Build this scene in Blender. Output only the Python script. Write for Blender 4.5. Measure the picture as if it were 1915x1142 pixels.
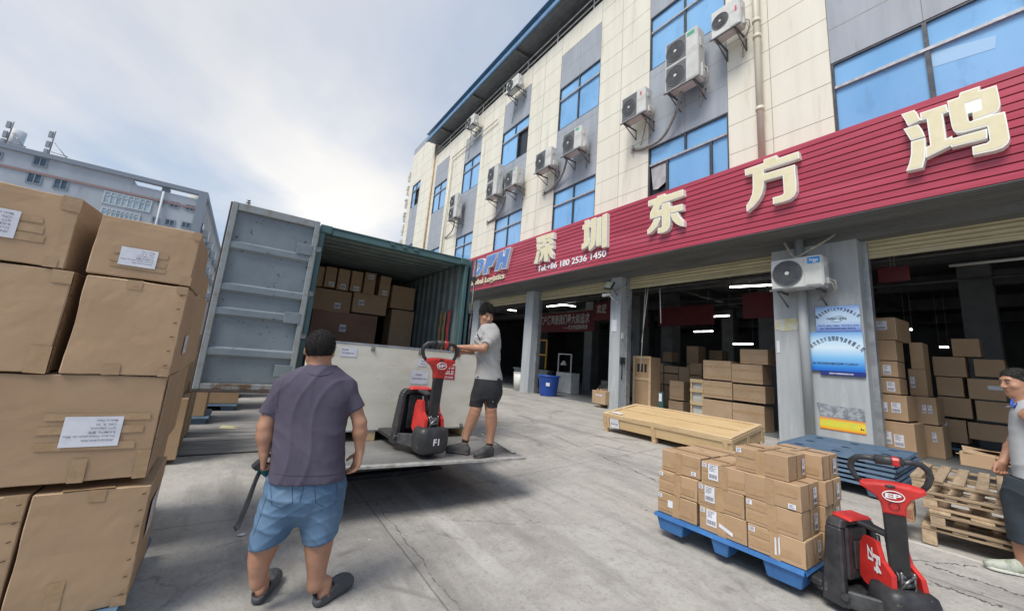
import bpy, bmesh, math, random
import numpy as np
from mathutils import Vector, Matrix
random.seed(7)
for _o in list(bpy.data.objects): bpy.data.objects.remove(_o)
SC = bpy.context.scene; COL = SC.collection
R = math.radians

# ------------------------------------------------------------------ camera
FPX, PPX, PPY = 720.0, 957.5, 541.3
_yaw, _pitch, _roll = R(145.8225), R(10.35), R(4.581)
CAMZ = 1.6
_cy, _sy, _cp, _sp, _cr, _sr = math.cos(_yaw), math.sin(_yaw), math.cos(_pitch), math.sin(_pitch), math.cos(_roll), math.sin(_roll)
FW = Vector((_cp*_cy, _cp*_sy, _sp)); _rt = Vector((_sy, -_cy, 0)); _up = _rt.cross(FW)
RT = _rt*_cr + _up*_sr; UP = _up*_cr - _rt*_sr
CAM = Vector((0, 0, CAMZ))
cd = bpy.data.cameras.new('camera'); cam = bpy.data.objects.new('camera', cd); COL.objects.link(cam)
cam.matrix_world = Matrix(((RT.x, UP.x, -FW.x, 0), (RT.y, UP.y, -FW.y, 0), (RT.z, UP.z, -FW.z, CAMZ), (0, 0, 0, 1)))
cd.sensor_fit = 'HORIZONTAL'; cd.sensor_width = 36; cd.lens = 36*FPX/1915
cd.shift_y = -(571-PPY)/1915; cd.clip_start = .05; cd.clip_end = 2000
SC.camera = cam

# ------------------------------------------------------------------ world, sun, exposure
SUN_EL, SUN_AZ = R(56), R(288)      # azimuth measured from +X towards +Y: direction the light comes from
SC.view_settings.view_transform = 'Standard'; SC.view_settings.look = 'None'
SC.view_settings.exposure = 1.02; SC.view_settings.gamma = 1
W = bpy.data.worlds.new('World'); SC.world = W; W.use_nodes = True
def build_world():
    nt = W.node_tree; N = nt.nodes; L = nt.links; N.clear()
    def n(t, **k):
        x = N.new(t)
        for a, b in k.items(): setattr(x, a, b)
        return x
    def mth(op, a, b=None):
        x = n('ShaderNodeMath', operation=op)
        for i, v in enumerate((a, b)):
            if v is None: continue
            if isinstance(v, (int, float)): x.inputs[i].default_value = v
            else: L.new(v, x.inputs[i])
        return x.outputs[0]
    out = n('ShaderNodeOutputWorld'); bg = n('ShaderNodeBackground')
    sky = n('ShaderNodeTexSky', sky_type='NISHITA'); sky.sun_disc = False
    sky.sun_elevation = SUN_EL; sky.sun_rotation = math.pi/2-SUN_AZ
    sky.air_density = 1.2; sky.dust_density = 2.5
    bg.inputs[1].default_value = .1
    tc = n('ShaderNodeTexCoord'); sep = n('ShaderNodeSeparateXYZ'); L.new(tc.outputs['Generated'], sep.inputs[0])
    z = mth('MAXIMUM', sep.outputs[2], 0.03)
    z = mth('ADD', z, .12)
    u = mth('DIVIDE', sep.outputs[0], z); v = mth('DIVIDE', sep.outputs[1], z)
    cmb = n('ShaderNodeCombineXYZ'); L.new(u, cmb.inputs[0]); L.new(v, cmb.inputs[1])
    mp = n('ShaderNodeMapping'); mp.inputs['Rotation'].default_value = (0, 0, R(-20)); mp.inputs['Scale'].default_value = (.42, .66, 1); mp.inputs['Location'].default_value = (.35, 1.9, 0)
    L.new(cmb.outputs[0], mp.inputs[0])
    nz = n('ShaderNodeTexNoise'); nz.inputs['Scale'].default_value = .8; nz.inputs['Detail'].default_value = 7; nz.inputs['Roughness'].default_value = .50; nz.inputs['Distortion'].default_value = .35
    L.new(mp.outputs[0], nz.inputs['Vector'])
    cr = n('ShaderNodeValToRGB'); cr.color_ramp.elements[0].position = .43; cr.color_ramp.elements[1].position = .585
    def dotp(px, py):
        v_ = n('ShaderNodeVectorMath', operation='DOT_PRODUCT'); L.new(tc.outputs['Generated'], v_.inputs[0]); v_.inputs[1].default_value = (FW + RT*((px-PPX)/FPX) - UP*((py-PPY)/FPX)).normalized(); return v_.outputs['Value']
    bias = mth('MULTIPLY', mth('SUBTRACT', dotp(100, 200), .80), .22)
    L.new(mth('ADD', nz.outputs[0], bias), cr.inputs[0])
    nz2 = n('ShaderNodeTexNoise'); nz2.inputs['Scale'].default_value = 1.6; nz2.inputs['Detail'].default_value = 5
    L.new(mp.outputs[0], nz2.inputs['Vector'])
    cc = n('ShaderNodeValToRGB')
    cc.color_ramp.elements[0].position = .3; cc.color_ramp.elements[0].color = (3.0, 3.2, 3.6, 1)
    cc.color_ramp.elements[1].position = .68; cc.color_ramp.elements[1].color = (4.55, 4.45, 4.4, 1)
    L.new(nz2.outputs[0], cc.inputs[0])
    # thin veil over the whole sky, thicker towards the horizon where the cloud is also brighter
    hz = mth('SUBTRACT', 1.0, sep.outputs[2]); hz = mth('POWER', hz, 6.0)
    gl = mth('POWER', mth('MAXIMUM', dotp(560, 480), 0.0), 22.0); hz = mth('MINIMUM', mth('ADD', mth('MULTIPLY', hz, .45), mth('MULTIPLY', gl, .42)), 1.0)
    hm = n('ShaderNodeMix', data_type='RGBA'); L.new(hz, hm.inputs[0]); L.new(cc.outputs[0], hm.inputs[6]); hm.inputs[7].default_value = (7.0, 6.7, 6.15, 1)
    veil = n('ShaderNodeMix', data_type='RGBA'); veil.inputs[0].default_value = .72
    L.new(sky.outputs[0], veil.inputs[6]); veil.inputs[7].default_value = (1.65, 2.3, 3.35, 1)
    mx = n('ShaderNodeMix', data_type='RGBA')
    L.new(cr.outputs[0], mx.inputs[0]); L.new(veil.outputs[2], mx.inputs[6]); L.new(hm.outputs[2], mx.inputs[7])
    L.new(mx.outputs[2], bg.inputs[0]); L.new(bg.outputs[0], out.inputs[0])
build_world()
sl = bpy.data.lights.new('sun', 'SUN'); sl.energy = 1.75; sl.angle = R(24); sl.color = (1, .95, .87)
sun = bpy.data.objects.new('sun', sl); COL.objects.link(sun)
_d = Vector((math.cos(SUN_EL)*math.cos(SUN_AZ), math.cos(SUN_EL)*math.sin(SUN_AZ), math.sin(SUN_EL)))
sun.rotation_euler = _d.to_track_quat('Z', 'Y').to_euler(); sun.location = (0, 0, 30)

# ------------------------------------------------------------------ measuring helpers: photo pixel -> point on a plane of the place
def ray(x, y): return FW + RT*((x-PPX)/FPX) - UP*((y-PPY)/FPX)
def onz(x, y, z=0.): d = ray(x, y); return CAM + d*((z-CAMZ)/d.z)
def ony(x, y, Y): d = ray(x, y); return CAM + d*(Y/d.y)
def onx(x, y, X): d = ray(x, y); return CAM + d*(X/d.x)
def onplane(x, y, P, n): d = ray(x, y); return CAM + d*((P-CAM).dot(n)/d.dot(n))
def gz(y): return min(.4, max(0., .054*(y-2.0)))      # ground rises towards the warehouse

# ------------------------------------------------------------------ materials
MATS = {}
def mat(name, c1, c2=None, scale=4., detail=6., lo=.4, hi=.62, rough=.6, rvar=0., metal=0., bump=0., bscale=60., rand=0., stretch=(1, 1, 1), c3=None, s3=1.2, lo3=.58, hi3=.72, spec=.5, coat=0., emit=0., space='Object'):
    if name in MATS: return MATS[name]
    m = bpy.data.materials.new(name); m.use_nodes = True; nt = m.node_tree; N = nt.nodes; L = nt.links
    b = N['Principled BSDF']; b.inputs['Roughness'].default_value = rough; b.inputs['Metallic'].default_value = metal
    b.inputs['Specular IOR Level'].default_value = spec; b.inputs['Coat Weight'].default_value = coat
    b.inputs['Base Color'].default_value = (*c1, 1)
    if emit:
        b.inputs['Emission Color'].default_value = (*c1, 1); b.inputs['Emission Strength'].default_value = emit
    tc = N.new('ShaderNodeTexCoord'); mp = N.new('ShaderNodeMapping'); mp.inputs['Scale'].default_value = stretch
    oi = N.new('ShaderNodeObjectInfo'); ad = N.new('ShaderNodeVectorMath'); ad.operation = 'ADD'
    ml = N.new('ShaderNodeMath'); ml.operation = 'MULTIPLY'; ml.inputs[1].default_value = 37.
    L.new(oi.outputs['Random'], ml.inputs[0]); L.new(tc.outputs[space], ad.inputs[0]); L.new(ml.outputs[0], ad.inputs[1]); L.new(ad.outputs[0], mp.inputs[0])
    col = None
    def ramp(sc, dt, a, z, vec=mp):
        t = N.new('ShaderNodeTexNoise'); t.inputs['Scale'].default_value = sc; t.inputs['Detail'].default_value = dt; t.inputs['Roughness'].default_value = .6
        L.new(vec.outputs[0], t.inputs['Vector'])
        r = N.new('ShaderNodeMapRange'); r.inputs[1].default_value = a; r.inputs[2].default_value = z; L.new(t.outputs[0], r.inputs[0]); return r.outputs[0], t.outputs[0]
    def mix(f, a, c):
        x = N.new('ShaderNodeMix'); x.data_type = 'RGBA'; L.new(f, x.inputs[0])
        if isinstance(a, tuple): x.inputs[6].default_value = (*a, 1)
        else: L.new(a, x.inputs[6])
        if isinstance(c, tuple): x.inputs[7].default_value = (*c, 1)
        else: L.new(c, x.inputs[7])
        return x.outputs[2]
    f = None
    if c2:
        f, _ = ramp(scale, detail, lo, hi); col = mix(f, c1, c2)
    if c3:
        g, _ = ramp(s3, 9, lo3, hi3); col = mix(g, col if col is not None else c1, c3)
    if rand:
        hs = N.new('ShaderNodeHueSaturation'); rr = N.new('ShaderNodeMapRange'); L.new(oi.outputs['Random'], rr.inputs[0]); rr.inputs[3].default_value = 1-rand; rr.inputs[4].default_value = 1+rand
        L.new(rr.outputs[0], hs.inputs['Value'])
        if col is None: hs.inputs['Color'].default_value = (*c1, 1)
        else: L.new(col, hs.inputs['Color'])
        col = hs.outputs[0]
    if col is not None: L.new(col, b.inputs['Base Color'])
    if rvar:
        g, _ = ramp(scale*1.7, 5, .3, .7); mr = N.new('ShaderNodeMapRange'); L.new(g, mr.inputs[0]); mr.inputs[3].default_value = max(.02, rough-rvar); mr.inputs[4].default_value = min(1, rough+rvar); L.new(mr.outputs[0], b.inputs['Roughness'])
    if bump:
        t = N.new('ShaderNodeTexNoise'); t.inputs['Scale'].default_value = bscale; t.inputs['Detail'].default_value = 5; L.new(mp.outputs[0], t.inputs['Vector'])
        bp = N.new('ShaderNodeBump'); bp.inputs['Strength'].default_value = bump; bp.inputs['Distance'].default_value = .02; L.new(t.outputs[0], bp.inputs['Height']); L.new(bp.outputs[0], b.inputs['Normal'])
    MATS[name] = m; return m

CARD = mat('cardboard', (.43, .288, .17), (.37, .24, .138), 2.2, 5, .35, .7, rough=.66, bump=.16, bscale=7, rand=.10, c3=(.45, .30, .18), s3=5, lo3=.6, hi3=.8)
CARDL = mat('cardboard_pale', (.44, .31, .195), (.375, .258, .158), 3, 5, .35, .7, rough=.66, bump=.12, bscale=12, rand=.08)
CARDD = mat('cardboard_edge', (.50, .365, .235), (.36, .245, .145), 11, rough=.75)
TAPE = mat('packing_tape', (.37, .24, .13), (.41, .275, .158), 14, 5, .4, .6, rough=.3, rvar=.1, bump=.1, bscale=40, rand=.06)
PAPER = mat('paper', (.72, .73, .78), (.62, .63, .69), 10, 4, rough=.55, rand=.04)
INK = mat('ink', (.035, .035, .045), rough=.7)
INKG = mat('faded_ink', (.20, .20, .24), rough=.7)
REDP = mat('red_paint', (.60, .034, .028), (.48, .025, .022), 6, 8, rough=.42, rvar=.12, coat=.1, c3=(.30, .10, .08), s3=9, lo3=.66, hi3=.76, bump=.04)
BLACKM = mat('black_plastic', (.022, .023, .026), (.05, .05, .052), 9, 8, .42, .7, rough=.48, rvar=.15, bump=.08, bscale=80, c3=(.17, .165, .155), s3=10, lo3=.64, hi3=.74)
BLACKD = mat('black_scuffed_metal', (.03, .031, .034), (.10, .10, .105), 8, 9, .55, .72, rough=.5, rvar=.15, bump=.1)
STEELG = mat('grey_steel', (.26, .27, .27), (.15, .14, .13), 6, 8, rough=.45, metal=.6, rvar=.15)
CHROME = mat('bright_steel', (.6, .6, .6), (.4, .4, .4), 10, rough=.28, metal=1.)
WHITEP = mat('white_plastic', (.66, .66, .63), (.55, .55, .51), 5, 6, rough=.45, c3=(.42, .39, .33), s3=7, lo3=.62, hi3=.8)
WHITEB = mat('white_lettering', (.80, .80, .82), rough=.4)
DARK = mat('dark_void', (.02, .021, .024), rough=.8)
CONC = mat('concrete_render', (.31, .33, .335), (.24, .255, .265), 1.6, 9, .35, .68, rough=.85, bump=.25, bscale=14, c3=(.40, .42, .42), s3=3.5, lo3=.56, hi3=.7, stretch=(1, 1, .45))
PINE = mat('pine_wood', (.62, .47, .28), (.52, .36, .19), 2.2, 9, .4, .66, rough=.7, stretch=(1, 9, 9), bump=.2, bscale=12, rand=.1)
PINEY = mat('pine_wood_cross', (.62, .46, .27), (.50, .34, .18), 2.2, 9, .4, .66, rough=.7, stretch=(9, 1, 9), bump=.2, bscale=12, rand=.12)
PALW = mat('pallet_wood', (.50, .38, .25), (.32, .235, .15), 2.4, 9, .38, .66, rough=.8, stretch=(7, 1, 7), bump=.3, bscale=14, rand=.22, c3=(.16, .11, .075), s3=4, lo3=.66, hi3=.8)
PALX = mat('pallet_wood_long', (.44, .33, .21), (.28, .20, .13), 2.4, 9, .38, .66, rough=.8, stretch=(1, 7, 7), bump=.3, bscale=14, rand=.2, c3=(.15, .105, .07), s3=4, lo3=.66, hi3=.8)
BLUEP = mat('blue_plastic', (.045, .17, .42), (.035, .13, .34), 5, 7, rough=.42, rvar=.1, bump=.08, bscale=30, c3=(.10, .22, .40), s3=8, lo3=.6, hi3=.75)
BLUEO = mat('weathered_blue_plastic', (.095, .155, .235), (.055, .10, .16), 3.5, 9, .38, .66, rough=.55, bump=.1, bscale=30, c3=(.13, .21, .30), s3=6, lo3=.55, hi3=.75, rand=.08)

# ------------------------------------------------------------------ mesh collector
class MB:
    def __init__(s, off=(0, 0, 0)):
        s.v = []; s.f = []; s.mi = []; s.sm = []; s.m = 0; s.off = Vector(off); s.T = None; s.smooth = False
    def add(s, vs, fs, smooth=None):
        b = len(s.v)
        for p in vs:
            p = Vector(p)
            if s.T is not None: p = s.T @ p
            s.v.append(p)
        for f in fs:
            s.f.append([b+i for i in f]); s.mi.append(s.m); s.sm.append(s.smooth if smooth is None else smooth)
        return s
    def box(s, x0, x1, y0, y1, z0, z1, bev=0., M=None):
        X = sorted((x0, x1)); Y = sorted((y0, y1)); Z = sorted((z0, z1))
        h = [Vector((X[i & 1], Y[(i >> 1) & 1], Z[(i >> 2) & 1])) for i in range(8)]
        return s.hexa(h, bev, M)
    def hexa(s, h, bev=0., M=None):
        # h: 8 corners, index bits x,y,z
        h = [Vector(p) for p in h]
        if M is not None: h = [M @ p for p in h]
        if bev <= 0:
            return s.add(h, [(0, 2, 3, 1), (4, 5, 7, 6), (0, 1, 5, 4), (2, 6, 7, 3), (0, 4, 6, 2), (1, 3, 7, 5)])
        vs = []
        for i in range(8):
            for a in range(3):
                p = h[i].copy()
                for b in range(3):
                    if b == a: continue
                    q = h[i ^ (1 << b)]; d = (q-h[i]); l = d.length
                    p += d*(min(bev, l*.45)/l if l > 0 else 0)
                vs.append(p)
        fs = []
        for a in range(3):
            b, c = [k for k in range(3) if k != a]
            for sgn in (0, 1):
                base = sgn << a
                q = [base, base | (1 << b), base | (1 << b) | (1 << c), base | (1 << c)]
                fs.append([i*3+a for i in q])
        for c in range(3):
            a, b = [k for k in range(3) if k != c]
            for sa in (0, 1):
                for sb in (0, 1):
                    c0 = (sa << a) | (sb << b); c1 = c0 | (1 << c)
                    fs.append([c0*3+a, c1*3+a, c1*3+b, c0*3+b])
        for i in range(8): fs.append([i*3, i*3+1, i*3+2])
        return s.add(vs, fs)
    def ring(s, c, u, v, ru, rv, n):
        return [c + u*(ru*math.cos(2*math.pi*i/n)) + v*(rv*math.sin(2*math.pi*i/n)) for i in range(n)]
    def tube(s, pts, r, n=10, caps=True, closed=False, flat=1., up=None, smooth=True):
        pts = [Vector(p) for p in pts]; k = len(pts)
        rr = r if isinstance(r, (list, tuple)) else [r]*k
        vs = []; prev = None
        for i, p in enumerate(pts):
            if closed: t = pts[(i+1) % k]-pts[i-1]
            else: t = pts[min(i+1, k-1)]-pts[max(i-1, 0)]
            t.normalize()
            if prev is None:
                a = Vector(up) if up else (Vector((0, 0, 1)) if abs(t.z) < .9 else Vector((1, 0, 0)))
            else: a = prev
            u = (a - t*a.dot(t))
            if u.length < 1e-6: u = t.orthogonal()
            u.normalize(); v = t.cross(u); prev = u
            vs += s.ring(p, u, v, rr[i], rr[i]*flat, n)
        fs = []
        for i in range(k if closed else k-1):
            j = (i+1) % k
            for a in range(n):
                b = (a+1) % n; fs.append((i*n+a, i*n+b, j*n+b, j*n+a))
        s.add(vs, fs, smooth)
        if caps and not closed:
            B = len(s.v)-len(vs)
            for o in (0, (k-1)*n):
                s.f.append([B+o+a for a in range(n)]); s.mi.append(s.m); s.sm.append(False)
        return s
    def cyl(s, a, b, r, r2=None, n=20, smooth=True): return s.tube([a, b], [r, r if r2 is None else r2], n, smooth=smooth)
    def disc(s, c, nrm, r, n=24):
        nrm = Vector(nrm).normalized(); u = nrm.orthogonal().normalized(); v = nrm.cross(u)
        return s.add(s.ring(Vector(c), u, v, r, r, n), [list(range(n))])
    def prism(s, poly, mapf, d0, d1):
        # poly: list of 2d; mapf(a,b,d)->3d ; d0,d1 depth
        n = len(poly); vs = [mapf(a, b, d0) for a, b in poly]+[mapf(a, b, d1) for a, b in poly]
        fs = [list(range(n)), list(range(n, 2*n))[::-1]]+[(i, (i+1) % n, n+(i+1) % n, n+i) for i in range(n)]
        return s.add(vs, fs)
    def ell(s, c, r, n=16, m=10):
        c = Vector(c); vs = [c+Vector((0, 0, r[2]))]; fs = []
        for j in range(1, m):
            a = math.pi*j/m
            for i in range(n):
                b = 2*math.pi*i/n; vs.append(c+Vector((r[0]*math.sin(a)*math.cos(b), r[1]*math.sin(a)*math.sin(b), r[2]*math.cos(a))))
        vs.append(c-Vector((0, 0, r[2])))
        for i in range(n):
            fs.append((0, 1+i, 1+(i+1) % n)); fs.append((len(vs)-1, 1+(m-2)*n+(i+1) % n, 1+(m-2)*n+i))
            for j in range(m-2): a = 1+j*n; fs.append((a+i, a+n+i, a+n+(i+1) % n, a+(i+1) % n))
        return s.add(vs, fs, True)
    def mesh(s, me, T, m=None):
        mw = Matrix(T); s.add([mw @ v.co for v in me.vertices], [list(p.vertices) for p in me.polygons], False); return s
    def build(s, name, mats, parent=None, loc=None, recalc=True):
        me = bpy.data.meshes.new(name)
        me.from_pydata([tuple(p-s.off) for p in s.v], [], s.f)
        if not isinstance(mats, (list, tuple)): mats = [mats]
        for m in mats: me.materials.append(m)
        if len(me.polygons) == len(s.f):
            me.polygons.foreach_set('material_index', s.mi); me.polygons.foreach_set('use_smooth', s.sm)
        if recalc:
            bm = bmesh.new(); bm.from_mesh(me); bmesh.ops.recalc_face_normals(bm, faces=bm.faces); bm.to_mesh(me); bm.free()
        me.update()
        o = bpy.data.objects.new(name, me); COL.objects.link(o)
        if parent is not None: o.parent = parent
        elif loc is None: o.location = s.off
        if loc is not None: o.location = loc
        return o

def tag(o, label=None, cat=None, group=None, kind=None):
    if label: o['label'] = label
    if cat: o['category'] = cat
    if group: o['group'] = group
    if kind: o['kind'] = kind
    return o
def thing(name, label, cat, loc=(0, 0, 0), rz=0., group=None, rot=None):
    o = bpy.data.objects.new(name, None); COL.objects.link(o); o.location = loc
    o.rotation_euler = rot if rot else (0, 0, rz); o.empty_display_size = .1
    return tag(o, label, cat, group)
def struct(o): o['kind'] = 'structure'; return o
def dup(root, loc, rz=0., label=None, rot=None):
    r = root.copy(); COL.objects.link(r); r.location = loc; r.rotation_euler = rot if rot else (0, 0, rz)
    if label: r['label'] = label
    for ch in root.children:
        c = ch.copy(); COL.objects.link(c); c.parent = r
        for g in ch.children:
            d = g.copy(); COL.objects.link(d); d.parent = c
    return r

# ------------------------------------------------------------------ text and traced lettering
_TC = {}
def _curve_mesh(cu):
    o = bpy.data.objects.new('t', cu); COL.objects.link(o); bpy.context.view_layer.update()
    dg = bpy.context.evaluated_depsgraph_get(); me = bpy.data.meshes.new_from_object(o.evaluated_get(dg))
    bpy.data.objects.remove(o); bpy.data.curves.remove(cu); return me
def text_mesh(t, size=1., ext=0., bold=0., res=3, align='LEFT'):
    k = (t, size, ext, bold, res, align)
    if k not in _TC:
        cu = bpy.data.curves.new('t', 'FONT'); cu.body = t; cu.size = size; cu.extrude = ext; cu.offset = bold; cu.resolution_u = res; cu.align_x = align
        _TC[k] = _curve_mesh(cu)
    return _TC[k]
def loops_mesh(loops, ext=0., off=0.):
    cu = bpy.data.curves.new('l', 'CURVE'); cu.dimensions = '2D'; cu.fill_mode = 'BOTH'; cu.extrude = ext; cu.offset = off
    for lp in loops:
        sp = cu.splines.new('POLY'); sp.points.add(len(lp)-1)
        for i, (a, b) in enumerate(lp): sp.points[i].co = (a, b, 0, 1)
        sp.use_cyclic_u = True
    return _curve_mesh(cu)
def faceT(origin, right, up):
    r = Vector(right).normalized(); u = Vector(up).normalized(); n = r.cross(u); o = Vector(origin)
    return Matrix(((r.x, u.x, n.x, o.x), (r.y, u.y, n.y, o.y), (r.z, u.z, n.z, o.z), (0, 0, 0, 1)))
def fit_text(mb, t, p0, p1, up, h=None, ext=0., bold=0., lift=0.002, res=3):
    # writes t from p0 to p1 (baseline), letters h high
    me = text_mesh(t, 1., 0, 0, res)
    if not len(me.vertices): return
    xs = [v.co.x for v in me.vertices]; ys = [v.co.y for v in me.vertices]; w = max(xs)-min(xs)
    p0 = Vector(p0); p1 = Vector(p1); d = p1-p0; sx = d.length/w; sy = (h/.7) if h else sx
    if bold or ext: me = text_mesh(t, 1., ext/ max(sx, 1e-6) if ext else 0, bold, res)
    u = Vector(up).normalized(); r = d.normalized(); n = r.cross(u)
    T = faceT(p0+n*(lift+ext), r, u) @ Matrix.Diagonal((sx, sy, sx, 1)) @ Matrix.Translation((-min(xs), 0, 0))
    mb.mesh(me, T)

# ================================================================== GROUND
def ground_material():
    m = bpy.data.materials.new('yard_concrete'); m.use_nodes = True; nt = m.node_tree; N = nt.nodes; L = nt.links; b = N['Principled BSDF']
    tc = N.new('ShaderNodeTexCoord'); P = tc.outputs['Object']
    def noise(sc, dt=6, ro=.6, vec=P, dist=0.):
        t = N.new('ShaderNodeTexNoise'); t.inputs['Scale'].default_value = sc; t.inputs['Detail'].default_value = dt; t.inputs['Roughness'].default_value = ro; t.inputs['Distortion'].default_value = dist; L.new(vec, t.inputs['Vector']); return t
    def mr(v, a, c, d=0., e=1.):
        r = N.new('ShaderNodeMapRange'); r.inputs[1].default_value = a; r.inputs[2].default_value = c; r.inputs[3].default_value = d; r.inputs[4].default_value = e; L.new(v, r.inputs[0]); return r.outputs[0]
    def mix(f, a, c, mode='MIX'):
        x = N.new('ShaderNodeMix'); x.data_type = 'RGBA'; x.blend_type = mode
        if isinstance(f, float): x.inputs[0].default_value = f
        else: L.new(f, x.inputs[0])
        for i, v in ((6, a), (7, c)):
            if isinstance(v, tuple): x.inputs[i].default_value = (*v, 1)
            else: L.new(v, x.inputs[i])
        return x.outputs[2]
    def mth(op, a, c=None):
        x = N.new('ShaderNodeMath'); x.operation = op
        for i, v in enumerate((a, c)):
            if v is None: continue
            if isinstance(v, (int, float)): x.inputs[i].default_value = v
            else: L.new(v, x.inputs[i])
        return x.outputs[0]
    big = noise(.35, 6); c = mix(mr(big.outputs[0], .38, .64), (.41, .392, .36), (.29, .275, .252))
    med = noise(2.3, 10, .68); c = mix(mr(med.outputs[0], .42, .68), c, (.43, .415, .385))
    fine = noise(30, 6, .85); c = mix(mth('MULTIPLY', mr(fine.outputs[0], .52, .68), .62), c, (.13, .122, .113))
    fine2 = noise(55, 4, .8); c = mix(mth('MULTIPLY', mr(fine2.outputs[0], .54, .70), .6), c, (.50, .48, .44))
    # tyre-worn, stretched dirt along the driving direction
    mp = N.new('ShaderNodeMapping'); mp.inputs['Scale'].default_value = (.45, 2.6, 1); mp.inputs['Rotation'].default_value = (0, 0, .12); L.new(P, mp.inputs[0])
    st = noise(1.0, 8, .62, mp.outputs[0]); c = mix(mth('MULTIPLY', mr(st.outputs[0], .50, .66), .75), c, (.215, .205, .19))
    mg = noise(9, 7, .75); c = mix(mth('MULTIPLY', mr(mg.outputs[0], .52, .72), .55), c, (.19, .18, .165))
    blot = noise(1.1, 3, .5, dist=1.5); c = mix(mth('MULTIPLY', mr(blot.outputs[0], .64, .70), .5), c, (.13, .123, .113))
    # dark gum and oil drops
    vo = N.new('ShaderNodeTexVoronoi'); vo.inputs['Scale'].default_value = 2.2; L.new(P, vo.inputs['Vector'])
    dots = mr(vo.outputs['Distance'], .035, .05, 1, 0); sel = mr(noise(1.3, 2).outputs[0], .52, .55); c = mix(mth('MULTIPLY', mth('MULTIPLY', dots, sel), .75), c, (.075, .07, .066))
    # cracks
    wv = N.new('ShaderNodeVectorMath'); wv.operation = 'MULTIPLY_ADD'; dn = noise(1.6, 6, .7); L.new(dn.outputs['Color'], wv.inputs[0]); wv.inputs[1].default_value = (.5, .5, 0); L.new(P, wv.inputs[2])
    vc = N.new('ShaderNodeTexVoronoi'); vc.feature = 'DISTANCE_TO_EDGE'; vc.inputs['Scale'].default_value = .33; L.new(wv.outputs[0], vc.inputs['Vector'])
    ck = mr(vc.outputs['Distance'], .0005, .0030, 1, 0); brk = mr(noise(.8, 3).outputs[0], .46, .54); ck = mth('MULTIPLY', ck, brk)
    c = mix(mth('MULTIPLY', ck, .45), c, (.07, .066, .06))
    # saw-cut joints between the slabs
    sp = N.new('ShaderNodeSeparateXYZ'); jv = N.new('ShaderNodeVectorMath'); jv.operation = 'MULTIPLY_ADD'; jn = noise(3.0, 6, .7); L.new(jn.outputs['Color'], jv.inputs[0]); jv.inputs[1].default_value = (.035, .035, 0); L.new(P, jv.inputs[2]); L.new(jv.outputs[0], sp.inputs[0])
    def joint(o, per, sh, w):
        a = mth('ADD', o, sh); a = mth('DIVIDE', a, per); a = mth('FRACT', a); a = mth('SUBTRACT', a, .5); a = mth('ABSOLUTE', a); return mr(a, w/per*.4, w/per, 1, 0)
    j = mth('MAXIMUM', joint(sp.outputs[1], 3.48, .33+.02, .010), joint(sp.outputs[0], 5.1, 1.9, .009))
    c = mix(mth('MULTIPLY', j, .5), c, (.085, .08, .073))
    # worn white paint stripes
    def stripe(y, w, x0, x1):
        a = mth('ABSOLUTE', mth('SUBTRACT', sp.outputs[1], y)); a = mr(a, w*.75, w, 1, 0)
        q = mth('MULTIPLY', mr(sp.outputs[0], x0, x0+.5), mr(sp.outputs[0], x1-.4, x1, 1, 0)); return mth('MULTIPLY', mth('MULTIPLY', a, q), mr(noise(9, 8, .8).outputs[0], .38, .56))
    c = mix(mth('MULTIPLY', stripe(1.93, .085, -5.6, -2.45), .36), c, (.62, .60, .57))
    c = mix(mth('MULTIPLY', stripe(5.62, .03, -1.6, 1.5), .8), c, (.62, .60, .57))
    # rough dark wear in the corner by the truck
    L.new(c, b.inputs['Base Color']); b.inputs['Roughness'].default_value = .82
    L.new(mr(big.outputs[0], .35, .65, .62, .9), b.inputs['Roughness'])
    h = mth('ADD', mth('MULTIPLY', fine.outputs[0], .5), mth('MULTIPLY', med.outputs[0], 1.2)); h = mth('SUBTRACT', h, mth('MULTIPLY', mth('MAXIMUM', ck, j), 1.2))
    bp = N.new('ShaderNodeBump'); bp.inputs['Strength'].default_value = .35; bp.inputs['Distance'].default_value = .03; L.new(h, bp.inputs['Height']); L.new(bp.outputs[0], b.inputs['Normal'])
    return m
g = MB(); ys = [-500, -60, 0, 2.0, 9.4, 14, 60, 500]
vs = [(x, y, gz(y)) for y in ys for x in (-600, -30, 12, 600)]
fs = [(j*4+i, j*4+i+1, j*4+i+5, j*4+i+4) for j in range(len(ys)-1) for i in range(3)]
GROUND = struct(g.add(vs, fs).build('ground', ground_material()))

g = MB(); g.m = 1; g.box(-12.6, -6.9, -1.5, .78, .003, .006); g.m = 0
x = -6.92
while x > -12.5:
    w = .24+random.random()*.10; g.box(x-w, x, -1.5, .76+random.uniform(-.01, .01), .004, .016+random.random()*.004); x -= w+.018
struct(g.build('pavement', [mat('grooved_boards', (.25, .245, .24), (.17, .165, .16), 2, 8, .38, .66, rough=.8, stretch=(5, 1, 1), bump=.2, bscale=20, c3=(.33, .32, .30), s3=2.2, lo3=.58, hi3=.7), DARK]))
def crack(pts, w, name='ground'):
    k = len(pts); vs = []
    for i, (x, y) in enumerate(pts):
        t = Vector(pts[min(i+1, k-1)])-Vector(pts[max(i-1, 0)]); n = Vector((-t.y, t.x)).normalized()*w*(.15+1.5*random.random()**2)
        vs += [(x+n.x, y+n.y, gz(y)+.004), (x-n.x, y-n.y, gz(y)+.004)]
    return vs, [(2*i, 2*i+1, 2*i+3, 2*i+2) for i in range(k-1)]
ckm = MB()
def wander(a, b, n, amp):
    a = Vector(a[:2]); b = Vector(b[:2]); d = (b-a); nn = Vector((-d.y, d.x)).normalized(); o = 0; out = []
    for i in range(n+1): o = o*.7+random.uniform(-amp, amp); out.append(tuple(a+d*(i/n)+nn*o))
    return out
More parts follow.
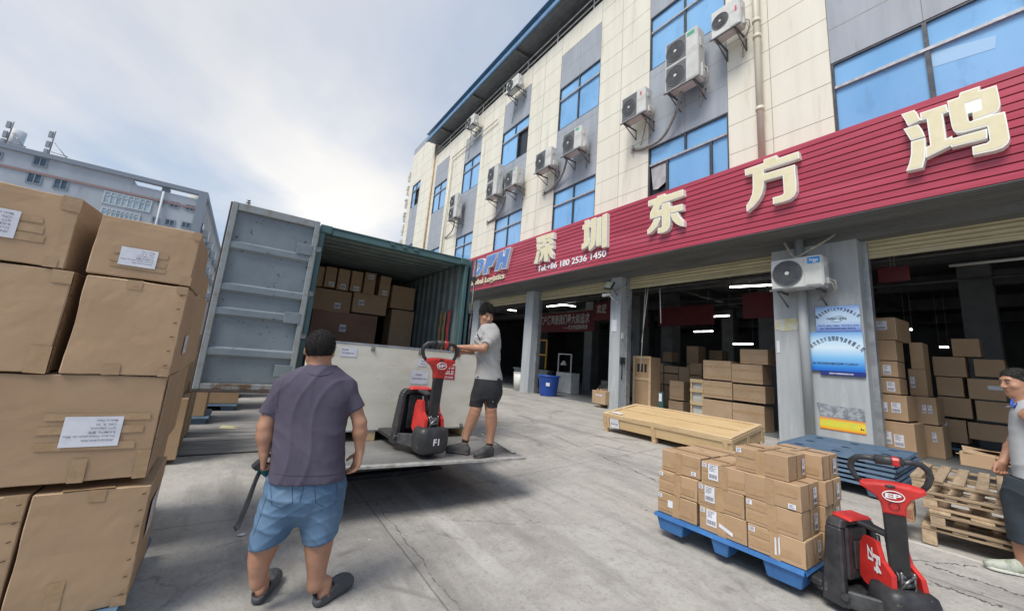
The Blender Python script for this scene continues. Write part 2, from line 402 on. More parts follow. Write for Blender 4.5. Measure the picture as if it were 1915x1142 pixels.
for a, b, n, am, w in [((690, 925), (865, 1142), 90, .010, .003), ((1030, 830), (1235, 925), 90, .016, .008), ((1110, 850), (1230, 880), 26, .02, .007), ((1735, 1095), (1960, 1175), 90, .016, .008), ((1740, 1125), (1880, 1180), 80, .016, .009), ((1700, 1085), (1915, 1118), 80, .014, .005)]:
    ckm.add(*crack(wander(onz(*a), onz(*b), n, am), w))
struct(ckm.build('road_crack', mat('crack_filler', (.10, .095, .09), (.19, .18, .17), 20, rough=.8)))
lit = MB()
for px, py, r in [(828, 939, .02), (790, 802, .02), (452, 1000, .03), (690, 1010, .012), (760, 1000, .012), (1040, 860, .02), (1130, 930, .015), (362, 942, .018)]:
    p = onz(px, py, .0); a = random.random()*3; z = gz(p.y)+.004
    lit.add([(p.x+r*math.cos(a+t)*random.uniform(.5, 1.2), p.y+r*math.sin(a+t)*random.uniform(.5, 1.2), z+(.004 if t > 2 else 0)) for t in (0, 1.2, 2.4, 3.8, 5.)], [(0, 1, 2, 3, 4)])
tag(lit.build('litter_scrap', PAPER), 'small white paper scraps strewn over the concrete yard', 'litter', kind='stuff')
p = onz(420, 800, .02); q = MB(); q.add([(p.x-.25, p.y-.05, .023), (p.x+.02, p.y-.09, .023), (p.x+.12, p.y+.22, .024), (p.x-.03, p.y+.10, .026), (p.x-.10, p.y+.26, .023)], [(0, 1, 2, 3, 4)])
tag(q.build('flattened_carton', mat('yellow_board', (.55, .50, .28), (.45, .4, .22), 9)), 'torn yellowish scrap of cardboard lying on the grooved boards', 'scrap')

# ================================================================== WAREHOUSE
D = 9.375
CREAM = mat('cream_wall_panel', (.72, .69, .595), (.63, .60, .51), 1.1, 8, .42, .72, rough=.62, bump=.06, bscale=40, c3=(.46, .41, .32), s3=1.5, lo3=.58, hi3=.82, stretch=(2.2, 1, .2))
GREYW = mat('grey_wall_panel', (.335, .365, .41), (.27, .30, .34), 1.4, 8, .4, .7, rough=.6, bump=.06, bscale=40, c3=(.17, .175, .185), s3=2.2, lo3=.62, hi3=.84, stretch=(2.4, 1, .3))
JOINT = mat('joint_sealant', (.20, .18, .15), (.30, .27, .22), 5, rough=.8)
FRAME = mat('window_frame_metal', (.055, .062, .072), (.09, .095, .1), 8, rough=.4, metal=.4)
FRAMEL = mat('window_rail_light', (.34, .36, .38), (.48, .49, .5), 12, rough=.4, metal=.3)
BW = thing('warehouse_building', 'long four storey cream and grey panelled warehouse with blue windows above open loading bays', 'building', (0, 0, 0))
WIN = [(-24.55, -22.45, 'e'), (-20.1, -18.05, 'c'), (-15.78, -13.5, 'b'), (-11.36, -9.07, 'a'), (-6.88, -4.47, 'w'), (-2.33, .45, 'x'), (2.05, 4.8, 'x'), (6.6, 9.2, 'x')]
ROWS = [(6.2, 8.39), (11.12, 13.12)]
WT, WB, XR = 15.7, 4.56, 11.
cr = MB(); cr.m = 0
edges = [-25.2]+[v for w in WIN for v in w[:2]]+[XR]
for i in range(0, len(edges), 2):
    cr.m = 0; x0, x1 = edges[i], edges[i+1]; cr.box(x0, x1, D, D+.3, WB, WT)
    cr.m = 2
    z = 6.35
    while z < WT-.2:
        cr.box(x0, x1, D-.002, D+.02, z-.006, z+.006); z += .80
    xm = x0+(x1-x0)*.47; cr.box(xm-.005, xm+.005, D-.0035, D+.02, WB, WT)
for x0, x1, k in WIN:
    for z0, z1, mi in ((WB, 6.2, 1), (8.39, 11.12, 1), (13.12, 14.75, 1), (14.75, WT, 0)):
        cr.m = mi; o = .008 if mi else 0; cr.box(x0, x1, D+o, D+.3, z0, z1)
        if mi:
            cr.m = 2; cr.box((x0+x1)/2-.005, (x0+x1)/2+.005, D+o-.003, D+.02, z0, z1)
            zz = z0+.82
            while zz < z1-.2: cr.box(x0, x1, D+o-.0015, D+.02, zz-.006, zz+.006); zz += .82
    cr.m = 2; cr.box(x0-.006, x0+.006, D-.002, D+.01, WB, WT); cr.box(x1-.006, x1+.006, D-.002, D+.01, WB, WT)
# tower at the far left end, rear and end walls
TX0, TX1, TT = -30.2, -25.2, 18.45
TW = [(-29.35, -27.7, 12.9, 14.9), (-29.35, -27.75, 7.7, 9.7)]
cr.m = 0
for x0, x1, z0, z1, mi in [(TX0, -29.4, 0, 17.9, 0), (-27.65, TX1, 0, 17.9, 0), (-29.4, -27.65, 0, 7.7, 1), (-29.4, -27.65, 9.7, 12.9, 1), (-29.4, -27.65, 14.9, 17.9, 0), (TX0, TX1, 17.9, TT, 1)]:
    cr.m = mi; cr.box(x0, x1, D, D+.3, z0, z1)
cr.m = 2
z = 5.5
while z < 17.8: cr.box(TX0, TX1, D-.002, D+.02, z-.006, z+.006); z += .8
cr.m = 0; cr.box(TX0, TX0+.3, D+.3, 26, 0, TT); cr.box(TX1-.3, TX1-.002, D+.3, 26, WT, TT); cr.box(XR-.3, XR, D+.3, 30, 0, WT)
cr.box(TX0+.3, XR-.3, 29.7, 30, 0, WT); cr.box(TX1, XR-.3, D+.3, 29.7, 15.2, 15.4)
cr.box(TX0, -25.25, D-.004, D+.3, .35, 4.6)
cr.build('wall', [CREAM, GREYW, JOINT], BW)

GLASS = mat('blue_tinted_glass', (.25, .48, .76), (.15, .35, .62), .35, 3, .35, .65, rough=.06, rvar=.04, spec=.7, rand=.16, c3=(.11, .22, .38), s3=2.2, lo3=.55, hi3=.85, stretch=(1, 1, .4))
GLASSD = mat('open_sash_dark', (.015, .02, .03), rough=.3)
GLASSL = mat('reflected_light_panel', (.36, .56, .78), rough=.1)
CURT = mat('dirty_curtain', (.42, .42, .43), (.30, .30, .32), 4, rough=.9, bump=.4, bscale=6)
def window(x0, x1, z0, z1, dark=None, mulls=None, kind='', parent=BW, low=None):
    fr = MB(); t = .045; y0, y1 = D+.02, D+.10
    fr.box(x0, x0+t, y0, y1, z0, z1); fr.box(x1-t, x1, y0, y1, z0, z1); fr.box(x0+t, x1-t, y0, y1, z0, z0+t); fr.box(x0+t, x1-t, y0, y1, z1-t, z1)
    zt = z1-.60; xm = (x0+x1)/2
    fr.box(xm-.03, xm+.03, y0, y1, zt+.03, z1-t)
    for m in (mulls or [xm]): fr.box(m-.035, m+.035, y0, y1, z0+t, zt-.03)
    fr.m = 1; fr.box(x0+t, x1-t, y0-.012, y1, zt-.03, zt+.03)
    fr.m = 0; fr.box(x0, x1, D+.16, D+.28, z0, z1)
    f = fr.build('window', [FRAME, FRAMEL], parent)
    gl = MB(); yy = D+.07
    xs = [x0+t]+list(mulls or [xm])+[x1-t]
    gl.add([(x0+t, yy, zt), (x1-t, yy, zt), (x1-t, yy+.002, z1-t), (x0+t, yy+.002, z1-t)], [(0, 1, 2, 3)])
    for i in range(len(xs)-1):
        gl.m = 1 if dark == i else 0; o = .05 if dark == i else random.uniform(0, .006)
        gl.add([(xs[i], yy+o, z0+t), (xs[i+1], yy+o, z0+t), (xs[i+1], yy+o, zt), (xs[i], yy+o, zt)], [(0, 1, 2, 3)])
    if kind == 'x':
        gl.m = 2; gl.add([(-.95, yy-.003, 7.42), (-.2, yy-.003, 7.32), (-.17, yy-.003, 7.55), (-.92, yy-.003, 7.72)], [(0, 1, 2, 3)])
    gl.build('pane', [GLASS, GLASSD, GLASSL], f)
    return f
for x0, x1, k in WIN:
    for r, (z0, z1) in enumerate(ROWS):
        kw = {}
        if k == 'b' and r == 1: kw = dict(dark=1, mulls=[x0+(x1-x0)*.62])
        if k == 'w' and r == 0: kw = dict(dark=0, mulls=[-6.25, -4.95])
        f = window(x0, x1, z0, z1, kind=('x' if k == 'x' and x0 < 0 and r == 0 else ''), **kw)
        if k == 'w' and r == 0:
            c = MB(); c.add([(-6.82, D+.06, 7.72), (-6.3, D+.06, 7.74), (-6.3, D+.05, 7.1), (-6.55, D+.03, 6.95), (-6.72, D+.04, 6.98)], [(0, 1, 2, 3, 4)]); c.build('curtain', CURT, f)
for x0, x1, z0, z1 in TW: window(x0, x1, z0, z1, dark=1)
# roof canopy over the terrace, railing
RZ = 16.77
rf = MB(); rf.m = 0; rf.add([(-25.3, 8.7, RZ), (XR, 8.7, RZ), (XR, 22, RZ+.5), (-25.3, 22, RZ+.5)], [(0, 1, 2, 3)])
rf.m = 0
for i in range(56):
    y = 8.75+i*.24; z = RZ+(y-8.7)/13.3*.5; rf.box(-25.3, XR, y, y+.05, z-.03, z-.005)
rf.m = 1; rf.box(-25.35, XR, 8.62, 8.70, RZ-.06, RZ+.16); rf.box(-25.36, XR, 8.6, 22, RZ+.52, RZ+.56)
rf.m = 2
for x in np.arange(-23, 11, 4.4): rf.box(x-.06, x+.06, 8.72, 20, RZ-.16, RZ-.03); rf.box(x-.06, x+.06, 12, 12.12, 15.4, RZ-.16)
rf.build('roof', [mat('roof_underside', (.19, .21, .23), (.15, .165, .18), 3, rough=.55, metal=.3), mat('roof_blue_edge', (.09, .20, .36), (.12, .25, .42), 3, rough=.4), STEELG], BW)
rl = MB()
for z in (15.98, 16.32): rl.tube([(-25.1, D+.05, z), (XR, D+.05, z)], .028, 8)
for x in np.arange(-25, XR, 2.2): rl.tube([(x, D+.05, WT), (x, D+.05, 16.32)], .03, 8)
rl.build('railing', mat('railing_white', (.62, .62, .6), (.45, .44, .42), 6, rough=.5), BW)
# blade lettering on the tower's far edge, seen edge-on
bl = MB(); z = 16.2
while z > 5.2:
    for k in range(4): bl.box(TX0-.22+random.uniform(-.12, .1), TX0-.01, D-.20+random.random()*.1, D-.02+random.random()*.1, z, z+.12+random.random()*.15); z -= .22
    z -= .28
bl.build('vertical_sign', mat('old_letters', (.52, .50, .45), (.62, .6, .54), 6), BW)
# pillars
PC = mat('pillar_plaster', (.40, .425, .44), (.33, .352, .37), 1.5, 9, .38, .66, rough=.8, bump=.15, bscale=14, c3=(.50, .52, .52), s3=2.4, lo3=.58, hi3=.74, stretch=(3, 3, .35))
for x0, x1 in [(-21.6, -21.0), (-17.15, -16.55), (-12.72, -12.2), (-8.2, -7.8), (-3.62, -2.15), (2.2, 3.6), (7.0, 7.6)]:
    pl = MB(); pl.box(x0, x1, D, D+.42, .36, WB+.01, .012); pl.m = 1; pl.box(x1, x1+.09, D+.25, D+.42, .36, WB); pl.box(x0-.09, x0, D+.25, D+.42, .36, WB)
    o = pl.build('pillar', [PC, mat('shutter_track', (.42, .44, .45), (.3, .31, .32), 5, rough=.4, metal=.6)], BW)
# rolled-up shutters
SH = mat('shutter_slats', (.50, .45, .29), (.42, .37, .23), 4, 7, rough=.5, c3=(.24, .21, .14), s3=5, lo3=.6, hi3=.8, stretch=(.4, 1, 3))
bays = [(-21.0, -17.15), (-16.55, -12.72), (-12.2, -8.2), (-7.8, -3.62), (-2.15, 2.2), (3.6, 7.0)]
for n, (x0, x1) in enumerate(bays):
    s = MB(); z0 = 4.07; pts = []; z = z0
    s.m = 0; s.box(x0, x1, D+.30, D+.34, z0, z0+.07)
    z = z0+.07; prof = []
    while z < 4.62:
        for k in range(5): prof.append((D+.33-.028*math.sin(math.pi*k/4), z+.078*k/4))
        z += .085
    vs = []
    for (y, zz) in prof: vs += [(x0, y, zz), (x1, y, zz)]
    s.add(vs, [(2*i, 2*i+1, 2*i+3, 2*i+2) for i in range(len(prof)-1)], False)
    s.build('roller_shutter', SH, BW)
# interior shell
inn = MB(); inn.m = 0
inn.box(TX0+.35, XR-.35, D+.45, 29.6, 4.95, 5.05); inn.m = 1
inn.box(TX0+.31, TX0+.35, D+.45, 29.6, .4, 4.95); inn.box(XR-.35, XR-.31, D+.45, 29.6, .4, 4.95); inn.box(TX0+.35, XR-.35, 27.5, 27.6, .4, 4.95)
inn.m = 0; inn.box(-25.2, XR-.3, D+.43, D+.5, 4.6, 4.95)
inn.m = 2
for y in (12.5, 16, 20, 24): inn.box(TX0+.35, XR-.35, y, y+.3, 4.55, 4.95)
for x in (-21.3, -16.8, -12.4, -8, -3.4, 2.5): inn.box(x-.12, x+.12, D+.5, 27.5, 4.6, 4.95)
for y, z in ((10.6, 4.5), (11.4, 4.42), (14.2, 4.4)): inn.tube([(TX0+1, y, z), (XR-1, y, z)], .035, 8)
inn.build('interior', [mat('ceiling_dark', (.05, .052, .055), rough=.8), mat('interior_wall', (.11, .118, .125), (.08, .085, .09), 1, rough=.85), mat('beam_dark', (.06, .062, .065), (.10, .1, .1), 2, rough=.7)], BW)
struct(MB().box(TX0+.35, XR-.35, D+.42, 27.5, .36, .408).build('warehouse_floor', mat('floor_paint', (.20, .215, .22), (.14, .15, .155), 1.2, 8, rough=.35, rvar=.12)))
for (x, y) in [(-9.75, 15), (-5.9, 15), (-14.3, 15), (-18.5, 15), (-1.2, 15), (-14.5, 20), (-9.7, 20), (3, 15), (-10.2, 13.4)]:
    MB().box(x-.28, x+.28, y-.28, y+.28, .4, 4.95, .01).build('interior_column', mat('column_paint', (.14, .15, .155), (.10, .11, .115), 2, rough=.7), BW)

# ---- sign band -------------------------------------------------------------------------------
YF, FZ0, FZ1, FX0, FX1 = 8.3, 4.56, 6.2, -16.6, 10.9
SG = thing('shop_sign', 'long crimson ribbed sign band with raised gold Chinese characters above the loading bays', 'sign', (0, 0, 0))
RED = mat('crimson_panel', (.42, .048, .082), (.33, .035, .062), .9, 5, .4, .65, rough=.34, rvar=.08, coat=.15, rand=0, c3=(.48, .075, .12), s3=.5, lo3=.5, hi3=.7, stretch=(.35, 1, 6))
sg = MB(); nr = 13; hh = (FZ1-FZ0)/nr
for i in range(nr):
    z0 = FZ0+i*hh; sg.m = 0; sg.box(FX0, FX1, YF, YF+.04, z0+.010, z0+hh-.008, .004)
sg.m = 1; sg.box(FX0, FX1, YF+.02, YF+.05, FZ0, FZ1)
sg.m = 0; sg.box(FX0, FX1, YF+.05, D-.01, FZ1-.05, FZ1-.01); sg.box(FX0, FX0+.04, YF+.05, D-.01, FZ0+.03, FZ1-.06)
sg.build('panel', [RED, mat('panel_gap', (.055, .006, .01), rough=.6)], SG)
sf = MB(); sf.m = 0
for i in range(8): sf.box(FX0-8, FX1, YF+.012+i*.132, YF+.012+i*.132+.118, FZ0-.012, FZ0+.006)
sf.m = 1; sf.box(FX0-8, FX1, YF+.01, D+.42, FZ0+.008, FZ0+.03); sf.m = 0; sf.box(FX0-8, FX1, D-.02, D+.42, FZ0-.14, FZ0+.008)
sf.box(FX0-8, FX0-.01, YF+.3, D, FZ0+.02, FZ0+.5)
sf.build('soffit', [mat('soffit_grey', (.155, .16, .16), (.11, .115, .115), 2, rough=.6, stretch=(.3, 2, 2)), DARK], SG)
GOLD = mat('gold_letter_face', (.73, .67, .46), (.67, .60, .39), 7, 6, .35, .7, rough=.5, bump=.05)
RIM = mat('letter_rim', (.84, .84, .80), rough=.4)
SIDE = mat('letter_side', (.33, .29, .19), (.25, .22, .15), 6, rough=.5)
BLUEL = mat('blue_letter_face', (.13, .25, .55), (.10, .20, .45), 8, rough=.4)
YL = YF-.13
def traced(name, loops_px, org, sc, face, label=None, gold=None, ins=.016):
    def cv(lp): return [(lambda p: (p.x, p.z))(ony(org[0]+a/sc, org[1]+b/sc, YL)) for a, b in lp]
    sgn = lambda l: sum(l[i][0]*l[(i+1) % len(l)][1]-l[(i+1) % len(l)][0]*l[i][1] for i in range(len(l)))
    def inset(lp, d):
        k = len(lp); s = 1 if sgn(lp) > 0 else -1; out = []
        for i in range(k):
            a = Vector(lp[i-1]); b = Vector(lp[i]); c = Vector(lp[(i+1) % k])
            e = (b-a).normalized(); f = (c-b).normalized(); n1 = Vector((-e.y, e.x))*s; n2 = Vector((-f.y, f.x))*s; n = n1+n2
            if n.length < .3: n = n1
            n.normalize(); q = b+n*d/max(.5, n.dot(n1)); out.append((q.x, q.y))
        return out
    mb = MB(); T0 = Matrix(((1, 0, 0, 0), (0, 0, -1, YF-.005), (0, 1, 0, 0), (0, 0, 0, 1)))
    for i, grp in enumerate(loops_px):
        L2 = [cv(l) for l in grp]; e = .0625
        mb.m = 0; me = loops_mesh(L2, e); mb.mesh(me, T0 @ Matrix.Translation((0, 0, e-.004+i*.0012)))
        L3 = [inset(l, ins if j == 0 else -ins) for j, l in enumerate(L2)] if gold is None or gold[i] is None else [cv(l) for l in gold[i]]
        mb.m = 1; me = loops_mesh(L3, .001); mb.mesh(me, T0 @ Matrix.Translation((0, 0, 2*e-.002+i*.0012)))
    o = mb.build(name, [RIM, face], SG)
    if label: o['label'] = label
    return o
traced('sign_letter', [[[(80,350),(265,285),(270,250),(435,190),(440,230),(825,100),(835,235),(370,395),(285,555),(365,535),(370,415),(535,365),(545,480),(812,410),(818,545),(545,610),(545,850),(530,920),(480,985),(400,1025),(280,1040),(285,935),(350,915),(370,895),(370,665),(118,735),(120,610),(200,435),(80,468)]],
  [[(200,745),(340,695),(335,740),(280,870),(200,970),(120,1040),(62,1060),(62,970),(130,890),(170,810)]], [[(555,630),(715,595),(740,660),(790,730),(838,775),(838,890),(760,880),(680,840),(610,770),(575,700)]]], (1205, 345), 11.42, GOLD)
traced('sign_letter', [[[(65,370),(375,260),(378,205),(590,130),(595,190),(950,70),(965,180),(375,370),(375,440),(890,285),(895,400),(915,600),(915,720),(880,800),(800,860),(700,895),(530,935),(525,830),(670,790),(708,760),(706,700),(690,465),(378,555),(375,650),(350,760),(300,860),(210,970),(100,1060),(92,960),(150,870),(185,780),(198,680),(195,435),(75,470)]]], (1385, 275), 8.783, GOLD)
traced('sign_letter', [[[(32,405),(190,352),(225,390),(265,470),(110,538),(75,470)]], [[(60,578),(235,525),(280,580),(315,662),(145,712),(105,650)]], [[(150,730),(322,682),(325,800),(320,920),(290,1035),(92,1078),(130,980),(150,880)]],
  [[(255,390),(570,285),(598,375),(530,400),(570,695),(638,660),(642,690),(1055,575),(1058,685),(630,795),(620,775),(325,920),(325,795),(378,775),(335,460),(265,480)]],
  [[(580,250),(715,205),(730,150),(970,70),(958,125),(1165,58),(1195,180),(1212,290),(1195,350),(1140,395),(1100,412),(1265,372),(1295,520),(1325,690),(1300,750),(1240,800),(1140,835),(885,888),(875,790),(1050,745),(1085,715),(1055,545),(760,620),(690,625),(650,595),(630,540),(600,380)], [(822,400),(878,382),(888,478),(850,492),(834,480)]]],
  (1680, 150), 6.345, GOLD, gold=[None, None, None, None, [[(595,262),(728,215),(742,162),(950,88),(940,145),(1152,75),(1180,180),(1196,290),(1180,345),(1130,382),(890,470),(890,390),(1003,350),(985,208),(780,275),(822,485),(850,505),(1100,428),(1250,392),(1280,530),(1308,690),(1285,740),(1230,786),(1130,820),(897,870),(890,802),(1060,758),(1102,718),(1070,525),(760,603),(695,608),(662,585),(646,540),(615,380)]]])
traced('sign_letter', [[[(195,300),(290,262),(305,440),(210,450)]], [[(195,480),(290,460),(300,640),(215,655)]], [[(210,680),(290,665),(280,750),(220,1035),(120,1035),(180,850)]],
  [[(320,250),(700,140),(695,325),(610,325),(585,290),(430,345),(440,370),(385,425),(380,410),(325,430)]], [[(450,352),(580,310),(680,365),(680,470),(560,490),(560,440),(510,385),(470,445),(430,520),(310,590),(300,500),(390,430)]],
  [[(320,610),(440,560),(445,470),(550,455),(560,515),(685,490),(680,600),(630,615),(670,760),(660,890),(600,850),(540,730),(520,740),(515,970),(415,975),(415,760),(390,830),(340,930),(270,985),(290,900),(330,800),(335,710),(300,690)]]], (990, 425), 15.23, GOLD, ins=.010)
traced('sign_letter', [[[(175,305),(285,270),(290,360),(325,355),(325,470),(280,485),(275,770),(320,760),(300,890),(200,975),(100,1030),(100,895),(155,870),(165,530),(120,525),(125,420),(178,400)]], [[(345,260),(460,215),(445,800),(430,900),(360,1000),(280,1060),(280,950),(315,900),(335,800)]],
  [[(485,240),(600,195),(580,915),(465,950)]], [[(625,165),(740,110),(725,950),(610,985)]]], (1080, 390), 13.43, GOLD, ins=.012)
for lp in ([[(112,400),(290,352),(325,385),(315,500),(270,640),(190,750),(50,815)], [(185,490),(228,490),(205,580),(145,680)]], [[(385,300),(648,208),(590,370),(500,545),(415,560),(385,720),(275,745),(330,560)]], [[(660,210),(790,150),(770,295),(808,282),(830,125),(958,85),(835,600),(725,610),(750,470),(712,480),(665,640),(560,665),(610,480)]]):
    traced('logo_letter', [lp], (880, 455), 12.69, BLUEL, ins=.02)
tx = MB(); pb = ony(945, 517, YF); pa = ony(886.5, 533.5, YF)
per = (pb.x-pa.x)/14.3; fit_text(tx, 'Global Logistics', (pa.x-per*1.6, YF-.002, pa.z-.0), (pb.x, YF-.002, pa.z), (0, 0, 1), h=.235, ext=.03, bold=.02)
tx.build('sign_text', mat('cream_letters', (.70, .64, .48), rough=.45), SG)
tx = MB(); pa = ony(1006, 508.5, YF); pb = ony(1134, 483.5, YF); fit_text(tx, 'Tel:+86 180 2536 1450', (pa.x, YF-.002, pa.z), (pb.x, YF-.002, pa.z), (0, 0, 1), h=.20, ext=.012, bold=.015)
tx.build('phone_number', WHITEB, SG)

# ================================================================== CARTONS
LABEL_LINES = ['ANDE20240417NX', 'Product: 500ml plastic jar /Blue', 'B.A(METI): 蓝色', 'QTY: 240pcs/ctn', 'C/N:  R  20', 'Made in China']
def facemap(face, w, d, h):
    if face == 'f': return (lambda a, b, o: Vector((a, -o, b))), Vector((1, 0, 0)), Vector((0, 0, 1))
    if face == 'r': return (lambda a, b, o: Vector((w+o, a, b))), Vector((0, 1, 0)), Vector((0, 0, 1))
    if face == 'l': return (lambda a, b, o: Vector((-o, d-a, b))), Vector((0, -1, 0)), Vector((0, 0, 1))
    return (lambda a, b, o: Vector((a, b, h+o))), Vector((1, 0, 0)), Vector((0, 1, 0))
def strip(mb, fm, x0, x1, z0, z1, o, skew=0., jag=0.):
    mb.add([fm(x0, z0, o), fm(x1, z0+skew, o), fm(x1+jag, z1+skew, o), fm(x0+jag, z1, o)], [(0, 1, 2, 3)])
from mathutils import noise as NZ
LG = 'large cartons stacked on pallets at the left'
def rumple(o, cuts, amp):
    bm = bmesh.new(); bm.from_mesh(o.data); ed = [e for e in bm.edges if e.calc_length() > .12]
    bmesh.ops.subdivide_edges(bm, edges=ed, cuts=cuts, use_grid_fill=True); s_ = Vector((random.random()*50, random.random()*50, 0)); bm.normal_update()
    for v in bm.verts:
        q = v.co*5+s_; a = max(0, NZ.noise(q)+.35)+.5*max(0, NZ.noise(q*3)); edge = len({round(f.normal.x)*9+round(f.normal.y)*3+round(f.normal.z) for f in v.link_faces}) > 1
        v.co -= v.normal*amp*(a*(1.5 if edge else 1))
    bm.to_mesh(o.data); bm.free()
def carton(loc, w, d, h, yaw=0., label='', cat='carton', group=None, material=CARD, tapes=(), labels=(), name='cardboard_box', staples=(), tilt=None, parent=None, skewbr=None, bev=.006, bulge=.0):
    t = thing(name, label, cat, loc, yaw, group, tilt)
    j = lambda: random.uniform(-.0012, .0012)
    c = [Vector(((i & 1)*w+j(), ((i >> 1) & 1)*d+j(), ((i >> 2) & 1)*h+j()*.5)) for i in range(8)]
    if skewbr is not None:
        for i in (3, 7): c[i] += Vector(skewbr)
    b = MB(); b.hexa(c, bev)
    for q_ in range(6, len(b.mi)): b.mi[q_] = 2
    b.m = 1
    fmf = facemap('f', w, d, h)[0]; fmt = facemap('t', w, d, h)[0]; fmr = facemap('r', w, d, h)[0]
    strip(b, fmt, .01, w-.01, d/2-.002, d/2+.002, .0035)
    for fc, u, z0, n in staples:
        fm = facemap(fc, w, d, h)[0]
        for k in range(n):
            zz = z0+(h-2*z0)*k/(n-1); strip(b, fm, u-.008, u+.008, zz, zz+.006, .004, .004)
    cb = b.build('carton', [material, mat('carton_shadow_gap', (.12, .07, .04), rough=.8), CARDD], t)  # second material: dark brown lid seam and staple marks
    if group in (LG, 'small shipping cartons on the blue pallet') and loc[0] > -5: rumple(cb, 11 if group == LG else 4, .0045 if group == LG else .002)
    if tapes:
        for k_, (fc, x0, x1, z0, z1) in enumerate(tapes):
            tp = MB(); fm = facemap(fc, w, d, h)[0]; strip(tp, fm, x0, x1, z0, z1, .0017+.0003*k_, random.uniform(-.004, .004), random.uniform(-.004, .004)); tp.build('tape', TAPE, t)
    for L in labels:
        fc, x0, z0, lw, lh, kind = L[:6]
        fm, r, u = facemap(fc, w, d, h); lb = MB(); lb.m = 0; o = .0052
        skew = L[6] if len(L) > 6 else 0.
        lb.add([fm(x0, z0, o), fm(x0+lw, z0+skew, o), fm(x0+lw, z0+lh+skew, o), fm(x0, z0+lh, o)], [(0, 1, 2, 3)]); lb.m = 1
        if kind == 'big':      # upside-down address sheet
            n = len(LABEL_LINES); lhh = lh/(n+1.6); fr = [.55, .86, .46, .44, .36, .36]
            for i, s in enumerate(LABEL_LINES):
                zz = z0+lh*.10+lhh*(i+1.05)+skew*.5; xe = x0+lw*(.90-.0*i)
                fit_text(lb, s, fm(xe, zz, o), fm(xe-lw*fr[i], zz, o), -u, h=lhh*.5, bold=.012, res=1)
        elif kind == 'bar':    # small sticker with text and a bar code
            for i in range(5): strip(lb, fm, x0+lw*.12, x0+lw*random.uniform(.45, .85), z0+lh*(.9-.085*i), z0+lh*(.925-.085*i), o+.001)
            x = x0+lw*.1
            while x < x0+lw*.88:
                q = random.choice((.004, .007, .010))*lw/.1; strip(lb, fm, x, x+q*.5, z0+lh*.10, z0+lh*.36, o+.001); x += q
        elif kind == 'tag':
            for i in range(3): strip(lb, fm, x0+lw*.15, x0+lw*random.uniform(.6, .88), z0+lh*(.72-.24*i), z0+lh*(.80-.24*i), o+.001)
        elif kind == 'blk':
            strip(lb, fm, x0+lw*.1, x0+lw*.9, z0+lh*.42, z0+lh*.62, o+.001); strip(lb, fm, x0+lw*.1, x0+lw*.7, z0+lh*.2, z0+lh*.3, o+.001)
        elif kind == 'torn': pass
        lb.build('shipping_label', [PAPER, INKG if kind in ('big', 'blk') else INK], t)
    return t
def carton_px(fl, fr, z0, z1, depth, label, **k):
    # front edge from fl to fr (world x,y), going away from the camera behind it
    fl = Vector(fl); fr = Vector(fr); dv = fr-fl; return carton((fl.x, fl.y, z0), dv.length, depth, z1-z0, math.atan2(dv.y, dv.x), label, **k)

# ---- the big cartons filling the left foreground
LG = 'large cartons stacked on pallets at the left'
X1 = -3.05
def tp2(w, h, cx): return [('f', cx-.04, cx+.04, h-.10, h), ('f', cx-.04, cx+.04, 0, .10)]
carton_px((X1, -1.32), (X1, -.735), .152, .752, .6, 'large brown carton at the lower left corner, cropped, bottom row', group=LG, tapes=[('f', .5, .58, .48, .6), ('r', .25, .33, .4, .6)], staples=[('f', .56, .05, 7)])
carton_px((X1+.005, -.725), (X1-.005, -.272), .15, .75, .66, 'large plain carton at the bottom of the front stack, right end, paper on its side', group=LG, skewbr=(.0, .0, 0), tapes=[('f', .14, .20, 0, .17), ('f', .20, .27, .54, .6), ('f', .39, .452, 0, .05), ('t', .1, .3, .0, .06)], labels=[('r', .16, .26, .28, .2, 'big', .01)], staples=[('f', .425, .05, 7)])
carton_px((X1+.0, -1.42), (X1-.01, -.312), .79, 1.342, .66, 'widest carton of the front stack with white upside-down address sheet, middle row', group=LG, labels=[('f', .735, .18, .225, .155, 'big')], tapes=[('f', .65, 1.03, .165, .205), ('f', .64, 1.05, .245, .285), ('f', .66, 1.07, .315, .35), ('f', .80, .86, 0, .12), ('f', 1.05, 1.107, 0, .15), ('r', .0, .05, .0, .55)])
carton_px((X1, -1.35), (X1+.0, -.80), 1.345, 1.885, .7, 'large carton at the left edge, second row from the top of the front stack', group=LG, tapes=[('f', .0, .2, .24, .30), ('f', .0, .2, .17, .22), ('f', .47, .55, .47, .54), ('f', .47, .55, 0, .14), ('r', .0, .04, 0, .54)], staples=[('r', .03, .05, 6)])
carton_px((X1+.005, -.755), (X1, -.31), 1.345, 1.88, .9, 'large carton under the topmost right carton, dented staples down its right edge', group=LG, tapes=[('f', .17, .235, .48, .535), ('f', .16, .23, 0, .06), ('f', .39, .44, 0, .05), ('f', .39, .44, .49, .535)], labels=[('r', .36, .12, .2, .12, 'big', .01)], staples=[('f', .415, .06, 6)])
carton_px((X1, -.762), (X1-.005, -.312), 1.89, 2.232, .78, 'topmost carton of the front stack at right, white sheet taped on its face', group=LG, labels=[('f', .115, .07, .16, .105, 'big')], tapes=[('f', .075, .32, .085, .12), ('f', .085, .325, .055, .08), ('f', .08, .32, .135, .165), ('f', .41, .45, .29, .34), ('f', .40, .45, 0, .05)])
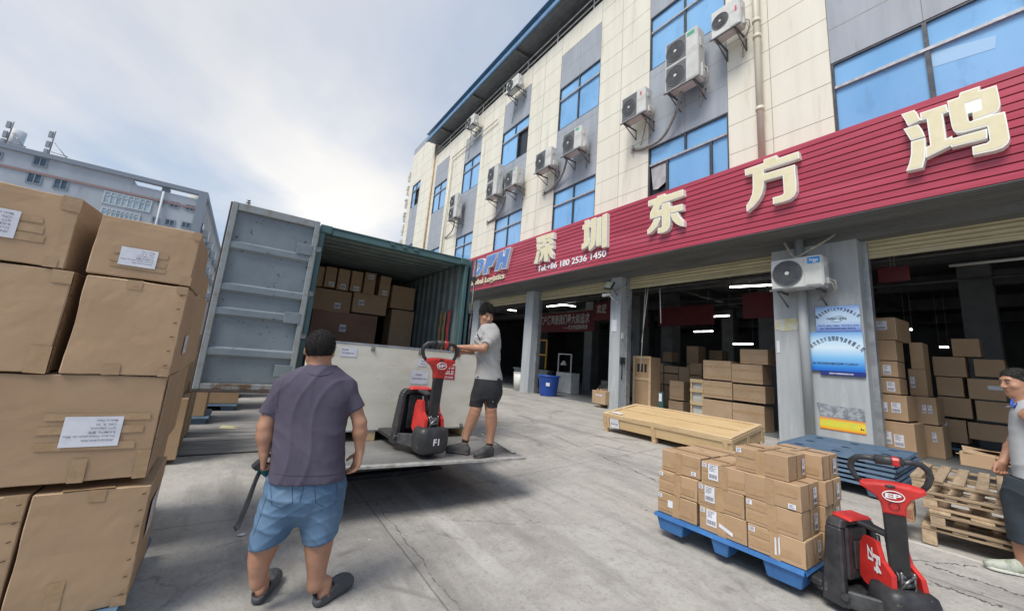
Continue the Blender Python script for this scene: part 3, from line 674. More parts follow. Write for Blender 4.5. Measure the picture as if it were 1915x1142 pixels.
carton_px((X1+.02, -1.42), (X1, -.842), 1.89, 2.292, .62, 'topmost carton at the left edge with wrinkled tape beside its cropped sheet', group=LG, skewbr=(.06, 0, 0), labels=[('f', .14, .12, .24, .145, 'big')], tapes=[('f', .30, .48, .12, .16), ('f', .31, .47, .17, .21), ('f', .33, .46, .22, .25), ('f', .50, .55, 0, .05), ('f', .5, .577, .32, .40), ('r', .08, .13, 0, .3), ('r', .13, .17, .2, .38)], staples=[('r', .1, .04, 6)])
# rows behind
carton_px((-4.0, -1.2), (-4.0, -.33), 1.35, 1.93, .8, 'carton behind the front stack, narrow strip seen left of the container door', group=LG)
carton_px((-4.02, -1.2), (-4.0, -.36), 1.94, 2.14, .7, 'low carton on top of the second stack, just left of the container door', group=LG)
carton_px((-4.0, -1.2), (-4.0, -.36), .75, 1.345, .8, 'carton in the second stack behind the widest front carton', group=LG)
carton_px((-4.1, -1.2), (-4.1, -.40), .15, .745, .8, 'lowest carton of the second stack, in shade behind the front stack', group=LG)
carton_px((-6.45, -1.3), (-6.5, -.42), .06, .80, .62, 'tall carton standing beside the grooved boards with a white sheet on its side', group=LG, material=CARD, labels=[('r', .25, .28, .16, .26, 'big', .02)])
carton_px((-7.15, -1.3), (-7.18, -.44), .06, .95, .6, 'carton right behind the tall one beside the grooved boards', group=LG)
carton_px((-8.0, -1.3), (-8.0, -.46), .06, 1.02, .5, 'third carton along the grooved boards, under the open container door', group=LG)
carton_px((-6.5, -1.3), (-6.5, -.50), .81, 1.62, 1.2, 'carton on top of the row beside the grooved boards, behind the door edge', group=LG)
carton_px((-9.2, -1.3), (-9.2, -.33), .15, 1.35, .8, 'dark shaded carton on a pallet below the open container door', group=LG)
carton_px((-10.85, -1.2), (-10.85, .17), .16, 1.3, 1.0, 'far carton on the blue pallet seen below the container door', group=LG, tapes=[('r', .3, .36, 0, .9)])
carton_px((-13.2, -1.2), (-13.2, .30), .16, 1.3, 1.0, 'farthest carton beside the truck, in shade below the container door', group=LG)

# ---- blue plastic pallets
def pallet_mesh(w, d, h=.14, cups=3, holes=True, deck=.03):
    b = MB(); nh = 3; hw, hd = .13, .085
    xs = [0]; ys = [0]
    cx = [w*.16, w*.5, w*.84]; cy = [d*.17, d*.5, d*.83]
    for c in cx: xs += [c-hw/2, c+hw/2]
    for c in cy: ys += [c-hd/2, c+hd/2]
    xs.append(w); ys.append(d)
    for i in range(7):
        for k in range(7):
            if holes and i % 2 == 1 and k % 2 == 1:
                x0, x1, y0, y1 = xs[i], xs[i+1], ys[k], ys[k+1]; m = .035
                hx = [(x0, y0+(y1-y0)/2), (x0+m, y0), (x1-m, y0), (x1, y0+(y1-y0)/2), (x1-m, y1), (x0+m, y1)]
                # corner fills around the six-sided opening
                for tri in (((x0, y0), (x0+m, y0), (x0, (y0+y1)/2)), ((x1, y0), (x1, (y0+y1)/2), (x1-m, y0)), ((x0, y1), (x0, (y0+y1)/2), (x0+m, y1)), ((x1, y1), (x1-m, y1), (x1, (y0+y1)/2))):
                    b.add([(p[0], p[1], h) for p in tri], [(0, 1, 2)])
                k6 = len(hx); lo = [((p[0]-(x0+x1)/2)*.8+(x0+x1)/2, (p[1]-(y0+y1)/2)*.8+(y0+y1)/2, .02) for p in hx]
                b.m = 1; b.add([(p[0], p[1], h) for p in hx]+lo, [(a, (a+1) % k6, k6+(a+1) % k6, k6+a) for a in range(k6)]+[tuple(range(k6, 2*k6))]); b.m = 0
            else: b.add([(xs[i], ys[k], h), (xs[i+1], ys[k], h), (xs[i+1], ys[k+1], h), (xs[i], ys[k+1], h)], [(0, 1, 2, 3)])
    for (a, c, e, f) in ((0, 0, w, 0), (w, 0, w, d), (w, d, 0, d), (0, d, 0, 0)):
        n = Vector((f-c, -(e-a), 0)).normalized()*.012
        b.add([(a, c, h), (e, f, h), (e+n.x, f+n.y, h-deck), (a+n.x, c+n.y, h-deck)], [(0, 1, 2, 3)])
    b.add([(0, 0, h-deck), (w, 0, h-deck), (w, d, h-deck), (0, d, h-deck)], [(0, 1, 2, 3)])
    for i, c in enumerate(cx):
        for k, e in enumerate(cy):
            q = .085 if i != 1 else .075
            x0, x1, y0, y1 = c-q, c+q, e-.07, e+.07
            if i == 0: x0 = .012
            if i == 2: x1 = w-.012
            if k == 0: y0 = .006
            if k == 2: y1 = d-.006
            m = .022; b.hexa([(x0+m, y0+m, 0), (x1-m, y0+m, 0), (x0+m, y1-m, 0), (x1-m, y1-m, 0), (x0, y0, h-deck), (x1, y0, h-deck), (x0, y1, h-deck), (x1, y1, h-deck)], .008)
    return b
HOLE = mat('pallet_hole_blue', (.012, .04, .085), rough=.7)
# pallet under the jack's load
LX, LY, LZ = -2.43, 3.50, .162
pl = pallet_mesh(1.19, .92, .145).build('blue_pallet', [BLUEP, HOLE]); pl.location = (LX, LY, LZ-.01); pl.rotation_euler = (0, 0, R(1.5))
tag(pl, 'bright blue plastic pallet with cup feet lifted by the front pallet jack under cartons', 'pallet', 'blue plastic pallets')
# cartons on it
GS = 'small shipping cartons on the blue pallet'
ch = .185; cw = .383; z = .30
bt = [('f', .015, .155, .03, .075), ('f', .155, .225, .0, .185), ('f', .225, .355, .035, .085), ('f', .015, .155, .11, .155), ('r', .0, .03, .02, .17), ('r', .17, .20, 0, .185), ('t', .0, .375, .165, .205), ('t', .17, .21, 0, .375)]
bt2 = [('f', .15, .21, 0, .185), ('f', .22, .36, .09, .145), ('f', .015, .14, .03, .075), ('r', .16, .2, 0, .185), ('t', 0, .375, .17, .205)]
big = lambda: ('f', .065, .05, .085, .125, 'bar')
cor = lambda: ('f', .012, .14, .04, .035, 'tag')
rgt = lambda: ('r', .24, .03, .07, .12, 'bar')
jx = lambda: random.uniform(-.003, .003)
def small(ix, iy, iz, label, labels=(), dx=0, dy=0, dz=0, tp=bt, yaw=0):
    carton((LX+.03+ix*(cw+.006)+dx+jx(), LY+.03+iy*(cw+.006)+dy+jx(), z+iz*(ch+.001)+dz), cw, cw, ch, R(1.5)+yaw+jx(), label, group=GS, tapes=tp, labels=labels, bev=.005)
small(0, 0, 0, 'bottom left small carton on the blue pallet with a torn white patch', [('f', .11, .07, .05, .06, 'torn'), ('f', .01, .135, .04, .035, 'tag')], dx=-.02)
small(0, 0, 1, 'middle left small carton on the pallet with one tiny white corner tag', [('f', .01, .14, .04, .035, 'tag')], dx=-.015, dz=.003)
small(0, 0, 2, 'top left small carton on the pallet with a tiny tag at its lower right', [('f', .30, .02, .045, .035, 'tag')], dx=.0, dy=.03, dz=.006, tp=bt2)
small(1, 0, 0, 'bottom middle small carton with bar code sheet and loose peeled tape strip', [big(), cor(), ('f', .17, .07, .11, .03, 'torn', -.04)])
small(1, 0, 1, 'middle small carton of the front row with bar code sheet at left', [big(), cor()], dx=-.01)
small(1, 0, 2, 'upper middle small carton with bar code sheet, below the topmost pair', [big(), cor()], dx=.02)
small(2, 0, 0, 'bottom right small carton near the jack with a white scuffed N-shaped tear', [('f', .19, .03, .012, .12, 'torn'), ('f', .215, .03, .010, .12, 'torn', .02), ('f', .012, .135, .045, .035, 'tag'), rgt()], dx=.01)
small(2, 0, 1, 'second small carton up in the right column nearest the jack', [cor(), rgt()], dx=-.005)
small(2, 0, 2, 'third small carton up in the right column, tag low at its front corner', [('f', .30, .012, .05, .035, 'tag'), rgt()], dx=.0, tp=bt2)
small(2, 0, 3, 'topmost front small carton with faint handwriting on its end and bar code', [cor(), ('r', .27, .03, .055, .12, 'bar')], dx=-.085, dy=.02)
small(2, 1, 3, 'topmost rear small carton beside the handwritten one on the pallet', [rgt()], dx=.02, dy=.0)
small(2, 1, 2, 'rear small carton of the right column at third level with bar code', [rgt()], dx=.03)
small(2, 1, 1, 'rear small carton of the right column at second level, behind the jack', [rgt()], dx=.02)
small(2, 1, 0, 'rear small carton of the right column at pallet level, behind the jack', [rgt()], dx=.02)
small(1, 1, 2, 'rear middle small carton at third level with crossed tape on top', tp=bt2)
small(1, 1, 1, 'rear middle small carton at second level, hidden by the front row')
small(1, 1, 0, 'rear middle small carton at pallet level, hidden by the front row')
small(0, 1, 2, 'rear left small carton at third level showing only its lid', dz=.006, dy=.03, tp=bt2)
small(0, 1, 1, 'rear left small carton at second level on the pallet')
small(0, 1, 0, 'rear left small carton at pallet level')
# pallets under the left stacks
GB = 'blue plastic pallets'
for k, (x, y, lab) in enumerate([(-3.0, -1.50, 'blue plastic pallet under the large cartons at the bottom left'), (-4.05, -1.66, 'blue plastic pallet under the second stack of large cartons'), (-9.15, -1.45, 'dark blue pallet behind the tall cartons by the grooved boards'), (-10.75, -1.1, 'blue pallet seen below the container door under the far carton'), (-13.1, -1.1, 'farthest blue pallet beside the truck')]):
    o = pallet_mesh(1.2 if k < 3 else 1.26, .95, .145).build('blue_pallet', [BLUEO, HOLE]); o.rotation_euler = (0, 0, R(90)); o.location = (x, y, .003)
    tag(o, lab, 'pallet', GB)
# stack of nested blue pallets by the pillar
for k in range(6):
    if k == 0: o0 = pallet_mesh(1.25, 1.32, .15).build('blue_pallet', [BLUEO, HOLE])
    o = o0 if k == 0 else o0.copy()
    if k: COL.objects.link(o)
    o.location = (-2.62+random.uniform(-.012, .012), 6.72+random.uniform(-.015, .015), gz(6.8)+.02+k*.058); o.rotation_euler = (R(2.6), 0, R(.6)+random.uniform(-.008, .008))
    tag(o, ['lowest of the nested blue pallets beside the wide pillar', 'second blue pallet from the ground in the nested stack', 'third blue pallet from the ground in the nested stack', 'fourth blue pallet from the ground in the nested stack', 'blue pallet just below the top of the nested stack', 'topmost faded blue pallet of the nested stack, six-sided holes in its deck'][k], 'pallet', GB)

# ---- wooden pallets
def wood_pallet(loc, w, d, yaw, label, nb=7, stringers=3, bw=.095, h=.13, two=True, tilt=None):
    t = thing('wooden_pallet', label, 'pallet', loc, yaw, 'wooden pallets stacked beside the walking man', tilt)
    a = MB()
    for i in range(nb):
        x = i*(w-bw)/(nb-1)+random.uniform(-.008, .008); a.box(x, x+bw, random.uniform(-.01, .01), d+random.uniform(-.01, .01), h-.022, h, .003)
    a.build('deck_board', PALW, t)
    s = MB()
    for j in range(stringers):
        y = j*(d-.08)/(stringers-1)
        s.box(0, w, y, y+.08, h-.044, h-.023, .003)
        if two: s.box(0, w, y, y+.08, 0, .02, .003)
    s.build('stringer', PALX, t)
    bl = MB()
    for j in range(stringers):
        for x in (.0, w/2-.05, w-.1):
            y = j*(d-.08)/(stringers-1); bl.box(x+.002, x+.098, y+.003, y+.077, .021 if two else 0, h-.045, .003)
    bl.build('block', PALW, t)
    return t
px0, py0 = -1.0, 5.64; g0 = gz(5.8)
wood_pallet((px0+.0, py0, g0), 1.3, 1.05, R(5), 'lowest wooden pallet standing on block feet beside the walking man', two=False, h=.17)
wood_pallet((px0+.07, py0-.02, g0+.172), 1.2, 1.0, R(7), 'second wooden pallet up with long shaded boards', h=.14, nb=5, bw=.14)
wood_pallet((px0+.02, py0+.05, g0+.314), 1.25, 1.12, R(3), 'third wooden pallet up with splintered pale board ends', h=.13, nb=9, bw=.08)
wood_pallet((px0-.04, py0+.02, g0+.446), 1.3, 1.2, R(4.5), 'topmost wooden pallet with widely spaced pale deck boards', h=.145, nb=10, bw=.078)
b = MB(); b.box(0, .11, 0, .42, 0, .13, .004); o = b.build('timber_block', mat('redstamp_wood', (.36, .24, .14), (.27, .17, .10), 3, 8, rough=.8, stretch=(6, 1, 6))); o.location = (-1.13, 5.52, g0+.175); o.rotation_euler = (0, 0, R(8))
tag(o, 'short rough timber block with red stamp beside the wooden pallets', 'block')
st = MB(); fit_text(st, '4h回', (.012, -.001, .035), (.1, -.001, .035), (0, 0, 1), h=.06, lift=.002); q = st.build('stamp', mat('red_stamp', (.42, .05, .03), rough=.7), o)

# ---- long pine crate in front of the pillar
def pine_crate():
    fx0, fx1, fyy, dp = -5.99, -3.285, 6.76, 1.15; zt = .64; H = .30; a = math.atan2(.19, dp)
    t = thing('long_pine_crate', 'long low new pine crate with battens lying on the concrete before the loading bay', 'crate', (fx0, fyy, zt-H), 0, None, (a, 0, R(.3)))
    L = fx1-fx0
    p = MB(); p.box(.012, L-.012, .012, dp-.012, .03, H-.016); 
    p.build('panel', mat('crate_ply', (.60, .44, .24), (.52, .36, .18), 1.6, 9, .36, .66, rough=.6, stretch=(1, 4, 3), bump=.08), t)
    f = MB(); e = .0
    for y0 in (0, dp/2-.035, dp-.07): f.box(0, L, y0, y0+.07, H-.014, H+.004, .003)
    for x0 in (0, L-.09): f.box(x0, x0+.09, .072, dp-.072, H-.012, H+.006, .003)
    f.box(0, L, -.006, .012, H-.085, H-.016, .003); f.box(0, L, dp-.012, dp+.006, H-.085, H-.016, .003)
    f.build('batten', PINE, t)
    f = MB()
    for x0 in (0.0, .09, 1.20, 2.56): f.box(x0+.002, x0+.082, -.008, .011, .0, H-.087, .003)
    for y0 in (.0, dp/2-.04, dp-.08): f.box(L-.012, L+.008, y0, y0+.08, -.01, H-.02, .003)
    f.box(L-.012, L+.006, .08, dp/2-.04, H-.09, H-.02, .003); f.box(L-.012, L+.006, dp/2+.04, dp-.08, H-.09, H-.02, .003)
    f.build('upright', PINEY, t)
    lg = MB()
    for x0 in (.02, 1.2, 2.56):
        lg.hexa([(x0, -.004, -.085), (x0+.08, -.004, -.085), (x0, .08, -.085-.0), (x0+.08, .08, -.085), (x0, -.004, .028), (x0+.08, -.004, .028), (x0, .08, .028), (x0+.08, .08, .028)], .003)
        lg.hexa([(x0, dp-.09, -.22), (x0+.08, dp-.09, -.22), (x0, dp, -.235), (x0+.08, dp, -.235), (x0, dp-.09, .028), (x0+.08, dp-.09, .028), (x0, dp, .028), (x0+.08, dp, .028)], .003)
    lg.build('foot', PINEY, t)
    lb = MB(); lb.box(.20, .43, -.0095, -.0085, .03, .215); lb.m = 1; fit_text(lb, 'Jammay Displai', (.225, -.0096, .10), (.40, -.0096, .10), (0, 0, 1), h=.028, bold=.02, lift=.0008)
    lb.m = 0; lb.add([(.12, .11, H+.0075), (.40, .09, H+.0075), (.42, .20, H+.0075), (.14, .22, H+.0075)], [(0, 1, 2, 3)])
    lb.build('paper_label', [PAPER, INK], t)
pine_crate()

# ================================================================== CONTAINER ON ITS TRAILER
CTEAL = mat('container_teal_paint', (.06, .125, .128), (.045, .095, .10), 2.5, 9, .4, .68, rough=.5, c3=(.13, .085, .05), s3=5, lo3=.64, hi3=.76, bump=.1, bscale=20)
CIN = mat('container_inner_paint', (.165, .205, .21), (.11, .14, .145), 2.5, 9, .4, .68, rough=.55, c3=(.09, .075, .06), s3=7, lo3=.66, hi3=.78, bump=.1, bscale=20)
DOORG = mat('container_door_grey', (.205, .245, .272), (.155, .19, .215), 1.7, 9, .4, .68, rough=.5, c3=(.07, .055, .045), s3=13, lo3=.63, hi3=.665, bump=.25, bscale=12)
DOORL = mat('worn_door_edge', (.26, .29, .30), (.22, .20, .17), 9, 8, .5, .68, rough=.6, bump=.2)
RUST = mat('rust', (.10, .055, .035), (.20, .12, .07), 14, 8, rough=.85, bump=.3)
CX0, CX1, CY0, CY1, CZ0, CZ1 = -6.1, -18.2, .68, 3.16, .90, 3.34
CT = thing('shipping_container', 'weathered teal shipping container with its rear doors open, backed up to the lift platform', 'container', (CX0, 0, 0))
off = (CX0, 0, 0)
def corr(n, a, b, amp, fn):
    vs = []; k = 0; out = []
    for i in range(n):
        u0 = a+(b-a)*i/n; du = (b-a)/n
        for t, d in ((0, 0), (.30, 0), (.42, 1), (.80, 1), (.92, 0)): out.append((u0+du*t, d*amp))
    out.append((b, 0)); return out
w = MB(off); w.m = 0
pr = corr(44, CX0-.08, CX1, .035, None)
vs = []
for x, d in pr: vs += [(x, CY1-.045+d, CZ0+.1), (x, CY1-.045+d, CZ1-.08)]
w.add(vs, [(2*i, 2*i+1, 2*i+3, 2*i+2) for i in range(len(pr)-1)])
vs = []
for x, d in pr: vs += [(x, CY0+.045-d, CZ0+.1), (x, CY0+.045-d, CZ1-.08)]
w.add(vs, [(2*i, 2*i+1, 2*i+3, 2*i+2) for i in range(len(pr)-1)])
w.add([(CX1, CY0+.04, CZ0), (CX1, CY1-.04, CZ0), (CX1, CY1-.04, CZ1), (CX1, CY0+.04, CZ1)], [(0, 1, 2, 3)])
w.build('side_wall', CIN, CT)
r_ = MB(off); vs = []
for x, d in pr: vs += [(x, CY0+.05, CZ1-.05-d*.6), (x, CY1-.05, CZ1-.05-d*.6)]
r_.add(vs, [(2*i, 2*i+1, 2*i+3, 2*i+2) for i in range(len(pr)-1)]); r_.add([(CX0, CY0, CZ1-.02), (CX0, CY1, CZ1-.02), (CX1, CY1, CZ1-.02), (CX1, CY0, CZ1-.02)], [(0, 1, 2, 3)])
r_.build('ceiling', CIN, CT)
f = MB(off); f.m = 0
f.box(CX0-.12, CX0+.0, CY0, CY0+.07, CZ0+.12, CZ1-.12, .01); f.box(CX0-.12, CX0, CY1-.07, CY1, CZ0+.12, CZ1-.12, .01)
f.hexa([(CX0-.14, CY0+.16, CZ1-.13), (CX0, CY0+.16, CZ1-.13), (CX0-.14, CY1-.16, CZ1-.13), (CX0, CY1-.16, CZ1-.13), (CX0-.14, CY0+.16, CZ1), (CX0-.02, CY0+.16, CZ1), (CX0-.14, CY1-.16, CZ1), (CX0-.02, CY1-.16, CZ1)], .01)
f.box(CX0-.1, CX0, CY0+.16, CY1-.16, CZ0, CZ0+.10, .01)
for y in (CY0, CY1-.16):
    for zz in (CZ0, CZ1-.12): f.box(CX0-.17, CX0+.008, y-.004, y+.164, zz, zz+.12, .012)
for y in (CY0, CY1-.07): f.box(CX1, CX0-.17, y, y+.07, CZ1-.08, CZ1, .008); f.box(CX1, CX0-.17, y, y+.07, CZ0, CZ0+.12, .008)
for y in (1.75, 1.95, 2.15): f.box(CX0, CX0+.025, y-.04, y+.04, CZ1-.08, CZ1-.04, .008)
f.build('frame', CTEAL, CT)
MB(off).box(CX1, CX0-.02, CY0+.08, CY1-.08, CZ0+.06, CZ0+.095).build('floor', mat('container_floor', (.13, .10, .075), (.08, .065, .05), 2, 8, rough=.7, stretch=(.3, 5, 1)), CT)
# left door, swung out in line with the rear frame; inner face towards us
dr = MB(off); x = CX0+.02; ya, yb = CY0-.01, -.385; z0, z1 = .965, 3.345
dr.m = 0
bands = [(1.22, 1.30, 0), (1.30, 1.42, 1), (1.72, 1.84, 1), (2.02, 2.14, 1), (2.62, 2.74, 1)]
prof = [(z0+.09, 0)]
for zc in (1.43, 1.93, 2.24, 2.79):
    prof += [(zc-.085, 0), (zc-.045, .045), (zc+.03, .045), (zc+.055, 0)]
prof += [(z1-.1, 0)]
vs = []
for z, d in prof: vs += [(x+d, ya-.07, z), (x+d, yb+.06, z)]
dr.add(vs, [(2*i, 2*i+1, 2*i+3, 2*i+2) for i in range(len(prof)-1)])
dr.box(x-.05, x-.002, yb+.01, ya-.02, z0, z1)
d = dr.build('door', [DOORG, DOORL], CT)
fr = MB(off); fr.m = 0
fr.box(x-.004, x+.055, ya-.075, ya-.012, z0, z1, .006); fr.box(x-.004, x+.055, yb, yb+.065, z0, z1, .006); fr.box(x-.003, x+.05, yb+.065, ya-.075, z1-.10, z1, .006)
fr.m = 1; fr.box(x-.003, x+.05, yb+.065, ya-.075, z0, z0+.07, .006); fr.m = 2; fr.box(x-.04, x+.06, yb-.012, ya-.012, z0-.035, z0-.002, .004); fr.box(x-.035, x+.02, yb-.022, yb-.002, z0, z1, .003)
fr.build('door_frame', [DOORL, mat('rusty_grey_paint', (.25, .27, .27), (.12, .07, .045), 7, 9, .42, .58, rough=.7, bump=.2), mat('door_gasket', (.05, .042, .04), (.10, .065, .05), 8, rough=.7)], d)
hp = MB(off)
for zc in (1.22, 1.93, 2.90): hp.box(x+.046, x+.062, ya-.25, ya-.055, zc-.075, zc+.075, .004); [hp.disc((x+.064, ya-.20+a*.11, zc), (1, 0, 0), .009, 8) for a in (0, 1)]
hp.build('lock_plate', DOORG, d)
hg = MB(off)
for zc in (1.15, 1.7, 2.3, 2.95): hg.cyl((x-.01, CY0-.002, zc-.05), (x-.01, CY0-.002, zc+.05), .018, n=10); hg.box(x-.0, x+.012, CY0-.06, CY0+.05, zc-.035, zc+.035, .004)
hg.build('hinge', STEELG, d)
# right door folded back along the side
dr = MB(off); dr.box(CX0-1.22, CX0-.05, CY1+.06, CY1+.11, z0, z1, .006)
d2 = dr.build('door', CTEAL, CT); d2['label'] = 'teal door folded back along the side with locking rods'
rd = MB(off)
for xx in (CX0-.02, CX0-.45): rd.cyl((xx, CY1+.15, z0-.03), (xx, CY1+.15, z1+.03), .019, n=10)
for zc in (1.2, 1.75, 2.4, 3.0): rd.box(CX0-.05, CX0+.01, CY1+.09, CY1+.18, zc-.04, zc+.04, .008)
rd.build('locking_rod', mat('rod_steel', (.12, .13, .13), (.06, .06, .06), 8, rough=.45, metal=.5), d2)
# trailer
TR = thing('truck_trailer', 'low dark trailer chassis and wheels under the teal container', 'trailer', (CX0, 0, 0))
t = MB(off); t.box(CX1, CX0-.1, 1.35, 1.5, .62, .895, .01); t.box(CX1, CX0-.1, 2.35, 2.5, .62, .895, .01)
for xx in np.arange(-17.5, -6.2, 1.2): t.box(xx, xx+.1, .75, 3.1, .72, .893, .005)
t.box(CX0-.3, CX0-.2, .8, 3.05, .42, .55, .01); t.build('chassis', BLACKD, TR)
for xx in (-8.1, -9.4, -10.7):
    for yy in (.85, 2.75):
        wl = MB(off); wl.cyl((xx, yy, .46), (xx, yy+.26, .46), .455, n=28); o = wl.build('wheel', mat('tyre_rubber', (.02, .02, .02), (.04, .04, .04), 9, rough=.8), TR)
        MB(off).cyl((xx, yy-.01, .46), (xx, yy+.27, .46), .22, n=20).build('rim', STEELG, o)
# platform
PL = thing('lift_platform', 'steel loading platform plate raised behind the container, rusty edge, dark underneath', 'platform', (-3.9, 1.7, 0))
off2 = (-3.9, 1.7, 0)
PLM = mat('platform_steel', (.30, .30, .29), (.19, .185, .18), 2.2, 9, .38, .66, rough=.42, metal=.35, rvar=.15, bump=.15, bscale=60, c3=(.12, .095, .07), s3=4, lo3=.62, hi3=.76, stretch=(1, .5, 1))
p = MB(off2); yl, yr = .50, 2.90
p.hexa([(-6.08, yl, .43), (-3.97, yl, .495), (-6.08, yr, .43), (-3.73, yr, .495), (-6.08, yl, .52), (-3.98, yl, .52), (-6.08, yr, .52), (-3.74, yr, .52)])
p.build('plate', PLM, PL)
p = MB(off2); p.hexa([(-3.985, yl, .494), (-3.945, yl, .494), (-3.745, yr, .494), (-3.705, yr, .494), (-3.985, yl, .526), (-3.945, yl, .520), (-3.745, yr, .526), (-3.705, yr, .520)], .003)
p.build('edge_lip', mat('worn_bright_edge', (.50, .50, .48), (.33, .31, .28), 12, rough=.45, metal=.4), PL)
p = MB(off2)
for yy in (1.0, 2.3):
    p.hexa([(-6.0, yy, .06), (-5.9, yy, .06), (-6.0, yy+.06, .06), (-5.9, yy+.06, .06), (-5.3, yy, .40), (-5.2, yy, .40), (-5.3, yy+.06, .40), (-5.2, yy+.06, .40)])
    p.hexa([(-5.3, yy+.07, .06), (-5.2, yy+.07, .06), (-5.3, yy+.13, .06), (-5.2, yy+.13, .06), (-6.0, yy+.07, .40), (-5.9, yy+.07, .40), (-6.0, yy+.13, .40), (-5.9, yy+.13, .40)])
p.cyl((-5.6, .98, .24), (-5.6, 2.5, .24), .03); p.build('scissor_arm', BLACKD, PL)
p = MB(off2); p.box(-6.05, -5.2, .82, 2.6, .0, .06, .01); p.box(-6.07, -4.15, .6, 2.75, .395, .428, .01); p.box(-6.06, -6.0, .62, 2.8, .0, .42, .01)
p.build('base_frame', BLACKD, PL)
bar = MB(); bar.tube([(-4.65, 2.83, .60), (-4.58, 2.83, .60), (-3.98, 2.82, .54), (-3.86, 2.85, .535)], .011, 8); tag(bar.build('steel_bar', mat('bar_steel', (.34, .33, .31), (.2, .19, .18), 9, rough=.4, metal=.6)), 'thin steel bar lying on the platform beside the worker\'s shoes', 'bar')
# load inside
GI = 'cartons loaded inside the container'; LXF = -8.3
def inpx(x0, y0, x1, y1, label, d=.5, zb=None, m=CARD, **k):
    a = onx(x0, y0, LXF); b = onx(x1, y1, LXF); ym = onx(x0, (y0+y1)/2, LXF).y; w_ = onx(x1, (y0+y1)/2, LXF).y-ym
    z1_ = onx(x0, y0, LXF).z; z0_ = onx(x0, y1, LXF).z if zb is None else zb
    kk = dict(k); labs = kk.pop('labs', [])
    ls = [('f', f*w_, g_*(z1_-z0_), lw*w_, lh*(z1_-z0_), 'blk') for f, g_, lw, lh in labs]
    return carton((LXF+random.uniform(-.02, .02), ym, z0_), w_, d, z1_-z0_, R(90), label, group=GI, material=m, labels=ls, **kk)
inpx(592, 496, 606, 534, 'narrow carton at the far left of the top row inside the container')
for k, (x0, y0, x1, y1) in enumerate([(608, 497, 629, 536), (632, 501, 654, 541), (657, 505, 678, 544), (681, 508, 702, 549), (710, 515, 730, 553)]):
    inpx(x0, y0, x1, y1, ['narrow upright carton in the top row, second from the container door side', 'narrow upright carton, third in the top row inside the container', 'narrow upright carton, middle of the top row inside the container', 'narrow carton in the top row with its label near the top', 'narrow carton standing apart at the right of the top row'][k],
         labs=[(.4, .08, .5, .2), (.3, .04, .45, .25), (.3, .06, .5, .2), (.3, .7, .5, .2), (.3, .06, .45, .22)][k:k+1], tapes=[('f', .02, .17, .12, .15), ('f', .02, .17, .26, .29)])
inpx(584, 536, 657, 577, 'long carton on the second level inside, at the left', labs=[(.58, .15, .16, .28)])
inpx(660, 545, 725, 583, 'long carton on the second level inside, at the right', labs=[(.16, .38, .16, .28)])
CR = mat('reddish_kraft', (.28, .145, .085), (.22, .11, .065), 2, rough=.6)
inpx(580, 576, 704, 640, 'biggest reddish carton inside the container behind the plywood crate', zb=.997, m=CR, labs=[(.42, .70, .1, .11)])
inpx(733, 532, 776, 575, 'upper brown carton against the right wall inside the container', m=CARD)
inpx(730, 577, 772, 640, 'lower tall brown carton against the right wall inside the container', zb=.997)
for k, (yy, xx, c, lab) in enumerate([(3.055, -6.85, (.42, .27, .10), 'tan lashing strap hanging on the container wall, left one'), (3.055, -6.68, (.44, .30, .12), 'tan lashing strap hanging on the container wall, middle one'), (3.055, -6.50, (.50, .055, .07), 'red lashing strap hanging on the container wall near the opening')]):
    s = MB(); pts = [(xx+.01*math.sin(i*1.3+k), yy-.012*(i % 2), 2.42-i*.12) for i in range(12)]
    s.tube(pts, [.022, .03, .026, .035, .03, .026, .03, .035, .03, .035, .04, .03], 8, flat=.35, up=(1, 0, 0)); s.tube([(xx+.035, yy, 2.42)]+[(xx+.045+.008*math.cos(i*1.7), yy-.01, 2.3-i*.13) for i in range(9)], .018, 8, flat=.4, up=(1, 0, 0))
    tag(s.build('lashing_strap', mat('webbing_%d' % k, c, tuple(v*.7 for v in c), 20, rough=.8)), lab, 'strap', 'lashing straps hung inside the container')

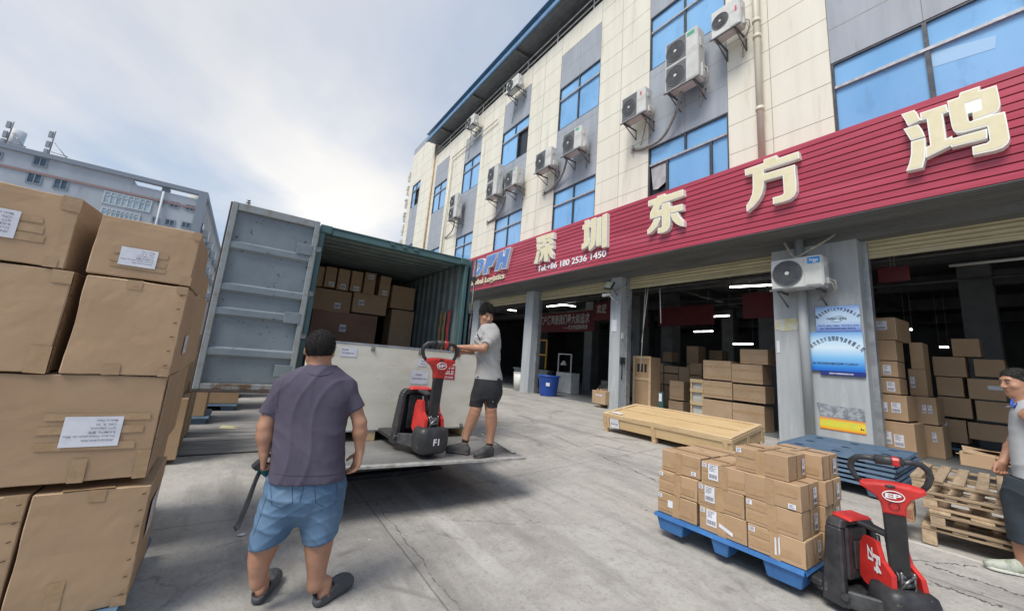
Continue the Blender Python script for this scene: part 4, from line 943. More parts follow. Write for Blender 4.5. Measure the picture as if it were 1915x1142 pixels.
# ================================================================== PLYWOOD CRATE
def ply_crate():
    x0, x1, y0, y1, z0, z1 = -4.9, -5.98, .76, 2.86, .635, 1.655
    t = thing('plywood_crate', 'large pale plywood crate with metal edging and latches, standing on the lift platform', 'crate', (x0, y0, z0), R(0)); o3 = (x0, y0, z0)
    PLY = mat('plywood_pale', (.74, .715, .62), (.64, .605, .49), 1.4, 9, .38, .68, rough=.6, stretch=(1, 2, 5), c3=(.47, .41, .29), s3=3, lo3=.62, hi3=.8, bump=.05)
    b = MB(o3); b.box(x1, x0, y0, y1, z0, z1, .004); b.build('panel', PLY, t)
    e = MB(o3); mt = mat('galvanised_edge', (.42, .44, .46), (.3, .31, .33), 8, rough=.4, metal=.6)
    e.box(x0-.03, x0+.004, y0-.004, y1+.004, z1-.02, z1+.004, .002); e.box(x0-.03, x0+.003, y1-.018, y1+.005, z0+.002, z1-.022, .002); e.box(x0-.03, x0+.0035, y0, y1-.02, z0-.002, z0+.016, .002); e.box(x1, x0-.03, y1-.02, y1+.004, z1-.02, z1+.004, .002)
    e.build('edging', mt, t)
    for yy, zz in ((1.34, z1-.05), (1.95, z1-.05), (2.5, z1-.05), (1.8, z0+.03), (2.66, z0+.03)):
        l = MB(o3); l.box(x0+.003, x0+.012, yy-.022, yy-.006, zz-.03, zz+.03, .002); l.box(x0+.003, x0+.012, yy+.006, yy+.022, zz-.03, zz+.03, .002); l.tube([(x0+.014, yy-.02, zz), (x0+.016, yy, zz-.014), (x0+.014, yy+.02, zz)], .0045, 6); l.build('latch', STEELG, t)
    k = MB(o3)
    for yy in (.80, 1.39, 2.05, 2.70): k.box(x1+.02, x0-.01, yy, yy+.12, .522, z0-.003, .004)
    k.build('skid', PINE, t)
    def sheet(ya, yb, za, zb, lines, red=False):
        s = MB(o3); s.m = 0; X = x0+.0045
        s.add([(X, ya, za), (X, yb, za), (X, yb, zb), (X, ya, zb)], [(0, 1, 2, 3)]); s.m = 1
        for tx, u0, u1, v, hh in lines: fit_text(s, tx, (X, ya+(yb-ya)*u0, za+(zb-za)*v), (X, ya+(yb-ya)*u1, za+(zb-za)*v), (0, 0, 1), h=hh*(zb-za), bold=.02, lift=.0012)
        s.build('paper_label', [PAPER, INKG] if not red else [mat('red_label', (.45, .02, .03), rough=.5), WHITEB], t)
    sheet(1.86, 2.10, 1.20, 1.375, [('DECOR', .28, .62, .62, .12), ('PRODUCTS  MADE IN  CHINA', .1, .9, .34, .10)])
    sheet(1.93, 2.055, 1.43, 1.525, [('MADE', .4, .8, .6, .16), ('78-24-06', .3, .85, .25, .16)])
    sheet(.97, 1.16, 1.49, 1.60, [('FROM', .1, .45, .65, .14), ('TO: WAREHOUSE', .1, .8, .3, .14)])
    sheet(2.16, 2.485, 1.275, 1.46, [('THIS SIDE UP', .2, .95, .74, .16), ('FRAGILE', .06, .93, .36, .27), ('HANDLE WITH CARE', .06, .93, .08, .15)], True)
ply_crate()

# ================================================================== AIR CONDITIONERS
ACW = mat('ac_casing', (.60, .605, .585), (.50, .50, .475), 3, 7, rough=.5, c3=(.40, .38, .33), s3=6, lo3=.64, hi3=.82, rand=.05)
ACG = mat('ac_grille_dark', (.055, .06, .07), (.09, .095, .10), 12, rough=.6)
ACR = mat('ac_grille_ring', (.16, .17, .18), rough=.5)
BRK = mat('ac_bracket', (.17, .175, .18), (.09, .09, .09), 8, rough=.6, metal=.3)
def ac_unit(loc, w, h, d, fans, label, dark=False, badge=None, rings=9):
    # loc: left front bottom corner of the casing, front faces -y
    t = thing('air_conditioner', label, 'air conditioner', loc, 0, 'outdoor air conditioners on the facade')
    c = MB(); c.box(0, w, 0, d, 0, h, .018); c.box(w-.012, w+.014, .03, d-.02, .05, h-.05, .006); c.box(w-.02, w+.05, d*.45, d-.05, .06, h*.30, .01); c.box(w-.01, w+.03, d*.3, d*.6, h*.62, h*.8, .01)
    c.m = 1
    for k in range(9): c.box(w*.69, w*.97, -.0025, .002, h*(.60-.045*k) if k < 3 else h*.02+k*.004, (h*(.60-.045*k) if k < 3 else h*.02+k*.004)+.003)
    c.box(w*.665, w*.670, -.0025, .002, .02, h-.02)
    c.build('casing', [ACW, mat('ac_seam', (.34, .34, .33), rough=.6)], t)
    for i in range(fans):
        cz = h/fans*(i+.5); cx = w*.335; r = min(w*.30, h/fans*.42)
        g = MB(); g.m = 0; g.tube([(cx, -.004, cz), (cx, -.010, cz)], [r*1.02, r], 36, smooth=False)
        if dark: g.m = 2; g.box(w*.04, w*.66, -.003, .003, h/fans*i+.03, h/fans*(i+1)-.03, .004)
        g.m = 1
        for k in range(1, rings): 
            rr = r*k/(rings-.6); g.tube([(cx+rr*math.cos(a), -.016, cz+rr*math.sin(a)) for a in np.arange(28)*2*math.pi/28], .0028, 4, closed=True)
        for a in np.arange(18)*2*math.pi/18:
            g.tube([(cx+r*.15*math.cos(a), -.017, cz+r*.15*math.sin(a)), (cx+r*.6*math.cos(a+.12), -.019, cz+r*.6*math.sin(a+.12)), (cx+r*math.cos(a+.3), -.012, cz+r*math.sin(a+.3))], .003, 4)
        g.tube([(cx+r*math.cos(a), -.012, cz+r*math.sin(a)) for a in np.arange(36)*2*math.pi/36], .009, 5, closed=True)
        o = g.build('fan_grille', [ACG, ACR, mat('ac_panel_dark', (.12, .125, .13), rough=.5)], t)
        m_ = MB(); m_.cyl((cx, -.014, cz), (cx, -.030, cz), r*.17, r*.13, 16); m_.build('hub', WHITEP, o)
    b = MB()
    for x in (.08, w-.14):
        b.box(x, x+.04, -.02, d+.32, -.045, -.004, .003); b.box(x, x+.04, d+.285, d+.325, -.36, -.046, .003)
        b.tube([(x+.02, .02, -.05), (x+.02, d+.29, -.34)], .016, 6)
    b.box(-.03, w+.03, -.03, .005, -.042, -.006, .003)
    b.build('bracket', BRK, t)
    p = MB(); p.tube([(w+.03, d*.7, h*.25), (w+.11, d*.8, h*.2), (w+.12, d*.9, -.02), (w*.8, d+.2, -.15), (w*.7, d+.28, -.5)], .018, 8); p.tube([(w+.03, d*.6, h*.2), (w+.08, d*.7, h*.1), (w+.09, d*.9, -.05), (w*.7, d+.22, -.2)], .012, 8)
    p.build('pipe', mat('pipe_lagging', (.50, .48, .42), (.3, .29, .26), 12, rough=.8), t)
    if badge:
        q = MB(); q.m = 0; x0, x1, z0, z1 = badge[1]; q.box(w*x0, w*x1, -.006, .001, h*z0, h*z1, .002); q.m = 1
        if badge[0]: fit_text(q, badge[0], (w*(x0+.04), -.0065, h*(z0+(z1-z0)*.38)), (w*(x1-.03), -.0065, h*(z0+(z1-z0)*.38)), (0, 0, 1), h=h*(z1-z0)*.34, bold=.03, lift=.001)
        if len(badge) > 3: fit_text(q, badge[3], (w*(x0+.10), -.0065, h*(z0+(z1-z0)*.12)), (w*(x1-.06), -.0065, h*(z0+(z1-z0)*.12)), (0, 0, 1), h=h*(z1-z0)*.18, bold=.03, lift=.001)
        q.build('badge', [badge[2], WHITEB], t)
    return t
GRN = mat('badge_green', (.05, .36, .22), rough=.5); BLB = mat('badge_blue', (.02, .25, .62), rough=.4); RDB = mat('badge_red', (.55, .08, .07), rough=.5)
AF = 8.75
ac_unit((-3.44, 8.86, 3.46), .88, .62, .32, 1, 'white air conditioner with blue badge mounted on the wide pillar above the blue notices', badge=('Midea', (.735, .965, .74, .94), BLB, '美的'), rings=12)
ac_unit((-7.46, AF, 9.25), .88, .86, .34, 1, 'single fan air conditioner beside the tall twin fan unit, below and left of it', dark=True, badge=(None, (.80, .86, .72, .86), RDB))
ac_unit((-5.90, AF, 9.42), .97, 1.58, .36, 2, 'tall twin fan air conditioner with green badge in front of the grey panel', dark=True, badge=(None, (.70, .92, .88, .95), GRN))
ac_unit((-4.55, AF, 10.22), .70, .80, .32, 1, 'air conditioner at the top of the frame beside the cream downpipe', badge=(None, (.86, .92, .5, .7), RDB))
ac_unit((-11.92, AF, 9.22), .97, .84, .34, 1, 'air conditioner left of the one with the green badge, third window column from the right', dark=True)
ac_unit((-10.27, AF, 9.28), .97, .88, .34, 1, 'air conditioner with dark fan panel and small green badge under the middle window', dark=True, badge=(None, (.72, .9, .84, .94), GRN))
ac_unit((-15.85, AF, 9.33), .90, 1.60, .36, 2, 'tall twin fan air conditioner paired with a lower dark fanned unit', dark=True)
ac_unit((-14.2, AF, 9.26), .93, .84, .34, 1, 'low dark fanned air conditioner to the right of a tall twin fan unit', dark=True, badge=(None, (.72, .85, .84, .94), GRN))
ac_unit((-20.15, AF, 9.33), .95, 1.48, .36, 2, 'tall narrow twin fan air conditioner farthest left on the facade', dark=True)
ac_unit((-14.82, AF, 14.55), 1.0, .62, .34, 1, 'small air conditioner just under the roof railing, the right one of two')
ac_unit((-19.0, AF, 14.72), .82, .62, .34, 1, 'small air conditioner just under the roof railing, the left one of two')
# hanging hoses
def hose(pts, r, label, name='hose', c=None, cat='hose'):
    m = MB(); P = [Vector(p) for p in pts]; out = []
    for i in range(len(P)-1):
        a = P[max(i-1, 0)]; b = P[i]; c_ = P[i+1]; d_ = P[min(i+2, len(P)-1)]
        for k in range(6):
            t = k/6; out.append(.5*((2*b)+(c_-a)*t+(2*a-5*b+4*c_-d_)*t*t+(3*b-a-3*c_+d_)*t**3))
    out.append(P[-1]); m.tube(out, r, 8); return tag(m.build(name, c or mat('old_hose', (.19, .19, .18), (.32, .31, .29), 14, rough=.8)), label, cat, 'pipes and hoses on the facade')
def wp(x, y, Y): return ony(x, y, Y)
hose([wp(1275, 172, 9.0), wp(1262, 215, 9.15), wp(1238, 258, 9.25), wp(1205, 277, 9.3), wp(1184, 281, 9.36)], .045, 'thick grey hose curving down from the tall twin fan unit to the wall hole')
hose([wp(1212, 205, 9.1), wp(1205, 245, 9.25), wp(1198, 272, 9.33)], .015, 'thin pipe hanging below the unit beside the tall twin fan one')
hose([wp(1060, 298, 9.0), wp(1052, 325, 9.2), wp(1035, 350, 9.3), wp(1018, 362, 9.36)], .045, 'grey hose from the green badged unit to the wall hole in the cream panel')
hose([wp(945, 366, 9.0), wp(938, 390, 9.2), wp(925, 408, 9.3), wp(912, 416, 9.36)], .05, 'grey hose below the paired units in the second window column')
hose([wp(850, 415, 9.0), wp(845, 432, 9.2), wp(832, 445, 9.34)], .035, 'short dark hose below the farthest left twin fan unit')
hose([wp(965, 178, 9.2), wp(962, 205, 9.3), wp(957, 230, 9.34)], .02, 'thin cable hanging from the right one of the two units under the railing')
hose([wp(882, 243, 9.2), wp(879, 270, 9.3), wp(875, 297, 9.34)], .02, 'thin cable hanging from the left one of the two units under the railing')
hose([(-3.25, 9.1, 4.5), (-3.1, 9.0, 4.2), (-3.0, 8.98, 4.12), (-2.75, 9.0, 4.25), (-2.55, 9.15, 4.42), (-2.45, 9.3, 4.56)], .022, 'cream lagged pipe arching above the pillar air conditioner', c=mat('cream_lagging', (.45, .42, .34), (.3, .28, .23), 20, rough=.85))
for pts in ([wp(1184, 281, 9.33)], [wp(1018, 362, 9.33)], [wp(912, 416, 9.33)]):
    m = MB()
    for k in range(5): a = k*1.25; c = pts[0]; m.tube([c, c+Vector((.09*math.cos(a), -.05, .10*math.sin(a))), c+Vector((.05*math.cos(a+1), -.02, .17*math.sin(a+.4)))], .013, 6)
    tag(m.build('pipe_stub', STEELG), 'tangle of cut pipe ends sticking out of the cream panel', 'pipe', 'tangled pipe stubs on the cream panels')
CRP = mat('cream_pipe', (.66, .62, .51), (.56, .51, .40), 2, 6, rough=.5, stretch=(2, 2, .3))
m = MB(); m.tube([(-3.66, 9.22, 15.6), (-3.66, 9.22, 6.1)], .075, 16)
for z in (7.9, 9.9, 10.35, 12.5): m.tube([(-3.66, 9.22, z), (-3.66, 9.22, z+.1)], .092, 16)
tag(m.build('downpipe', CRP), 'cream downpipe running down the pier right of the air conditioners', 'downpipe', 'pipes and hoses on the facade')
m = MB(); m.tube([(-21.75, 9.24, 14.2), (-21.75, 9.24, 6.1)], .05, 12); m.tube([(-21.75, 9.26, 14.2), (-16.3, 9.26, 14.2)], .035, 10); tag(m.build('downpipe', CRP), 'thin cream pipe bending along the far part of the facade', 'downpipe', 'pipes and hoses on the facade')
m = MB(); m.tube([(-25.05, 9.3, 16.6), (-25.05, 9.3, 4.6)], .06, 12); tag(m.build('downpipe', mat('rusty_pipe', (.45, .30, .15), (.55, .45, .30), 4, rough=.7)), 'rust stained pipe beside the taller end block', 'downpipe', 'pipes and hoses on the facade')
m = MB(); m.m = 0; m.tube([(-3.04, 9.24, 4.55), (-3.03, 9.24, .4)], .085, 18); tag(m.build('downpipe', mat('grey_pipe', (.36, .38, .39), (.29, .31, .32), 2, rough=.6, stretch=(2, 2, .3))), 'fat grey pipe running down the wide pillar behind the notices', 'downpipe', 'pipes and hoses on the facade')

# ================================================================== NOTICES AND FITTINGS ON THE PILLARS
def gradient(name, stops):
    m = bpy.data.materials.new(name); m.use_nodes = True; nt = m.node_tree; N = nt.nodes; L = nt.links
    tc = N.new('ShaderNodeTexCoord'); sp = N.new('ShaderNodeSeparateXYZ'); cr = N.new('ShaderNodeValToRGB'); L.new(tc.outputs['Generated'], sp.inputs[0]); L.new(sp.outputs[2], cr.inputs[0]); L.new(cr.outputs[0], N['Principled BSDF'].inputs['Base Color']); N['Principled BSDF'].inputs['Roughness'].default_value = .35
    e = cr.color_ramp.elements
    while len(e) < len(stops): e.new(.5)
    for i, (p, c) in enumerate(stops): e[i].position = p; e[i].color = (*c, 1)
    return m
def arc_text(mb, s, x0, x1, zmid, sag, h, Y, xs=None):
    n = len(s)
    for i, ch in enumerate(s):
        u = (i+.5)/n*2-1; x = (x0+x1)/2+u*(x1-x0)/2; z = zmid-sag*u*u; a = -math.atan2(2*sag*u, (x1-x0)/2)
        if ch == ' ': continue
        r = Vector((math.cos(a), 0, math.sin(a))); up = Vector((-math.sin(a), 0, math.cos(a))); w = (x1-x0)/n*.40
        fit_text(mb, ch, Vector((x, Y, z))-r*w, Vector((x, Y, z))+r*w, up, h=h*.8, bold=.03, lift=.001)
def board(name, label, cat, x0, x1, z0, z1, m, Y=9.335, texts=(), arcs=(), tilt=0):
    t = MB(); t.box(x0, x1, Y, Y+.012, z0, z1, .002); o = t.build(name, m); tag(o, label, cat)
    if texts or arcs:
        q = MB()
        for tx, xa, xb, z, h in texts: fit_text(q, tx, (xa, Y, z), (xb, Y, z), (0, 0, 1), h=h, bold=.025, lift=.001)
        for a in arcs: arc_text(q, *a, Y)
        q.build('lettering', mat('notice_ink', (.02, .03, .07), rough=.5), o)
    return o
o = board('notice_board', 'smaller pale blue company notice with an arched line of characters, the upper of two', 'notice', -2.86, -2.18, 2.635, 3.125, gradient('notice_blue_a', [(0, (.16, .22, .55)), (.12, (.22, .34, .72)), (.4, (.52, .68, .86)), (.75, (.50, .66, .86)), (1, (.20, .36, .72))]),
  texts=[('China City  Lighting · Intelligent · Technology Co.,Limited', -2.83, -2.21, 2.735, .028), ('地址: 深圳市宝安区福永街道工业园三栋', -2.80, -2.25, 2.675, .026), ('Intelligent Lighting', -2.68, -2.38, 2.865, .045)], arcs=[('朗佳光电科技（珠海）有限公司', -2.84, -2.20, 3.04, .16, .062)])
lo = MB(); lo.tube([(-2.53+.10*math.cos(a)+(.03 if math.sin(a) > 0 else 0), 9.331, 2.875+.055*math.sin(a)) for a in np.arange(20)*2*math.pi/20], .004, 5, closed=True); lo.build('emblem', mat('gold_line', (.35, .38, .25), rough=.5), o)
board('notice_board', 'larger blue company notice with arched bold characters, the lower of two', 'notice', -2.98, -2.165, 1.875, 2.625, gradient('notice_blue_b', [(0, (.015, .11, .50)), (.10, (.03, .22, .66)), (.35, (.22, .52, .82)), (.6, (.66, .80, .90)), (.8, (.50, .72, .90)), (1, (.16, .38, .74))]), Y=9.33,
  texts=[('地址: 深圳市宝安区福永街道新和社区福园一路工业园A栋1楼', -2.95, -2.26, 2.00, .034)], arcs=[('深圳市东方鸿运国际物流有限公司', -3.02, -2.18, 2.46, .22, .085)])
o = board('notice_strip', 'narrow dark blue notice strip peeping out below the larger blue notice', 'notice', -2.84, -2.165, 1.80, 1.872, mat('navy_board', (.02, .035, .20), rough=.4))
q = MB(); fit_text(q, '深圳市东方鸿运国际物流有限公司仓库', (-2.70, 9.335, 1.825), (-2.34, 9.335, 1.825), (0, 0, 1), h=.02, bold=.02, lift=.001); q.build('lettering', WHITEB, o)
board('warning_sticker', 'torn orange and yellow sticker low on the wide pillar', 'sticker', -2.91, -2.235, .79, 1.005, gradient('sticker_yellow', [(0, (.72, .17, .03)), (.2, (.80, .50, .04)), (.5, (.80, .66, .06)), (.8, (.80, .52, .06)), (1, (.68, .20, .07))]), Y=9.362, texts=[('▲◢', -2.31, -2.26, .86, .04)])
q = MB(); fit_text(q, '消防通道禁止堵塞 严禁停车', (-2.87, 9.361, .86), (-2.34, 9.361, .86), (0, 0, 1), h=.085, bold=.03, lift=.001); q.build('lettering', mat('yellow_ink', (.62, .72, .10), rough=.5), bpy.data.objects['warning_sticker'])
t = MB(); t.prism([(-2.93, 1.20), (-2.94, 1.27), (-2.8, 1.26), (-2.74, 1.235), (-2.26, 1.235), (-2.235, 1.21), (-2.235, 1.015), (-2.6, 1.02), (-2.9, 1.03)], lambda a, b, d: (a, d, b), 9.368, 9.376); tag(t.build('peeled_sticker', mat('worn_sticker', (.16, .19, .22), (.36, .39, .41), 12, 9, .42, .6, rough=.7, c3=(.55, .57, .58), s3=20)), 'worn grey remains of a sticker above the orange one', 'sticker')
t = MB(); t.prism([(-3.60, 2.70), (-3.60, 2.90), (-3.2, 2.93), (-3.17, 2.84), (-3.2, 2.68), (-3.45, 2.66)], lambda a, b, d: (a, d, b), 9.368, 9.376); tag(t.build('peeled_sticker', mat('worn_yellow', (.55, .55, .50), (.55, .50, .16), 9, 9, .45, .6, rough=.7)), 'peeling yellowish white sticker on the left of the wide pillar', 'sticker')
board('paper_notice', 'white paper notice taped on the narrow pillar below the floodlight', 'notice', -8.12, -7.92, 2.72, 3.08, PAPER, Y=9.363)
for x0, x1, z0, z1 in [(-3.585, -3.53, 2.2, 2.45)]: board('paper_notice', 'tiny white paper scrap stuck on the left edge of the wide pillar', 'notice', x0, x1, z0, z1, PAPER, Y=9.363)
# floodlight, camera, switch boxes
t = thing('floodlight', 'square floodlight angled down on top of the narrow pillar', 'floodlight', (-7.95, 9.0, 4.1))
M = Matrix.Rotation(R(-25), 4, 'X') @ Matrix.Rotation(R(12), 4, 'Y')
b = MB(); b.T = M; b.box(-.17, .17, -.03, .05, -.14, .14, .02); b.build('housing', BLACKM, t)
b = MB(); b.T = M; b.box(-.14, .14, -.036, -.031, -.11, .11); b.m = 1; b.box(-.07, .06, -.040, -.037, -.05, .05); b.build('lens', [mat('lens_grey', (.45, .47, .47), rough=.2), mat('led_yellow', (.62, .56, .14), rough=.3)], t)
b = MB(); b.tube([(.12, .02, -.1), (.1, .2, -.22), (0, .36, -.25)], .018, 8); b.tube([(.1, .1, -.2), (.35, .3, .0), (.42, .36, .1)], .012, 6); b.build('arm', STEELG, t)
t = thing('security_camera', 'white security camera on an arm below the floodlight', 'camera', (-7.98, 9.05, 3.74))
b = MB(); b.cyl((-.16, -.13, .04), (.04, .02, .10), .05, n=16); b.build('body', WHITEP, t)
b = MB(); b.disc((-.163, -.132, .04), (-1, -.75, -.2), .035); b.build('lens', DARK, t)
b = MB(); b.tube([(0, .0, .06), (.08, .12, -.06), (.08, .32, -.1)], .02, 8); b.cyl((.08, .28, -.1), (.08, .325, -.1), .05, n=12); b.build('arm', WHITEP, t)
t = MB(); t.box(-7.798, -7.77, 9.45, 9.55, 2.5, 2.68, .006); tag(t.build('switch_box', WHITEP), 'small white switch box on the side of the narrow pillar', 'switch')
t = MB(); t.box(-7.798, -7.76, 9.4, 9.62, 1.75, 1.95, .006); t.tube([(-7.785, 9.5, 1.75), (-7.785, 9.5, 1.3)], .02, 6); tag(t.build('switch_box', BLACKD), 'dark electrical box with a cable on the side of the narrow pillar', 'switch')
for (xa, ya, xb, yb) in ((1208, 530, 1198, 690), (1213, 530, 1200, 640), (1234, 540, 1236, 604)):
    m = MB(); m.tube([ony(xa, ya, 9.95), ony(xb, yb, 9.95)], .014, 6); tag(m.build('hanging_cord', WHITEP), 'pale cord hanging from the shutter at the middle loading bay', 'cord', 'pale cords hanging in the middle bay')

# ================================================================== THINGS INSIDE AND AROUND THE BAYS
LIT = mat('lit_tube', (1., .97, .92), emit=5.)
for k, (x0, y0, x1, y1, Y, lab) in enumerate([(1365, 537, 1443, 533, 12, 'long lit tube light left of the pillar air conditioner'), (1330, 592, 1364, 590, 16, 'short lit tube light in the middle bay above the carton stack'), (1298, 620, 1333, 619, 18, 'dashed lit tube light deep inside the middle bay'), (1371, 643, 1408, 643, 18, 'lowest lit tube light deep in the middle bay'), (930, 576, 965, 581, 13, 'lit tube light above the worker in the first visible bay'), (1036, 567, 1076, 573, 13, 'upper one of two lit tubes in the bay behind the blue bin'), (1023, 573, 1058, 570, 13.4, 'lower one of two lit tubes in the bay behind the blue bin'), (1693, 616, 1706, 616, 17, 'tiny lit tube light beside the leaning interior column'), (1757, 649, 1774, 649, 19, 'tiny lit tube light deep in the right bay')]):
    a = ony(x0, y0, Y); b = ony(x1, y1, Y); m = MB(); m.cyl(a, b, .024 if k != 0 else .02, n=10)
    t = thing('tube_light', lab, 'light', (a+b)/2, 0, 'tube lights inside the warehouse'); m.off = (a+b)/2; m.build('tube', LIT, t)
    c = MB((a+b)/2); u = Vector((0, 0, .05)); c.tube([a+u, b+u], .03, 6); c.tube([a+u, a+u+Vector((0, 0, 4.95-a.z-.05))], .004, 4); c.tube([b+u, b+u+Vector((0, 0, 4.95-b.z-.05))], .004, 4); c.build('fitting', WHITEP, t)
a = ony(1775, 497, 10.5); m = MB(); m.cyl(a, a+Vector((1.3, 0, .0)), .028, n=10); tag(m.build('tube_light', mat('unlit_tube', (.35, .35, .33), rough=.3)), 'unlit grey tube light above the right loading bay', 'light', 'tube lights inside the warehouse')
BAN = mat('banner_red', (.11, .008, .013), (.08, .006, .01), 3, rough=.7)
def banner(x0, y0, x1, y1, Y, h, lab, txt=None, sub=None):
    a = ony(x0, y0, Y); b = ony(x1, y1, Y); z = (a.z+b.z)/2; m = MB(); m.box(a.x, b.x, Y, Y+.01, z-h, z); o = tag(m.build('banner', BAN), lab, 'banner', 'red banners hung inside the warehouse')
    c = MB(); [c.tube([(x, Y+.004, z), (x, Y+.004, 4.95)], .008, 5) for x in (a.x+.2, b.x-.2)]; c.build('string', STEELG, o)
    if txt:
        q = MB(); fit_text(q, txt, (a.x+.15, Y, z-h*.56), (b.x-.3, Y, z-h*.56), (0, 0, 1), h=h*.36, bold=.02)
        if sub: fit_text(q, sub, (a.x+(b.x-a.x)*.5, Y, z-h*.86), (b.x-.4, Y, z-h*.86), (0, 0, 1), h=h*.16, bold=.02)
        q.build('lettering', mat('banner_white', (.40, .38, .38), rough=.6), o)
    return o
banner(1008, 580, 1112, 588, 12.5, .95, 'dark red banner with white characters behind the blue bin bay', '客户满意是我们最大的追求', '——东方鸿运国际物流')
banner(1112, 563, 1145, 566, 11.8, .75, 'small red banner to the left of the narrow pillar', '欢迎')
banner(1232, 568, 1335, 578, 13.5, .72, 'long dark red banner in the middle bay')
banner(1186, 588, 1215, 590, 15.5, .55, 'far red banner beside the hanging cords')
banner(1388, 545, 1450, 549, 11.6, .72, 'red banner next to the pillar air conditioner')
banner(1640, 498, 1700, 500, 10.4, .3, 'dark red banner just under the right shutter')
GW = 'cartons stacked inside the warehouse bays'
def wb(x0, y0, x1, y1, Y, label, d=.5, ground=False, m=CARDL, labs=(), tapes=(), yaw=0., **k):
    a = ony(x0, y0, Y); b = ony(x1, y1, Y); ym = (y0+y1)/2; l = ony(x0, ym, Y).x; r = ony(x1, ym, Y).x; zb = .41 if ground else b.z
    zt = (ony(x0, y0, Y).z+ony(x1, y0, Y).z)/2
    ls = [('f', f*(r-l), g_*(zt-zb), lw*(r-l), lh*(zt-zb), kk) for f, g_, lw, lh, kk in labs]; H = zt-zb; w_ = r-l
    tp = [('f', .0, w_, H*.62, H*.72), ('f', 0, w_, H*.12, H*.22)] if tapes == 'h' else list(tapes)
    return carton((l, Y, zb), w_, d, H, yaw, label, group=GW, material=m, labels=ls, tapes=tp, **k)
wb(1315, 674, 1367, 712, 10.3, 'top carton of the left column in the middle bay stack', tapes='h')
wb(1315, 712.5, 1369, 748, 10.3, 'middle carton of the left column in the middle bay stack', tapes='h')
wb(1315, 748.5, 1369, 800, 10.3, 'bottom carton of the left column in the middle bay stack', ground=True)
wb(1368, 681, 1426, 719, 10.3, 'third carton up in the right column of the middle bay stack', tapes='h')
wb(1371, 720, 1431, 755, 10.3, 'second carton up in the right column of the middle bay stack', tapes='h')
wb(1370, 756, 1430, 810, 10.3, 'bottom carton of the right column in the middle bay stack', ground=True, tapes='h')
wb(1384, 653, 1436, 682, 10.35, 'topmost carton of the middle bay stack with shiny taped lid', tapes='h')
wb(1252, 712, 1277, 749, 10.9, 'film wrapped carton with white tape flare in the middle bay', d=.7, yaw=R(6), tapes='h')
wb(1250, 750, 1277, 800, 10.9, 'carton under the film wrapped one in the middle bay', d=.7, ground=True)
wb(1197, 720, 1217, 744, 10.7, 'small carton near the narrow pillar in the middle bay', d=.6)
wb(1193, 745, 1218, 790, 10.7, 'low carton below the small one near the narrow pillar', d=.6, ground=True)
for k, (x0, y0, x1, y1) in enumerate([(1211, 679, 1240, 697), (1211, 698, 1240, 717), (1212, 718, 1240, 740), (1242, 684, 1268, 698), (1242, 699, 1268, 720), (1290, 679, 1312, 702), (1291, 703, 1312, 722), (1269, 686, 1289, 720)]):
    wb(x0, y0, x1, y1, 12.6, ['film wrapped carton at the top left of the rear row', 'film wrapped carton, second in the left rear pile', 'film wrapped carton, third in the left rear pile', 'carton at the top of the second rear pile', 'carton below the top of the second rear pile', 'shiny taped carton at the top of the rear pile beside the front stack', 'carton under the shiny taped one in the rear', 'dark carton with labels in the rear row'][k], tapes='h', m=CARD)
for k, (x0, x1) in enumerate([(1211, 1240), (1242, 1268), (1269, 1289), (1291, 1312)]):
    wb(x0, [741, 721, 721, 723][k], x1, 780, 12.6, ['lowest carton of the left rear pile', 'lowest carton of the second rear pile', 'lowest carton of the dark rear pile', 'lowest carton of the pile beside the front stack'][k], ground=True, m=CARD)
wb(1284, 647, 1306, 680, 14.2, 'tall pale carton standing far back in the middle bay', m=CARD); wb(1240, 658, 1256, 676, 14.4, 'tilted carton far back in the middle bay', m=CARD); wb(1284, 681, 1312, 760, 14.2, 'pile of board behind the tall pale carton', ground=True, m=CARD)
wb(1326, 655, 1350, 676, 15, 'dark carton in the shade behind the front stack', m=CARD)
# framed box crate beside the narrow pillar, slatted crate beside the stack
t = thing('framed_crate', 'tall open timber framed box standing right of the narrow pillar in the bay', 'crate', (-8.05, 10.4, .41)); m = MB(); m.box(0, .62, 0, .5, 0, 1.62, .004); m.build('carton', CARD, t)
m = MB()
for x in (-.02, .56): m.box(x, x+.08, -.02, -.002, 0, 1.64, .003)
for z in (0, .9, 1.56): m.box(.062, .558, -.018, -.002, z, z+.08, .003)
m.build('frame', PINE, t); m = MB(); 
for k in range(3): m.box(.14+k*.13, .22+k*.13, -.006, -.002, 1.15, 1.4)
m.build('stencil', DARK, t)
t = thing('slatted_crate', 'narrow slatted pine crate at the left side of the middle bay stack', 'crate', (-6.25, 10.55, .41)); m = MB()
for z in (.05, .38, .72, .98): m.box(0, .38, 0, .02, z, z+.10, .003)
for x in (0, .33): m.box(x, x+.05, .022, .06, 0, 1.08, .003)
m.build('slat', PINE, t); m = MB(); m.box(.02, .36, .08, .5, 0, .98, .01); m.build('bag', WHITEP, t)
m = MB(); m.box(-6.95, -6.80, 10.1, 10.16, .41, 1.05, .01); m.m = 1; m.box(-6.92, -6.83, 10.09, 10.098, .78, 1.0); tag(m.build('hand_stand', [mat('green_stand', (.04, .10, .09), rough=.5), PAPER]), 'small green stand with a pale sheet in front of the rear cartons', 'stand')
